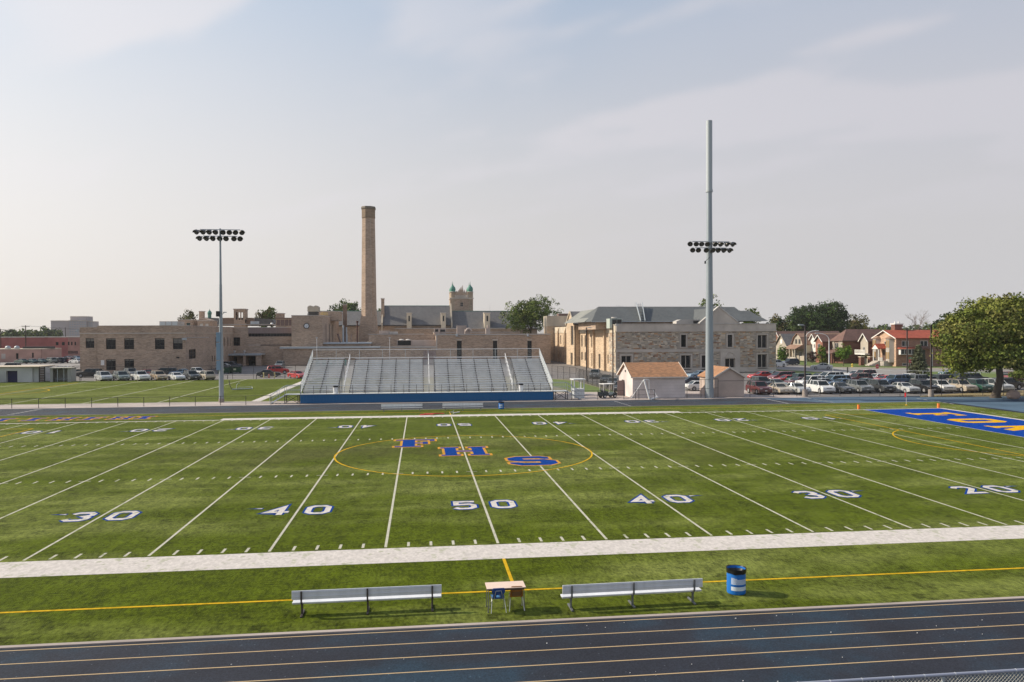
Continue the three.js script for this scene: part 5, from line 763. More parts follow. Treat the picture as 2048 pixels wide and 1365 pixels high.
{ // --- smokestack
  const z = -225, o = thing('smokestack', 'tall octagonal tan brick smokestack with corbelled crown', 'chimney'), c = pz(737.3, 650, z)[0], yT = pz(737, 412, z)[1], yC = pz(737, 436, z)[1], yB = pz(737, 640, z)[1], yb2 = pz(737, 652, z)[1], px = (256) / FPX;
  const oct8 = (r, y) => Array.from({ length: 8 }, (_, k) => { const f = Math.PI / 8 + k * Math.PI / 4; return [c + Math.cos(f) * r / Math.cos(Math.PI / 8), y, z - 2.4 + Math.sin(f) * r / Math.cos(Math.PI / 8)]; });
  const ring = (b, r0, y0, r1, y1) => { const p = oct8(r0, y0), q = oct8(r1, y1); for (let k = 0; k < 8; k++) { const m = (k + 1) % 8; b.quad(p[m], p[k], q[k], q[m]); } }, capp = (b, r, y) => { const p = oct8(r, y); for (let k = 1; k < 7; k++) b.tri(p[0], p[k + 1], p[k]); };
  let b = new B(); ring(b, 14.8 * px, yB, 12.3 * px, yC); b.build('shaft', mBrickTan, o);
  b = new B(); ring(b, 12.3 * px, yC, 13.2 * px, yC + 0.5); ring(b, 13.2 * px, yC + 0.5, 12.8 * px, yC + 0.8); ring(b, 12.8 * px, yC + 0.8, 12.9 * px, yT - 1.0); b.build('crown', mat(0.33, 0.245, 0.17, 0.9, { map: texBrick }), o);
  b = new B(); ring(b, 12.9 * px, yT - 1.0, 14.0 * px, yT - 0.75); ring(b, 14.0 * px, yT - 0.75, 14.0 * px, yT - 0.35); ring(b, 14.0 * px, yT - 0.35, 13 * px, yT); capp(b, 13 * px, yT); b.build('cap', mat(0.26, 0.22, 0.17, 0.9, { map: texMottle }), o);
  const bx0 = c - 19 * px, bx1 = c + 16.5 * px; b = new B(); const zc = z - 2.4, R = 16.2 * px; b.box(bx0, 0, zc - R, bx1, yb2 - 1.5, zc + R); b.hex([[bx0, yb2 - 1.5, zc - R], [bx1, yb2 - 1.5, zc - R], [bx1, yb2 - 1.5, zc + R], [bx0, yb2 - 1.5, zc + R], [c - 14.8 * px, yB + 1.2, zc - 14.8 * px], [bx1 - 0.3, yB + 1.2, zc - 14.8 * px], [bx1 - 0.3, yB + 1.2, zc + R - 0.2], [c - 14.8 * px, yB + 1.2, zc + R - 0.2]]); b.build('base', mBrickTan, o);
  b = new B(); b.box(c + 5 * px, yB + 1.3, zc + 14.9 * px, c + 5.5 * px, yC, zc + 14.95 * px); b.bar([c + 2.2, yB + 1.2, zc + 2.62], [c + 1.8, yC, zc + 2.16], 0.05); b.build('lightning_conductor', mLime, o);
}
{ // --- long hall with slate roof, wall dormers, turreted tower
  const o = thing('main_hall', 'long school hall with steep grey slate roofs and stone wall dormers', 'school building'), z = -255;
  const roof = (u0, u1, vr, ve, d, m = mSlate) => { const e0 = pz(u0, ve, z), e1 = pz(u1, ve, z), y1 = pz((u0 + u1) / 2, vr, z - d)[1], x0 = e0[0], x1 = e1[0]; let b = new B(); b.quad([x0, e0[1], z], [x1, e0[1], z], [x1, y1, z - d], [x0, y1, z - d]); b.quad([x1, e0[1], z - 2 * d], [x0, e0[1], z - 2 * d], [x0, y1, z - d], [x1, y1, z - d]); b.build('slate_roof', m, o); b = new B(); b.box(x0, 0, z - 2 * d + 0.5, x1, e0[1] - 0.05, z - 0.5); b.prism([[z - 0.5, e0[1] - 0.1], [z - 2 * d + 0.5, e0[1] - 0.1], [z - d, y1 - 0.2]], (a, y, q) => [q, y, a], x0 + 0.02, x1 - 0.02); b.build('wall', mBrickTan, o); b = new B(); b.box(x0, e0[1] - 0.35, z - 0.5, x1, e0[1] - 0.02, z + 0.25); b.build('gutter', mFrameDark, o); b = new B(); b.tube([x0, y1, z - d], [x1, y1, z - d], 0.12, 0.12, 6); b.build('ridge', mCopper, o); return [x0, x1, e0[1], y1]; };
  roof(610, 763, 622.6, 651, 8); const r2 = roof(765.5, 902, 612, 650.5, 9); roof(905, 1075, 622.6, 657.5, 8);
  const gable = (u0, u1, vt, d, ex) => { const x0 = pz(u0, 640, z)[0], x1 = pz(u1, 640, z)[0], ye = r2[2], y1 = pz(u0, vt, z - d)[1], b = new B(); b.prism([[z + 0.4, 0], [z + 0.4, ye + 0.8], [z - d, y1 + 0.9], [z - 2 * d - 0.4, ye + 0.8], [z - 2 * d - 0.4, 0]], (a, y, q) => [q, y, a], x0, x1); b.build('gable_parapet', mLimeWarm, o); };
  gable(762.5, 765.3, 612, 9); gable(902.2, 904.8, 612, 9);
  let b = new B(); { const p = pz(761.5, 640, z), q = pz(767.5, 598, z); b.box(p[0], p[1], z - 5, q[0], q[1], z - 3.6); b.build('gable_chimney', mBrickTan, o); b = new B(); b.box(p[0] - 0.15, q[1], z - 5.15, q[0] + 0.15, q[1] + 0.35, z - 3.45); b.build('chimney_cap', mLime, o); }
  for (const [u0, u1, v] of [[813.5, 823, 627], [882.5, 891.5, 627], [969, 980, 627]]) { // tall stone wall dormers
    const p = pz(u0, 660, z + 1.2), q = pz(u1, v, z + 1.2), m = mapF(z + 1.2), w = (q[0] - p[0]); const g = new THREE.Group(); g.name = 'wall_dormer'; o.add(g); facade(g, 'wall', m, p[0], q[0], p[1] - 3, q[1], [[p[0] + w * 0.36, p[0] + w * 0.66, q[1] - 3.0, q[1] - 0.9]], mLimeWarm, 0.3); b = new B(); b.box(p[0], p[1] - 3, z - 3.5, q[0], q[1] - 0.01, z + 0.85); b.build('flank', mLimeWarm, g); b = new B(); b.box(p[0] - 0.2, q[1], z - 3.5, q[0] + 0.2, q[1] + 0.25, z + 1.4); b.build('coping', mLime, g);
  }
  for (const u of [834, 979.5]) { const p = pz(u, 612, z - 9), b2 = new B(); b2.tube([p[0], p[1] - (u > 900 ? 2 : 0), z - 9], [p[0], p[1] + 1.2, z - 9], 0.04, 0.02, 5); b2.build('lightning_rod', mGalv, o); }

  const t = thing('turreted_tower', 'square stone tower with four green copper onion domes over the slate roofs', 'tower'), zt = -270, p = pz(900.5, 621, zt), q = pz(946, 598, zt), yA = pz(920, 598, zt)[1], yP = pz(920, 588, zt)[1], W = q[0] - p[0], xm = (p[0] + q[0]) / 2, tw = W * 0.235;
  const wx = pz(923.5, 605, zt)[0]; facade(t, 'wall', mapF(zt), p[0], q[0], 0, yA, [[wx - 0.55, wx + 0.55, pz(0, 613.5, zt)[1] + 0, pz(0, 605, zt)[1], { nx: 2, ny: 2, frame: mLime }]].map(w => { w[2] = pz(923, 613.5, zt)[1]; w[3] = pz(923, 605, zt)[1]; return w; }), mBrickTan, 0.3); b = new B(); b.box(p[0], 0, zt - W, q[0], yA - 0.02, zt - 0.35); b.build('wall', mBrickTan, t);
  b = new B(); b.box(p[0] - 0.25, yA, zt - W - 0.25, q[0] + 0.25, yA + 0.4, zt + 0.25); b.build('string_course', mLime, t);
  for (const zz of [zt - 0.5, zt - W + 0.1]) { for (let k = 0; k < 7; k++) { b = new B(); const x = lerp(p[0] + tw, q[0] - tw, k / 6); b.box(x - 0.28, yA + 0.4, zz, x + 0.28, yA + 1.5, zz + 0.4); b.build('parapet_pier', mLime, t); } b = new B(); b.box(p[0] + tw, yA + 1.5, zz, q[0] - tw, yP + 0.3, zz + 0.4); b.build('parapet_wall', mBrickTan, t); for (let k = 0; k < 6; k++) { const x = lerp(p[0] + tw + 0.4, q[0] - tw - 0.4, k / 5), h = [0.9, 1.2, 2.2, 3.0, 1.3, 1.0][k]; b = new B(); b.hex([[x - 0.28, yP + 0.3, zz], [x + 0.28, yP + 0.3, zz], [x + 0.28, yP + 0.3, zz + 0.4], [x - 0.28, yP + 0.3, zz + 0.4], [x - 0.08, yP + 0.3 + h, zz + 0.15], [x + 0.08, yP + 0.3 + h, zz + 0.15], [x + 0.08, yP + 0.3 + h, zz + 0.25], [x - 0.08, yP + 0.3 + h, zz + 0.25]]); b.build('crest_finial', mBrickTan, t); } b = new B(); b.box(xm - 0.75, yP + 0.3, zz, xm + 0.75, yP + 1.6, zz + 0.35); b.build('crest', mBrickTan, t); }
  for (const [sx, sz] of [[0, 0], [1, 0], [0, 1], [1, 1]]) {
    const x = sx ? q[0] - tw / 2 : p[0] + tw / 2, zz = sz ? zt - W + tw / 2 : zt - tw / 2, y0 = pz(905, 598, zt)[1], y1 = pz(905, 584, zt)[1];
    b = new B(); b.add(new THREE.CylinderGeometry(tw * 0.54, tw * 0.54, y1, 8), M4(x, y1 / 2, zz + 0.15)); b.build('turret', mat(0.50, 0.40, 0.30, 0.9, { map: texBrick }), t); b = new B(); b.lathe([[0, 4.0], [0.05, 3.9], [0.10, 2.9], [0.3, 2.4], [0.55, 2.05], [0.95, 1.6], [1.12, 1.0], [1.1, 0.5], [1.0, 0.1], [1.15, 0], [1.15, -0.15], [0, -0.15]], [x, y1 + 0.15, zz + 0.15], 16); b.build('copper_dome', mCopper, t); b = new B(); b.lathe([[0, 0.3], [tw * 0.62, 0.3], [tw * 0.62, 0], [0, 0]], [x, y1 - 0.2, zz + 0.15], 8); b.build('turret_cornice', mLime, t);
  }
}
{ // --- older wing far left: gables, louvred tower, green cupola
  const z = -252; let b;
  const o = thing('old_wing', 'old school wing with slate roofs, dormers and chimney behind the left block', 'school building');
  const blk = (u0, v0, u1, v1, zz, d, m, nm) => { const p = pz(u0, v1, zz), q = pz(u1, v0, zz); b = new B(); b.box(p[0], 0, zz - d, q[0], q[1], zz); return b.build(nm, m, o); };
  blk(372, 655, 560, 650.5, z + 20, 6, mBrickTan, 'wall'); { const p = pz(421, 649.5, z + 20.2), q = pz(552, 649.5, z + 20.2); b = new B(); b.box(p[0], p[1] - 0.1, z + 14, q[0], p[1] + 0.12, z + 20.3); b.build('coping', mCap, o); }
  for (const [u0, u1, v, vb, glass] of [[356, 385.5, 641, 654, mShutterGreen], [395, 421.5, 642.5, 654, mat(0.62, 0.60, 0.56, 0.6)]]) { const zz = z + 30, p = pz(u0, vb, zz), q = pz(u1, v, zz), w = q[0] - p[0]; facade(o, 'wall', mapF(zz), p[0], q[0], 0, q[1], [0.14, 0.56].map(t => [p[0] + w * t, p[0] + w * (t + 0.27), p[1], q[1] - 0.8, { glass, frame: mLime }]), mBrickTan); b = new B(); b.box(p[0], 0, zz - 8, q[0], q[1] - 0.02, zz - 0.3); b.build('wall', mBrickTan, o); b = new B(); b.box(p[0] - 0.15, q[1], zz - 8, q[0] + 0.15, q[1] + 0.25, zz + 0.12); b.build('coping', mLime, o); }
  const pr = (pts, zz, d, m, nm) => { const w = pts.map(([u, v]) => pz(u, v, zz)); b = new B(); b.prism(w, (a, y, q) => [a, y, q], zz - d, zz); return b.build(nm, m, o); };
  pr([[390, 655], [424, 655], [416, 640], [399, 636]], z + 24, 8, mBrickTan, 'gable'); pr([[398, 640], [407, 640], [407, 623.5], [398, 623.5]], z + 22, 1.6, mBrickTan, 'chimney'); pr([[397.3, 624], [407.7, 624], [407.7, 622.5], [397.3, 622.5]], z + 22.2, 2, mLime, 'chimney_cap');
  pr([[421, 652], [440, 652], [434, 636.5], [407, 635.5]], z, 9, mSlate, 'slate_roof'); pr([[436, 652], [513, 652], [505, 636], [443, 636]], z - 1, 9, mat(0.29, 0.205, 0.155, 0.9, { map: texBrick }), 'upper_wall'); pr([[508, 652], [553, 652], [545, 639], [510, 636.5]], z - 3, 9, mSlate, 'slate_roof'); pr([[560, 652], [640, 652], [636, 640], [560, 640]], z - 3, 9, mSlate, 'slate_roof');
  const t = thing('louvred_tower', 'square brick ventilation tower with three open louvre slots above the old wing', 'tower'), zt = z + 1, p = pz(467.5, 640, zt), q = pz(490, 619.5, zt), w = q[0] - p[0]; b = new B(); for (const f of [zt, zt - 4]) { for (const [a, c] of [[0, 0.18], [0.34, 0.42], [0.58, 0.66], [0.82, 1]]) b.box(p[0] + w * a, p[1] - 1, f - 0.4, p[0] + w * c, q[1] - 0.9, f); b.box(p[0], q[1] - 0.9, f - 0.4, q[0], q[1], f); } for (const x of [p[0], q[0] - 0.35]) b.box(x, p[1] - 1, zt - 3.99, x + 0.35, q[1] - 0.01, zt - 0.41); b.build('louvre_wall', mBrickTan, t); b = new B(); b.box(p[0] - 0.2, q[1], zt - 4.6, q[0] + 0.2, q[1] + 0.3, zt + 0.2); b.build('coping', mLime, t); b = new B(); b.box(p[0], 0, zt - 4.3, q[0], p[1], zt - 0.02); b.build('base', mBrickTan, t);
  const cu = thing('copper_cupola', 'small round green copper cupola with onion dome above the old wing', 'cupola'), cc = pz(419.3, 641, z - 6), ct = pz(419.3, 617.5, z - 6); const H = ct[1] - cc[1]; b = new B(); b.lathe([[0, 0], [0.62, 0], [0.62, H * 0.5], [0.78, H * 0.5], [0.78, H * 0.56], [0, H * 0.56]].map(([r, y]) => [r, y - 1]), [cc[0], cc[1] + 1, z - 6], 12); b.build('drum', mCopper, cu); b = new B(); b.lathe([[0, H], [0.06, H * 0.97], [0.1, H * 0.86], [0.4, H * 0.80], [0.72, H * 0.68], [0.75, H * 0.6], [0.6, H * 0.55], [0, H * 0.55]], [cc[0], cc[1], z - 6], 14); b.build('dome', mCopper, cu); b = new B(); b.box(cc[0] - 0.6, 0, z - 6.6, cc[0] + 0.6, cc[1] + 0.1, z - 5.4); b.build('base', mBrickTan, cu);
  const ph = thing('plant_room', 'brown panelled rooftop plant room left of the clock block', 'plant room'), zz = -214, a = pz(551.5, 653, zz), c = pz(586, 637.5, zz); b = new B(); b.box(a[0], 5, zz - 8, c[0], c[1], zz); b.build('wall', mBrickTan, ph); for (let k = 0; k < 4; k++) { b = new B(); b.box(lerp(a[0], c[0], 0.05 + k * 0.24), a[1] + 0.2, zz + 0.003, lerp(a[0], c[0], 0.05 + k * 0.24 + 0.2), c[1] - 0.4, zz + 0.06); b.build('panel', mMetalBrown, ph); } b = new B(); b.box(a[0] - 0.4, c[1], zz - 8, c[0], c[1] + 0.25, zz + 0.4); b.build('roof', mMetalBrown, ph); const d0 = pz(551.5, 638, zz - 5), d1 = pz(565, 628, zz - 5); b = new B(); b.box(d0[0], d0[1] - 1, zz - 9, d1[0], d1[1], zz - 5); b.build('lift_head', mBrickTan, ph); b = new B(); b.box(d0[0] - 0.2, d1[1], zz - 9, d1[0] + 0.2, d1[1] + 0.25, zz - 4.8); b.build('lift_head_cap', mLime, ph);
  for (const [u0, v0, u1, v1, l] of [[501, 643, 516, 649.5, 'small grey air handler on the flat roof of the old wing'], [538, 645, 545, 650, 'round white vent cowl on the flat roof of the old wing']]) { const zq = z + 19, p2 = pz(u0, v1, zq), q2 = pz(u1, v0, zq), t2 = thing('roof_unit', l, 'roof unit'); b = new B(); if (u0 > 530) b.lathe([[0, 0.9], [0.4, 0.85], [0.45, 0.5], [0.75, 0.4], [0.85, 0], [0, 0]], [(p2[0] + q2[0]) / 2, p2[1] - 0.2, zq - 2], 14); else b.box(p2[0], p2[1] - 0.5, zq - 2, q2[0], q2[1], zq); b.build('casing', u0 > 530 ? mWhite : mGalv, t2); b = new B(); b.box(p2[0] + 0.2, p2[1] - 0.4, zq - 1.9, q2[0] - 0.2, p2[1] - 0.22, zq + 0.05); b.build('curb', mFrameDark, t2); }
}
// --- stone building on the right
const STONES = [[0.50, 0.42, 0.33], [0.60, 0.51, 0.40], [0.38, 0.34, 0.29], [0.54, 0.33, 0.19], [0.34, 0.20, 0.13], [0.68, 0.61, 0.51], [0.44, 0.39, 0.34], [0.57, 0.41, 0.25]];
function stonework(parent, map, a0, a1, y0, y1, holes, seed) { // rubble courses: each stone its own small block, too small to pick apart
  reseed(seed); const b = new B(); b.color(1, 1, 1); let y = y0;
  while (y < y1 - 0.05) {
    const h = Math.min(rr(0.15, 0.34), y1 - y); let a = a0;
    while (a < a1 - 0.02) {
      const w = Math.min(rr(0.25, 0.95), a1 - a), c0 = a + 0.012, c1 = a + w - 0.012, cy0 = y + 0.01, cy1 = y + h - 0.01; a += w;
      if (holes.some(q => c1 > q[0] && c0 < q[1] && cy1 > q[2] && cy0 < q[3])) continue;
      const s = STONES[Math.floor(rnd() * rnd() * 8.5) % 8], t = rr(0.70, 1.22); b.col = s.map(q => q * t); const n = rr(0.02, 0.055), e = 0.015;
      const F = [map(c0 + e, cy0 + e, n), map(c1 - e, cy0 + e, n), map(c1 - e, cy1 - e, n), map(c0 + e, cy1 - e, n)], K = [map(c0, cy0, 0.002), map(c1, cy0, 0.002), map(c1, cy1, 0.002), map(c0, cy1, 0.002)];
      b.quad(...F); for (let k = 0; k < 4; k++) { const m = (k + 1) % 4; b.quad(K[k], K[m], F[m], F[k]); }
    }
    y += h;
  }
  return stuff(b.build('rubble_stonework', mStone, parent));
}
const mStone = mat(1, 1, 1, 0.92, { vertexColors: true, map: texSpeck }), mMortar = mat(0.36, 0.31, 0.26, 0.95);
{
  const z = -129.8, o = thing('stone_building', 'two-storey rubble stone school building with limestone parapet and slate roofs', 'school building'), x0 = 38.6, x1 = pz(1552, 700, z)[0], xm = pz(1480, 700, z)[0], W = WF(z), yt = pz(1390, 649, z)[1], yp = pz(1390, 662.5, z)[1], yb0 = pz(1390, 704, z)[1], yb1 = pz(1390, 698.5, z)[1];
  const two = { nx: 2, f: 0.13 }, q2 = { ...two, frame: mLime }; let b;
  const wins = [W(1362, 670, 1372, 694.5, { f: 0.08 }), W(1242.5, 711.5, 1263, 731, q2), W(1362, 710.5, 1382, 738.5, q2), W(1403, 710.5, 1422, 738.5, q2), W(1455, 670, 1464.5, 694.5, { f: 0.08 }), W(1450, 717, 1470, 742, q2), W(1515, 670, 1534, 697, q2), W(1515, 708.5, 1534, 736, q2)];
  facade(o, 'wall', mapF(z), x0, x1, 0, yp, wins, mMortar, 0.35);
  const holes = wins.map(w => [w[0] - 0.32, w[1] + 0.32, w[2] - 0.25, w[3] + 0.32]); const sur = [pz(1440, 0, z)[0], pz(1480, 0, z)[0], -1, pz(1460, 703.5, z)[1]]; holes.push([x0, x1, yb0, yb1], sur);
  stonework(o, mapF(z), x0 + 0.3, xm, 1.0, yp, holes, 5); stonework(o, mapF(z + 0.0), xm + 0.05, x1 - 0.02, 1.0, yp, holes.slice(0, -2), 15);
  for (const w of wins) { const s = new B(), g = 0.26, m = mapF(z); mbox(s, m, w[0] - g, w[0], w[2] - 0.2, w[3] + g, 0.003, 0.09); mbox(s, m, w[1], w[1] + g, w[2] - 0.2, w[3] + g, 0.003, 0.09); mbox(s, m, w[0], w[1], w[3], w[3] + g, 0.003, 0.09); mbox(s, m, w[0], w[1], w[2] - 0.2, w[2], 0.003, 0.12); s.build('window_surround', mLime, o); }
  b = new B(); b.box(x0, 0, z + 0.003, x1, 1.0, z + 0.12); b.build('plinth', mLime, o); b = new B(); b.box(x0, yb0, z + 0.003, xm, yb1, z + 0.10); b.build('belt_course', mLime, o); b = new B(); b.box(x0, yp - 0.12, z + 0.004, x1 + 0.1, yp + 0.12, z + 0.22); b.build('cornice', mLime, o);
  const nb = 15; for (let k = 0; k < nb; k++) { b = new B(); b.box(lerp(x0, x1, k / nb) + 0.008, yp + 0.12, z - 0.5, lerp(x0, x1, (k + 1) / nb) - 0.008, yt, z + 0.1 + (k % 3) * 0.002); b.build('parapet_panel', mLime, o); } b = new B(); b.box(x0 - 0.05, yt, z - 0.55, x1 + 0.1, yt + 0.15, z + 0.2); b.build('coping', mCap, o);
  { const sw = new B(), m = mapF(z); mbox(sw, m, sur[0], wins[5][0] - 0.27, 1.0, sur[3], 0.003, 0.07); mbox(sw, m, wins[5][1] + 0.27, sur[1] - 0.02, 1.0, sur[3], 0.003, 0.07); mbox(sw, m, wins[5][0] - 0.27, wins[5][1] + 0.27, wins[5][3] + 0.27, sur[3], 0.003, 0.07); sw.build('limestone_bay', mLime, o); b = new B(); const c = (wins[5][0] + wins[5][1]) / 2; b.add(new THREE.TorusGeometry(1.0, 0.09, 6, 18, Math.PI), M4(c, wins[5][3] + 0.3, z + 0.09)); b.build('arch_moulding', mLime, o); }
  const gx0 = pz(1399, 649, z)[0], gx1 = pz(1479, 649, z)[0], gp = pz(1437.5, 614.5, z); b = new B(); b.prism([[gx0, yt + 0.151], [gx1, yt + 0.151], [gp[0], gp[1]]], (a, y, d) => [a, y, d], z - 0.6, z + 0.05); b.build('stone_gable', mLime, o); for (const gx of [gx0, gx1]) { b = new B(); b.bar([gx, yt + 0.2, z - 0.25], [gp[0], gp[1] + 0.08, z - 0.25], 0.9, 0.22); b.build('gable_coping', mCap, o); }
  body(o, x0 + 0.3, x1, yt - 0.8, -150, z - 0.6, mMortar, mRoofGrey); b = new B(); b.box(x0 + 0.3, 0, -207, 58, yt - 0.9, -150.01); b.build('wall', mBrickBuff, o);
  // slate roofs behind the parapet
  const yr = pz(1300, 614.3, -147)[1], ye = pz(1320, 643.5, -136.5)[1], xr0 = pz(1196, 614, -147)[0], xr1 = pz(1445, 614, -147)[0], xw = pz(1176, 640, -140)[0]; const zE = -136.5, zR = -147, zK = -157.5;
  b = new B(); b.quad([xw, ye, zE], [xr1 + 3, ye, zE], [xr1 + 3, yr, zR], [xr0, yr, zR]); b.tri([xw, ye, zK], [xw, ye, zE], [xr0, yr, zR]); b.quad([xr1 + 3, ye, zK], [xw, ye, zK], [xr0, yr, zR], [xr1 + 3, yr, zR]); b.build('slate_roof', mSlateGreen, o);
  b = new B(); b.box(xw + 1.2, yt - 1.0, zK + 1, xr1, ye + 0.25, zE - 1.1); b.build('upper_wall', mBrickTan, o); b = new B(); b.box(xw, ye - 0.1, zE - 0.05, xr1, ye + 0.06, zE + 0.06); b.build('gutter', mGalv, o); b = new B(); b.tube([xr0, yr, zR], [xr1, yr, zR], 0.1, 0.1, 6); b.build('ridge', mCap, o);
  { const xa = xw - 0.2, xb = xw + 10, xc = xr0, zA = -157, zB = -169, y2 = yr - 0.4; b = new B(); b.quad([xa, ye, zB], [xa, ye, zA + 14], [xc, y2, zA + 10], [xc, y2, zB + 3]); b.quad([xb + 4, ye, zA], [xb + 4, ye, zB], [xc, y2, zB + 3], [xc, y2, zA]); b.build('slate_roof', mat(0.27, 0.275, 0.25, 0.75, { map: texSlate }), o); }
  { const y2 = pz(1480, 622, -139)[1], xh = pz(1498, 622, -139)[0], xe = pz(1537, 648, -131)[0]; b = new B(); b.quad([gp[0] + 1, ye, -131], [xe, ye, -131], [xh, y2, -139], [gp[0] + 1, y2, -139]); b.tri([xe, ye, -131], [xe, ye, -147], [xh, y2, -139]); b.quad([xe, ye, -147], [gp[0] + 1, ye, -147], [gp[0] + 1, y2, -139], [xh, y2, -139]); b.build('slate_roof', mSlateGreen, o); b = new B(); b.quad([gx1, yt - 0.2, z - 0.6], [gx1, yt - 0.2, -147], [gp[0], gp[1] - 0.1, -147], [gp[0], gp[1] - 0.1, z - 0.6]); b.quad([gx0, yt - 0.2, -147], [gx0, yt - 0.2, z - 0.6], [gp[0], gp[1] - 0.1, z - 0.6], [gp[0], gp[1] - 0.1, -147]); b.build('slate_roof', mSlateGreen, o); }
  // long buff west front
  const xs = 38.6, WS = WW(xs), zs = u => px_(u, 700, xs)[0], zEnd = -206; const lw = { f: 0.1, frame: mLimeWarm, glass: mGlassSoft };
  const ww = [WS(1162.5, 671, 1165.2, 694, lw), WS(1169.3, 671, 1171.8, 694.5, lw), WS(1182.6, 670.5, 1186.2, 695.5, lw), WS(1162.5, 704.5, 1165.3, 720.5, lw), WS(1169.3, 705, 1171.8, 722, lw), WS(1183, 707, 1185.3, 733, lw), WS(1197.2, 708.5, 1200.8, 738, lw), WS(1215, 709.5, 1217.3, 728, lw), WS(1120.6, 671, 1122.2, 688, lw), WS(1127, 671.5, 1129.6, 691, lw), WS(1136.3, 671, 1138, 692, lw), WS(1113.5, 702, 1115.2, 713, lw), WS(1120.6, 702, 1122.2, 714, lw), WS(1127, 702, 1129.8, 715, lw), WS(1136.3, 703, 1138, 717, lw)];
  const yq = yp - 0.2; facade(o, 'wall', mapW(xs), zEnd, z - 6.2, 0, yq, ww.filter(w => w[1] < z - 6.3), mBrickBuff, 0.3); facade(o, 'wall', mapW(xs), z - 6.2, z, 0, yq, ww.filter(w => w[0] > z - 6.3), mMortar, 0.3); stonework(o, mapW(xs), z - 6.2, z - 0.3, 0.2, yq, ww.filter(w => w[0] > z - 7).map(w => [w[0] - 0.2, w[1] + 0.2, w[2] - 0.2, w[3] + 0.2]).concat([[z - 7, z, yb0, yb1]]), 25);
  b = new B(); b.box(xs - 0.08, yq, zEnd, xs + 0.5, yt, z - 0.51); b.build('parapet', mLimeWarm, o); b = new B(); b.box(xs - 0.15, yq - 0.12, zEnd, xs - 0.003, yq + 0.1, z - 0.02); b.build('cornice', mLimeWarm, o); b = new B(); b.box(xs - 0.12, yb0, z - 6.2, xs - 0.003, yb1, z - 0.02); b.build('belt_course', mLimeWarm, o); b = new B(); b.box(xs - 0.12, 0, z - 0.3, xs - 0.003, yq - 0.12, z - 0.004); b.build('quoin', mLimeWarm, o);
  for (const u of [1118, 1132, 1176.5, 1189.8, 1211.5]) { b = new B(); const zz = zs(u); b.box(xs - 0.55, 0, zz - 0.4, xs - 0.003, yq + 0.3, zz + 0.4); b.hex([[xs - 0.55, yq + 0.3, zz - 0.4], [xs - 0.003, yq + 0.3, zz - 0.4], [xs - 0.003, yq + 0.3, zz + 0.4], [xs - 0.55, yq + 0.3, zz + 0.4], [xs - 0.12, yt - 0.1, zz - 0.4], [xs - 0.003, yt - 0.1, zz - 0.4], [xs - 0.003, yt - 0.1, zz + 0.4], [xs - 0.12, yt - 0.1, zz + 0.4]]); b.build('buttress', mBrickBuff, o); }
  { // gabled entrance bay
    const za = zs(1160), xb = xs - 1.5, zb2 = za - 11, zm = (za + zb2) / 2, yg = px_(1143.5, 625.5, xb)[1], ye2 = yt + 0.4, B2 = WW(xb); b = new B(); b.box(xb + 0.3, 0, zb2, xs, ye2, za); b.prism([[za, ye2], [zb2, ye2], [zm, yg]], (a, y, d) => [d, y, a], xb + 0.01, xs + 4); b.build('bay_body', mBrickBuff, o);
    const tw = B2(1141.8, 652, 1147, 691, { f: 0.12, nx: 2, frame: mLimeWarm, glass: mGlassSoft }), dw = B2(1141.2, 706, 1145.4, 731, { f: 0.15, frame: mLimeWarm }); tw[2] = Math.max(tw[2], dw[3] + 0.5); facade(o, 'bay_front', mapW(xb), zb2, za, 0, ye2, [tw, dw].map(w => [w[0], w[1], Math.max(0, w[2]), Math.min(ye2 - 0.05, w[3]), w[4]]), mBrickBuff, 0.3);
    for (const [zc, s] of [[za, 1], [zb2, -1]]) { b = new B(); b.hex([[xb - 0.1, ye2 - 0.1, zc + s * 0.3], [xs + 5, ye2 - 0.1, zc + s * 0.3], [xs + 5, yg + 0.1, zm], [xb - 0.1, yg + 0.1, zm], [xb - 0.1, ye2 + 0.15, zc + s * 0.3], [xs + 5, ye2 + 0.15, zc + s * 0.3], [xs + 5, yg + 0.35, zm], [xb - 0.1, yg + 0.35, zm]]); b.build('bay_roof', mSlate, o); b = new B(); b.bar([xb - 0.15, ye2, zc + s * 0.3], [xb - 0.15, yg + 0.3, zm], 0.3, 0.4); b.build('bay_coping', mLimeWarm, o); }
  }
  { const p = pz(1105, 700, -200), q = pz(1141, 632, -200), xw2 = 36.2; b = new B(); b.box(xw2, 0, -212, q[0] + 8, q[1], -206.2); b.build('end_block', mBrickBuff, o); b = new B(); const yy = pz(1110, 653, -206)[1]; b.box(xw2 - 0.12, yy, -212.1, q[0] + 8, q[1] + 0.1, -206.05); b.build('end_parapet', mLimeWarm, o); b = new B(); b.box(xw2 + 4, q[1] + 0.1, -211, xw2 + 9, q[1] + 0.9, -208); b.build('roof_hatch', mMetalBrown, o); }
  for (const s of [0, 0.55]) { b = new B(); const A = pz(1272 + s * 22, 607, zR + 0.5), C = pz(1281 + s * 16, 643, zE + 0.6); b.bar([A[0], A[1], zR + 0.6], [C[0], C[1], zE + 0.8], 0.14, 0.5); b.build('roof_stair_stringer', mGalv, o); } for (let k = 0; k < 12; k++) { b = new B(); const t = k / 11, A = pz(1272, 610, zR + 0.5), C = pz(1281, 643, zE + 0.6), wdt = lerp(1.2, 0.9, t); b.box(lerp(A[0], C[0], t), lerp(A[1], C[1], t), lerp(zR, zE, t) + 0.7, lerp(A[0], C[0], t) + wdt, lerp(A[1], C[1], t) + 0.06, lerp(zR, zE, t) + 1.1); b.build('roof_stair_tread', mGalv, o); }
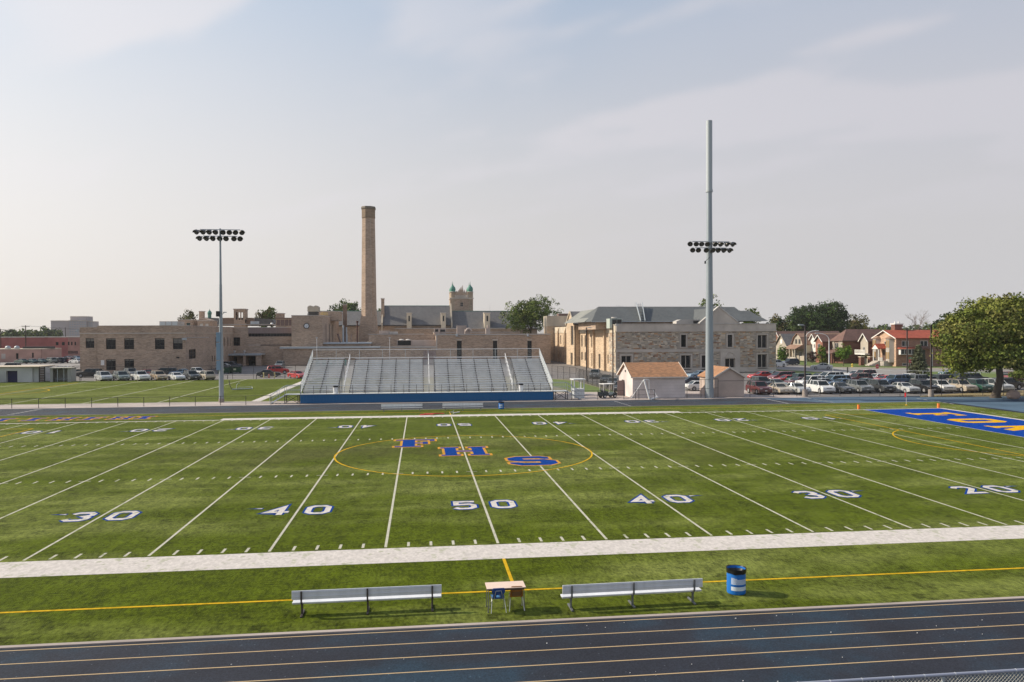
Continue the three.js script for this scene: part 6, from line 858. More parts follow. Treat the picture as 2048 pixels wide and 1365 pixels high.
  for (const u of [1270, 1273, 1277.5, 1281, 1233, 1237, 1240, 1244]) { b = new B(); const p = pz(u, 614, zR), h = u > 1260 ? 1.0 : 0.45; b.tube([p[0], yr - 0.1, zR], [p[0], yr + h, zR], 0.035, 0.035, 5); b.build('ridge_rod', mGalv, o); }
  b = new B(); { const p = pz(1179, 649, -135), q = pz(1219, 638, -135); b.box(Math.max(p[0], xs + 0.6), yt - 1, -140, q[0], q[1], -135); b.build('roof_penthouse', mBrickBuff, o); }
  const hv = thing('rooftop_air_unit', 'pale green rooftop air unit with dark fins on the stone building', 'air conditioner'), p = pz(1219.5, 648.5, -132.5), q = pz(1244, 637.5, -132.5); b = new B(); b.box(p[0], yt - 0.8, -135.5, q[0], q[1], -132.5); b.build('casing', mat(0.40, 0.45, 0.41, 0.6), hv); for (let k = 0; k < 2; k++) { b = new B(); b.box(lerp(p[0], q[0], 0.2 + k * 0.4), p[1] - 0.3, -132.49, lerp(p[0], q[0], 0.2 + k * 0.4 + 0.36), q[1] - 0.2, -132.42); b.build('fin_panel', mFrameDark, hv); } b = new B(); b.lathe([[0, 0.35], [0.6, 0.35], [0.7, 0], [0, 0]], [(p[0] + q[0]) / 2, q[1], -134], 14); b.build('fan_shroud', mCap, hv);
  const rv = thing('rooftop_vent_box', 'long white rooftop vent box beside the stone gable', 'vent box'), v0 = pz(1353, 648.5, -133), v1 = pz(1401, 639.5, -133); b = new B(); b.prism([[v0[0], v0[1] - 0.5], [v1[0], v0[1] - 0.5], [v1[0], v1[1]], [v0[0] + 1, v1[1]], [v0[0], v1[1] - 0.4]], (a, y, d) => [a, y, d], -135.5, -133); b.build('casing', mCap, rv); b = new B(); b.box(lerp(v0[0], v1[0], 0.7), v0[1], -132.99, v1[0] - 0.2, v1[1] - 0.25, -132.93); b.build('grille', mFrameDark, rv);
}
{ // dumpsters and small yard things
  const mG = mat(0.012, 0.06, 0.03, 0.6); for (const [u, v, w, l] of [[446, 748, 2.3, 'dark green dumpster directly behind the slim mast'], [470, 747, 2.2, 'dark green dumpster with pale label beside the other one']]) { const [x, z] = gr(u, v), o = thing('dumpster', l, 'dumpster', [x, 0, z - 0.8], 0.05); let b = new B(); b.hex([[-w / 2, 0.15, -0.8], [w / 2, 0.15, -0.8], [w / 2, 0.15, 0.7], [-w / 2, 0.15, 0.7], [-w / 2, 1.75, -0.95], [w / 2, 1.75, -0.95], [w / 2, 1.35, 0.9], [-w / 2, 1.35, 0.9]]); b.build('bin', mG, o); b = new B(); b.hex([[-w / 2, 1.76, -0.97], [w / 2, 1.76, -0.97], [w / 2, 1.36, 0.95], [-w / 2, 1.36, 0.95], [-w / 2, 1.84, -0.97], [w / 2, 1.84, -0.97], [w / 2, 1.43, 0.95], [-w / 2, 1.43, 0.95]]); b.build('lid', mRubber, o); for (const s of [-1, 1]) { b = new B(); b.box(s * (w / 2 - 0.1) - 0.1, 0, -0.7, s * (w / 2 - 0.1) + 0.1, 0.15, 0.6); b.build('skid', mBlackMetal, o); b = new B(); b.box(s * w / 2, 0.8, -0.4, s * (w / 2 + 0.12), 1.0, 0.4); b.build('lift_pocket', mG, o); } b = new B(); b.box(-0.35, 0.7, 0.86, 0.2, 1.05, 0.89); b.build('label_plate', mat(0.6, 0.62, 0.4, 0.6), o); }
  const yp = mat(0.62, 0.55, 0.26, 0.6); for (const u of [527.5, 549.5, 590]) { const [x, z] = gr(u, 756), o = tag(new B().tube([x, 0, z], [x, 1.0, z], 0.11, 0.11, 10).lathe([[0, 0.1], [0.08, 0.07], [0.11, 0]], [x, 1.0, z], 10).build('bollard', yp), u > 560 ? 'pale yellow bollard in front of the red sedan by the bleacher' : 'pale yellow bollard next to the small red hydrant', 'bollard', 'yellow bollards by the yard rail'); }
  const [hx, hz] = gr(538, 756), h = thing('yard_hydrant', 'small red and white hydrant between yellow bollards', 'hydrant', [hx, 0, hz]); let b = new B(); b.lathe([[0, 0.75], [0.1, 0.7], [0.15, 0.6], [0.12, 0.55], [0.12, 0.1], [0.18, 0.08], [0.18, 0], [0, 0]], [0, 0, 0], 12); b.build('barrel', mat(0.55, 0.12, 0.08, 0.6), h); b = new B(); b.tube([-0.22, 0.45, 0], [0.22, 0.45, 0], 0.07, 0.07, 8); b.build('outlet', mWhite, h);
}
// ------------------------------------------------------------------ vehicles
const carPaint = new Map(), mCarGlass = new THREE.MeshPhysicalMaterial({ color: lin(0.02, 0.028, 0.03), roughness: 0.12, specularIntensity: 0.55 }), mLampGlass = mat(0.62, 0.62, 0.58, 0.2), mTail = mat(0.30, 0.012, 0.012, 0.3), mTrimBlack = mat(0.018, 0.018, 0.02, 0.5), mRim = mat(0.42, 0.42, 0.43, 0.35, { metalness: 0.4 }), mPlate = mat(0.6, 0.6, 0.58, 0.6);
const mPaint0 = new THREE.MeshPhysicalMaterial({ color: lin(0.5, 0.5, 0.5), roughness: 0.35, clearcoat: 0.8, clearcoatRoughness: 0.1 });
const COLORS = { white: [0.70, 0.70, 0.69], silver: [0.45, 0.46, 0.46], grey: [0.17, 0.18, 0.185], dark: [0.045, 0.048, 0.052], black: [0.014, 0.014, 0.016], champagne: [0.44, 0.38, 0.30], tan: [0.40, 0.31, 0.21], red: [0.46, 0.018, 0.02], maroon: [0.14, 0.014, 0.022], darkred: [0.10, 0.012, 0.012], green: [0.015, 0.07, 0.045], teal: [0.03, 0.085, 0.10], blue: [0.05, 0.11, 0.20], lightblue: [0.20, 0.30, 0.40], navy: [0.014, 0.02, 0.055], greygreen: [0.16, 0.19, 0.175] };
function paintOf(c) { if (!carPaint.has(c)) { const m = mPaint0.clone(); m.color = lin(...COLORS[c]); carPaint.set(c, m); } return carPaint.get(c); }
// forms: length, width, wheel radius, wheelbase, ground clearance; side outline of the lower body; cabin: belt front/rear, roof front/rear, heights
const FORMS = {
  sedan: { L: 4.7, W: 1.78, r: 0.32, wb: 2.7, hood: 0.92, deck: 0.98, belt: 0.95, roof: 1.44, cab: [0.95, -1.75, 0.15, -1.05], nose: 0.62 },
  suv: { L: 4.7, W: 1.88, r: 0.38, wb: 2.75, hood: 1.08, deck: 1.12, belt: 1.10, roof: 1.76, cab: [1.05, -2.22, 0.45, -2.0], nose: 0.78 },
  van: { L: 4.95, W: 1.95, r: 0.34, wb: 2.95, hood: 1.02, deck: 1.08, belt: 1.05, roof: 1.75, cab: [1.75, -2.38, 0.75, -2.1], nose: 0.7 },
  pickup: { L: 5.4, W: 1.95, r: 0.4, wb: 3.4, hood: 1.12, deck: 1.08, belt: 1.12, roof: 1.80, cab: [1.05, -0.85, 0.5, -0.6], nose: 0.85 },
};
function makeCar(kind) {
  const f = FORMS[kind], o = new THREE.Group(), h = f.L / 2, cl = 0.24, W = f.W, ax = f.wb / 2, [c0, c1, r0, r1] = f.cab; // x forward
  const s = new THREE.Shape(); s.moveTo(-h + 0.05, cl + 0.12);
  for (const wx of [-ax, ax]) { s.lineTo(wx - f.r - 0.06, cl); s.absarc(wx, f.r, f.r + 0.06, Math.PI + 0.25, -0.25, true); s.lineTo(wx + f.r + 0.06, cl); }
  s.lineTo(h - 0.05, cl + 0.1); s.quadraticCurveTo(h, f.nose * 0.7, h - 0.06, f.nose); s.quadraticCurveTo(h - 0.12, f.hood - 0.1, h - 0.55, f.hood - 0.05); s.lineTo(c0, f.hood + 0.02); s.lineTo(c0 - 0.3, f.belt + 0.02);
  if (kind === 'pickup') { s.lineTo(c1, f.belt + 0.02); s.lineTo(c1 - 0.02, f.deck); s.lineTo(-h + 0.06, f.deck); } else { s.lineTo(c1, f.belt + 0.02); s.lineTo(-h + 0.12, f.deck - 0.04); }
  s.quadraticCurveTo(-h, f.deck - 0.2, -h + 0.02, 0.6); s.lineTo(-h + 0.05, cl + 0.12);
  const bev = 0.09; let g = new THREE.ExtrudeGeometry(s, { depth: W - 2 * bev, bevelEnabled: true, bevelSize: 0.05, bevelThickness: bev, bevelSegments: 3, curveSegments: 6 }); g.translate(0, 0, -(W - 2 * bev) / 2); put('body', g, mPaint0, o);
  const wb = W / 2 - 0.10, wt = W / 2 - 0.27, y0 = f.belt, y1 = f.roof - 0.05, q = [[c1, y0, -wb], [c0, y0, -wb], [c0, y0, wb], [c1, y0, wb], [r1, y1, -wt], [r0, y1, -wt], [r0, y1, wt], [r1, y1, wt]];
  new B().hex(q).build('glazing', mCarGlass, o);
  const b = new B(), pil = (t, w = 0.085) => { for (const sd of [0, 1]) { const bt = [lerp(c1, c0, t), y0, sd ? wb : -wb], tp = [lerp(r1, r0, t), y1, sd ? wt : -wt]; b.bar(bt, tp, w, 0.05); } };
  pil(0, 0.12); pil(1, 0.08); pil(kind === 'pickup' ? 0.1 : 0.52, 0.07); if (kind === 'suv' || kind === 'van') pil(0.24, 0.12);
  b.hex([[r1 - 0.03, y1, -wt - 0.03], [r0 + 0.03, y1, -wt - 0.03], [r0 + 0.03, y1, wt + 0.03], [r1 - 0.03, y1, wt + 0.03], [r1 + 0.08, f.roof, -wt + 0.08], [r0 - 0.12, f.roof, -wt + 0.08], [r0 - 0.12, f.roof, wt - 0.08], [r1 + 0.08, f.roof, wt - 0.08]]); b.build('cabin_frame', mPaint0, o);
  for (const wx of [-ax, ax]) for (const sd of [-1, 1]) { const z = sd * (W / 2 - 0.10), t = new B(); t.tube([wx, f.r, z - 0.1], [wx, f.r, z + 0.1], f.r, f.r, 18); const w = t.build('wheel', mRubber, o), m = new B(); m.tube([wx, f.r, z - 0.11], [wx, f.r, z + 0.11], f.r * 0.62, f.r * 0.62, 14); m.build('rim', mRim, w); }
  for (const sd of [-1, 1]) {
    let t = new B(); t.add(new RoundedBoxGeometry(0.16, 0.17, 0.38, 2, 0.05), M4(h - 0.10, f.nose + 0.02, sd * (W / 2 - 0.27))); t.build('headlight', mLampGlass, o);
    t = new B(); t.add(new RoundedBoxGeometry(0.10, 0.26, 0.2, 2, 0.03), M4(-h + 0.06, f.deck - 0.22, sd * (W / 2 - 0.16))); t.build('tail_light', mTail, o);
    t = new B(); t.add(new RoundedBoxGeometry(0.12, 0.14, 0.2, 2, 0.04), M4(c0 - 0.35, y0 + 0.1, sd * (W / 2 + 0.06))); t.build('mirror', mPaint0, o);
  }
  let t = new B(); t.add(new RoundedBoxGeometry(0.06, 0.2, W * 0.46, 2, 0.02), M4(h - 0.035, f.nose - 0.04, 0)); t.build('grille', mTrimBlack, o);
  t = new B(); t.add(new RoundedBoxGeometry(0.14, 0.16, W * 0.9, 2, 0.05), M4(h - 0.05, cl + 0.16, 0)); t.build('front_bumper', mTrimBlack, o); t = new B(); t.add(new RoundedBoxGeometry(0.14, 0.18, W * 0.9, 2, 0.05), M4(-h + 0.04, cl + 0.2, 0)); t.build('rear_bumper', mTrimBlack, o);
  t = new B(); t.box(h + 0.021, cl + 0.26, -0.16, h + 0.028, cl + 0.4, 0.16); t.build('licence_plate', mPlate, o);
  if (kind === 'pickup') { t = new B(); t.box(-h + 0.2, f.deck + 0.005, -W / 2 + 0.2, c1 - 0.1, f.deck + 0.012, W / 2 - 0.2); t.build('bed_floor', mTrimBlack, o); }
  return o;
}
const PROTO = Object.fromEntries(Object.keys(FORMS).map(k => [k, makeCar(k)]));
const KIND_NAME = { sedan: 'sedan', suv: 'suv', van: 'minivan', pickup: 'pickup_truck' };
function car(kind, color, x, z, heading, label, group, scale = 1) { // heading: direction of the nose, radians from +x towards -z
  const c = PROTO[kind].clone(), p = paintOf(color); c.traverse(q => { if (q.isMesh && q.material === mPaint0) q.material = p; });
  c.name = numbered('parked_' + KIND_NAME[kind]); c.position.set(x, 0, z); c.rotation.y = heading; c.scale.setScalar(scale); scene.add(c); return tag(c, label, kind === 'sedan' ? 'car' : kind === 'van' ? 'minivan' : kind, group);
}
const SOUTH = -Math.PI / 2; // nose towards the field
{ // front row behind the black fence, noses to the fence; [centre u of the front, kind, colour, label]
  const row = [[1533, 'suv', 'darkred', 'boxy dark red SUV parked at the tan shed end of the fence row'], [1575, 'sedan', 'champagne', 'champagne sedan parked beside the boxy dark red SUV'], [1611, 'sedan', 'silver', 'pale silver sedan parked behind the concrete lamp base by the shed'], [1659, 'suv', 'white', 'white SUV with dark grille parked between silver and dark grey sedans'], [1699, 'sedan', 'dark', 'dark grey sedan parked beside the white SUV at the fence'], [1738, 'suv', 'grey', 'grey SUV parked between dark sedan and large black SUV'], [1781, 'suv', 'dark', 'large blackish SUV parked between grey SUV and silver sedan'], [1817, 'sedan', 'silver', 'silver sedan parked behind the red corner flag'], [1856, 'suv', 'black', 'black SUV parked beside the lamp base nearer the big tree'], [1889, 'suv', 'white', 'white SUV parked just past the lamp base nearer the big tree'], [1930, 'suv', 'champagne', 'champagne SUV parked between white SUV and green SUV'], [1966, 'suv', 'green', 'dark green SUV parked just short of the big tree trunk'], [2004, 'suv', 'silver', 'pale silver wagon parked behind the big tree trunk']];
  for (const [u, k, c, l] of row) { const x = pz(u, 785, -69.5)[0]; car(k, c, x, -69.6 - FORMS[k].L / 2 + (u > 1800 ? 1.4 : 0), SOUTH + 0.06 * Math.sin(u), l, 'cars in the fence row', k === 'suv' ? 1 : 1); }
  const rows = [ // [u, v of the ground under the middle, kind, colour, heading, label]
    [1523, 776, 'suv', 'dark', SOUTH, 'dark SUV parked behind the boxy dark red SUV'], [1552, 777, 'sedan', 'greygreen', SOUTH + 0.2, 'grey green car behind the champagne sedan'],
    [1522, 759, 'sedan', 'red', 3.3, 'small bright red car nearest the stone building wall'], [1545, 757.5, 'sedan', 'greygreen', 3.32, 'grey green sedan between small red car and maroon minivan'], [1564, 763, 'van', 'maroon', 3.32, 'maroon minivan parked below the stone building corner'], [1572, 767.5, 'sedan', 'red', 3.32, 'red car parked in front of the maroon minivan'], [1597, 768, 'suv', 'green', 3.32, 'dark green SUV parked beside the red car'], [1597, 772.5, 'sedan', 'darkred', 3.32, 'dark red sedan parked in front of the dark green SUV'],
    [1622, 774, 'suv', 'white', 3.32, 'white SUV parked beside the dark red sedan'], [1637, 763, 'sedan', 'dark', 3.34, 'dark sedan parked behind the white minivan nose'], [1660, 764, 'van', 'white', 3.34, 'white minivan in the second row behind the tall lamp'], [1640, 775, 'sedan', 'silver', 3.32, 'pale silver car in front of the white minivan'], [1671, 772, 'van', 'lightblue', 3.34, 'light blue minivan in the second row'], [1716, 767.5, 'suv', 'darkred', 3.34, 'dark red SUV behind the light blue minivan'], [1683, 776, 'sedan', 'blue', 3.34, 'slate blue sedan in front of the light blue minivan'], [1729, 775, 'sedan', 'teal', 3.34, 'teal sedan in front of the dark red SUV'],
    [1711, 757, 'sedan', 'silver', 3.34, 'pale silver car parked behind the maroon wagon'], [1727, 759, 'suv', 'maroon', 3.34, 'maroon wagon parked near the pipe gate'], [1752, 764.5, 'sedan', 'white', 3.34, 'white sedan parked beside the maroon wagon'], [1768, 768, 'sedan', 'red', 3.34, 'bright red sedan parked in front of the white sedan'], [1790, 771.5, 'suv', 'blue', 3.34, 'blue grey SUV parked before the dark street lamp'], [1818, 769, 'pickup', 'white', 3.34, 'white pickup truck parked behind the spruce lamp'], [1843, 771, 'suv', 'grey', 0.2, 'grey SUV parked tail first beside the white pickup'], [1868, 771, 'sedan', 'dark', 0.1, 'dark sedan parked right behind the tall lamp pole'],
    [1893, 771, 'suv', 'black', 0.1, 'black SUV parked beyond the tall lamp pole'], [1919, 768, 'pickup', 'dark', 0.1, 'dark pickup truck beyond the black SUV'], [1947, 767, 'suv', 'dark', 0.1, 'dark SUV parked left of the big tree'], [1972, 776, 'sedan', 'navy', 0.15, 'navy car half hidden behind the big tree trunk'], [2013, 779, 'suv', 'black', 0.2, 'black SUV behind the big tree and rock'], [2030, 764, 'suv', 'maroon', 0.1, 'maroon SUV far behind the pink rock'],
    [1212, 766, 'sedan', 'dark', SOUTH - 0.3, 'dark car behind the black fence, second from the alley'], [1190, 757, 'suv', 'grey', SOUTH - 0.3, 'grey SUV behind the black fence, nearest the alley'], [1226, 774, 'sedan', 'grey', SOUTH - 0.3, 'dark grey car behind the black fence, beside the parking lamp'], [1241, 783, 'sedan', 'dark', SOUTH - 0.3, 'dark car behind the black fence, close to the block shed'],
    [1388, 772, 'sedan', 'navy', 0.1, 'navy sedan between block shed and monopole'], [1400, 781, 'sedan', 'white', 0.1, 'white sedan behind the black gates by the monopole'], [1398, 757, 'sedan', 'lightblue', 3.32, 'pale blue car close to the stone building behind the monopole'],
    // street
    [1554, 734, 'suv', 'white', 0.35, 'white SUV on the street beside the stone building corner'], [1580, 731, 'suv', 'navy', 3.3, 'navy hatchback parked on the street by the cream house'], [1643, 739, 'sedan', 'silver', 2.75, 'silver sedan parked at the kerb by the curved street lamp'], [1709, 727, 'sedan', 'lightblue', 3.1, 'pale sedan in the driveway of the brown roofed house'], [1904, 753, 'sedan', 'teal', 3.1, 'dark teal sedan driving on the street beyond the car park'],
    // school yard, front line
    [207, 761.5, 'van', 'silver', -0.95, 'silver van first in the yard row, beside the dark jeep'], [242, 761, 'van', 'greygreen', -0.95, 'grey green minivan second in the yard row'], [281, 761, 'pickup', 'white', -0.95, 'white pickup truck in the yard row between minivan and tan SUV'], [317, 760.5, 'suv', 'tan', -0.95, 'tan SUV in the yard row beside the white pickup'], [353, 760.5, 'sedan', 'white', -0.95, 'white sedan in the yard row beside the tan SUV'], [383, 760, 'suv', 'dark', -0.95, 'dark SUV in the yard row beside the white sedan'], [412, 760, 'suv', 'champagne', 2.2, 'tan SUV seen from behind at the mast end of the yard row'],
    [180, 755, 'suv', 'black', 3.1, 'black jeep parked along the corner of the left brick block'], [330, 752.5, 'van', 'dark', 3.4, 'dark van in the second line of the school yard'], [296, 753, 'sedan', 'maroon', -0.95, 'maroon car in the second line of the school yard'], [362, 752, 'sedan', 'lightblue', 3.3, 'pale blue sedan in the second line of the school yard'], [393, 752.5, 'pickup', 'white', -0.6, 'white pickup truck in the second line near the dumpsters'], [262, 753.5, 'suv', 'grey', -0.9, 'grey SUV half hidden behind the white pickup'],
    [538, 754, 'sedan', 'dark', 0.1, 'dark sedan behind the yellow bollards'], [556, 748, 'suv', 'red', 0.2, 'red SUV parked behind the dark sedan'], [595, 757, 'sedan', 'red', -0.9, 'red sedan beside the foot of the bleacher'], [560, 736, 'suv', 'grey', SOUTH, 'small grey SUV at the corner of the boiler house'], [464, 737, 'suv', 'navy', -0.15, 'navy wagon parked under the entrance canopy'], [452, 739, 'sedan', 'silver', -0.2, 'silver sedan behind the dumpsters'],
    [107, 754, 'sedan', 'white', 3.0, 'white sedan left of the grey shelter, beyond the yard'], [126, 748, 'van', 'white', 3.1, 'white van behind the grey shelter roof'], [147, 752, 'sedan', 'champagne', 3.4, 'champagne sedan right behind the grey shelter'], [20, 740, 'suv', 'dark', 3.1, 'dark SUV behind the white hut roof'],
  ];
  for (const [u, v, k, c, hd, l] of rows) { const [x, z] = gr(u, v); car(k, c, x, z, hd, l, u > 1480 ? 'cars in the right car park' : undefined); }
  const far = [[43, 727.6, 'sedan', 'green', 'dark green'], [63, 727.4, 'sedan', 'teal', 'teal'], [81, 727.2, 'sedan', 'teal', 'teal'], [100, 727, 'suv', 'greygreen', 'grey green'], [114, 726.6, 'suv', 'dark', 'dark'], [124, 726.4, 'van', 'navy', 'navy'], [138, 726.4, 'suv', 'maroon', 'maroon'], [152, 727, 'sedan', 'white', 'white'], [101, 721.6, 'van', 'white', 'white'], [134, 721, 'sedan', 'silver', 'silver'], [151, 720.6, 'sedan', 'lightblue', 'pale blue']];
  far.forEach(([u, v, k, c, w], i) => { const [x, z] = gr(u, v); car(k, c, x, z, i < 8 ? 2.55 : 2.6, `${w} ${k === 'sedan' ? 'car' : k === 'van' ? 'van' : 'SUV'} in the ${i < 8 ? 'front' : 'rear'} line of the distant parking lot${c === 'teal' ? (i === 1 ? ' beside the dark green car' : ' beside the grey green SUV') : ''}`, 'cars in the distant parking lot'); });
}
// ------------------------------------------------------------------ trees
const leafMat = new THREE.MeshPhysicalMaterial({ color: 0xffffff, vertexColors: true, roughness: 0.75, side: THREE.DoubleSide, specularIntensity: 0.3 }), mBark = mat(0.13, 0.105, 0.085, 0.95, { map: texMottle }), mBarkDark = mat(0.06, 0.048, 0.04, 0.95, { map: texMottle });
function crown(parent, lobes, { clusters, leaves = 26, leaf = 0.3, cr = 1.0, palette, seed, droop = 0 }) {
  reseed(seed); const b = new B(); b.color(1, 1, 1); const vol = lobes.map(l => l[3] * l[4] * l[5]), tot = vol.reduce((p, q) => p + q, 0);
  for (let k = 0; k < clusters; k++) {
    let t = rnd() * tot, i = 0; while (t > vol[i] && i < lobes.length - 1) t -= vol[i++]; const l = lobes[i];
    let d = new THREE.Vector3(rr(-1, 1), rr(-1, 1), rr(-1, 1)); while (d.length() > 1 || d.length() < 0.05) d.set(rr(-1, 1), rr(-1, 1), rr(-1, 1)); d.normalize(); const rad = Math.pow(rnd(), 0.42) * (0.86 + 0.28 * rnd());
    const c = [l[0] + d.x * l[3] * rad, l[1] + d.y * l[4] * rad, l[2] + d.z * l[5] * rad], base = palette[Math.floor(rnd() * palette.length)], tone = rr(0.78, 1.22), R = cr * rr(0.6, 1.3);
    for (let m = 0; m < leaves; m++) {
      const e = new THREE.Vector3(rr(-1, 1), rr(-1, 1), rr(-1, 1)).normalize().multiplyScalar(R * Math.cbrt(rnd())), s = leaf * rr(0.55, 1.35), n = new THREE.Vector3(rr(-1, 1) + d.x * 0.6, rr(-0.5, 1.2) + d.y * 0.4, rr(-1, 1) + d.z * 0.6).normalize();
      const u = new THREE.Vector3(rr(-1, 1), rr(-1, 1), rr(-1, 1)).cross(n).normalize(), v = n.clone().cross(u), P0 = [c[0] + e.x, c[1] + e.y * 0.75 - droop * rnd(), c[2] + e.z], tt = tone * rr(0.8, 1.2); b.col = base.map(q => q * tt);
      const at = (i2, j) => [P0[0] + u.x * i2 * s + v.x * j * s * 0.62, P0[1] + u.y * i2 * s + v.y * j * s * 0.62, P0[2] + u.z * i2 * s + v.z * j * s * 0.62]; const A = at(-1, 0), C = at(1, 0), D = at(0.1, 1), E = at(0.1, -1); b.tri(A, E, D); b.tri(E, C, D);
    }
  }
  return b.build('crown', leafMat, parent);
}
function tree(name, label, [x, z], o, group) {
  const t = thing(name, label, o.cat ?? 'tree', [x, 0, z], 0, group); reseed(o.seed + 1000); const b = new B(), H = o.trunk, r = o.r ?? 0.3, bend = o.bend ?? 0.2; let p = [0, 0, 0]; const n = 5, pts = [p];
  b.tube([0, 0, 0], [0, r * 1.2, 0], r * 1.55, r * 1.08, 9, false);
  for (let k = 1; k <= n; k++) { const q = [p[0] + rr(-bend, bend) * 0.5, H * k / n, p[2] + rr(-bend, bend) * 0.5]; b.tube(p, q, r * (1.1 - 0.09 * (k - 1)), r * (1.1 - 0.09 * k), 9, false); p = q; pts.push(q); } b.build('trunk', o.bark ?? mBark, t);
  for (const l of o.lobes) { const q = new B(), m = pts[3], e = [l[0] * 0.85, l[1] + l[4] * 0.2, l[2] * 0.85], mid = [lerp(m[0], e[0], 0.45) + rr(-0.3, 0.3), lerp(m[1], e[1], 0.62), lerp(m[2], e[2], 0.45)]; q.tube(m, mid, r * 0.52, r * 0.33, 7, false); q.tube(mid, e, r * 0.33, r * 0.08, 6, false); for (let k = 0; k < 3; k++) q.tube(mid, [e[0] + rr(-1, 1) * l[3] * 0.7, e[1] + rr(-0.4, 0.7) * l[4], e[2] + rr(-1, 1) * l[5] * 0.7], r * 0.2, r * 0.04, 5, false); q.build('limb', o.bark ?? mBark, t); }
  if (o.clusters) crown(t, o.lobes, o); return t;
}
const GREEN = [[0.085, 0.125, 0.022], [0.105, 0.145, 0.028], [0.065, 0.105, 0.020], [0.13, 0.155, 0.035]], DARK = [[0.035, 0.065, 0.018], [0.05, 0.085, 0.022], [0.028, 0.052, 0.018]], OLIVE = [[0.10, 0.10, 0.028], [0.12, 0.11, 0.035], [0.075, 0.085, 0.022], [0.14, 0.115, 0.05]], FRESH = [[0.105, 0.185, 0.025], [0.13, 0.215, 0.03], [0.085, 0.15, 0.022]], YEL = [[0.20, 0.19, 0.04], [0.15, 0.165, 0.04]];
// positions of trees: [u of the crown centre, distance plane z] with crown edges from the photograph
const crownAt = (u0, u1, v0, v1, z) => { const a = pz(u0, v1, z), c = pz(u1, v0, z); return { x: (a[0] + c[0]) / 2, rx: (c[0] - a[0]) / 2, y0: a[1], y1: c[1], cy: (a[1] + c[1]) / 2, ry: (c[1] - a[1]) / 2 }; };
function simpleTree(name, label, u0, u1, v0, v1, z, opt, group) {
  const c = crownAt(u0, u1, v0, v1, z), k = opt.depth ?? 0.9, L = opt.split ? [[-c.rx * 0.38, c.cy - c.ry * 0.12, 0, c.rx * 0.62, c.ry * 0.86, c.rx * k * 0.75], [c.rx * 0.36, c.cy + c.ry * 0.1, c.rx * 0.15, c.rx * 0.64, c.ry * 0.88, c.rx * k * 0.75], [0, c.cy + c.ry * 0.28, -c.rx * 0.2, c.rx * 0.5, c.ry * 0.7, c.rx * k * 0.6]] : [[0, c.cy, 0, c.rx, c.ry, c.rx * k]];
  return tree(name, label, [c.x, z], { trunk: Math.max(c.y0 + c.ry * 0.9, c.cy), r: clamp(c.rx * 0.055, 0.09, 0.5), lobes: L, ...opt }, group);
}
{ // the big maple by the track
  const [x, z] = gr(1991, 796); const c = crownAt(1870, 2126, 590, 745, z); const R = c.rx, Y = c.cy, V = c.ry, dx = c.x - x;
  tree('maple_tree', 'large full maple with forked trunk standing beside the pink rock', [x, z], { trunk: 6.4, r: 0.46, bend: 0.5, seed: 11, cr: 1.05, leaf: 0.175, leaves: 54, clusters: 1750, palette: [[0.155, 0.175, 0.03], [0.18, 0.195, 0.04], [0.125, 0.155, 0.026], [0.20, 0.195, 0.055], [0.10, 0.13, 0.026]], bark: mBark, lobes: [[dx - R * 0.52, Y - V * 0.22, 1, R * 0.44, V * 0.66, 4.2], [dx - R * 0.12, Y + V * 0.16, 0.5, R * 0.62, V * 0.76, 6.0], [dx + R * 0.42, Y - V * 0.05, 0, R * 0.55, V * 0.82, 5.5], [dx - R * 0.28, Y - V * 0.5, 3, R * 0.4, V * 0.42, 3.5], [dx - R * 0.62, Y - V * 0.62, 1.5, R * 0.34, V * 0.40, 3.2], [dx + R * 0.45, Y - V * 0.6, 1, R * 0.42, V * 0.36, 4], [dx + R * 0.1, Y - V * 0.35, -2.5, R * 0.55, V * 0.5, 4], [dx + R * 0.10, Y + V * 0.5, 0, R * 0.40, V * 0.47, 4.5]] });
}
simpleTree('locust_tree', 'broad airy green tree between gymnasium and stone building', 1003, 1117, 594, 668, -232, { seed: 21, split: true, clusters: 420, leaves: 34, leaf: 0.26, cr: 1.25, palette: GREEN, r: 0.4 });
simpleTree('broadleaf_tree', 'tall mid green tree behind the houses, left of the dark one', 1574, 1632, 611, 690, -250, { seed: 31, split: true, clusters: 520, leaves: 28, leaf: 0.34, cr: 1.3, palette: DARK.concat([[0.07, 0.10, 0.03]]) });
simpleTree('broadleaf_tree', 'tallest dark green tree behind the houses', 1616, 1692, 602, 690, -246, { seed: 32, split: true, clusters: 760, leaves: 30, leaf: 0.34, cr: 1.35, palette: DARK });
simpleTree('broadleaf_tree', 'lower dark tree just behind the stone building corner', 1532, 1580, 632, 690, -255, { seed: 33, clusters: 220, leaves: 24, leaf: 0.34, cr: 1.3, palette: DARK.concat(OLIVE) });
simpleTree('broadleaf_tree', 'brownish green round tree right of the tallest dark tree', 1689, 1739, 631, 690, -250, { seed: 34, split: true, clusters: 230, leaves: 24, leaf: 0.34, cr: 1.3, palette: OLIVE });
simpleTree('broadleaf_tree', 'green tree crown rising behind the slate roofs beside the smokestack', 655, 726, 601, 660, -300, { seed: 35, split: true, clusters: 230, leaves: 24, leaf: 0.4, cr: 1.5, palette: GREEN.concat(DARK) });
simpleTree('broadleaf_tree', 'small crown tip just right of the smokestack', 747, 764, 616, 660, -300, { seed: 36, clusters: 60, leaf: 0.4, cr: 1.2, palette: GREEN });
simpleTree('broadleaf_tree', 'thin olive tree behind the old wing chimney', 357, 396, 620, 660, -300, { seed: 37, split: true, clusters: 60, leaves: 16, leaf: 0.42, cr: 1.1, palette: OLIVE });
simpleTree('broadleaf_tree', 'olive tree between louvred tower and clock block', 510, 554, 614, 660, -300, { seed: 38, split: true, clusters: 120, leaves: 20, leaf: 0.42, cr: 1.2, palette: OLIVE.concat(GREEN) });
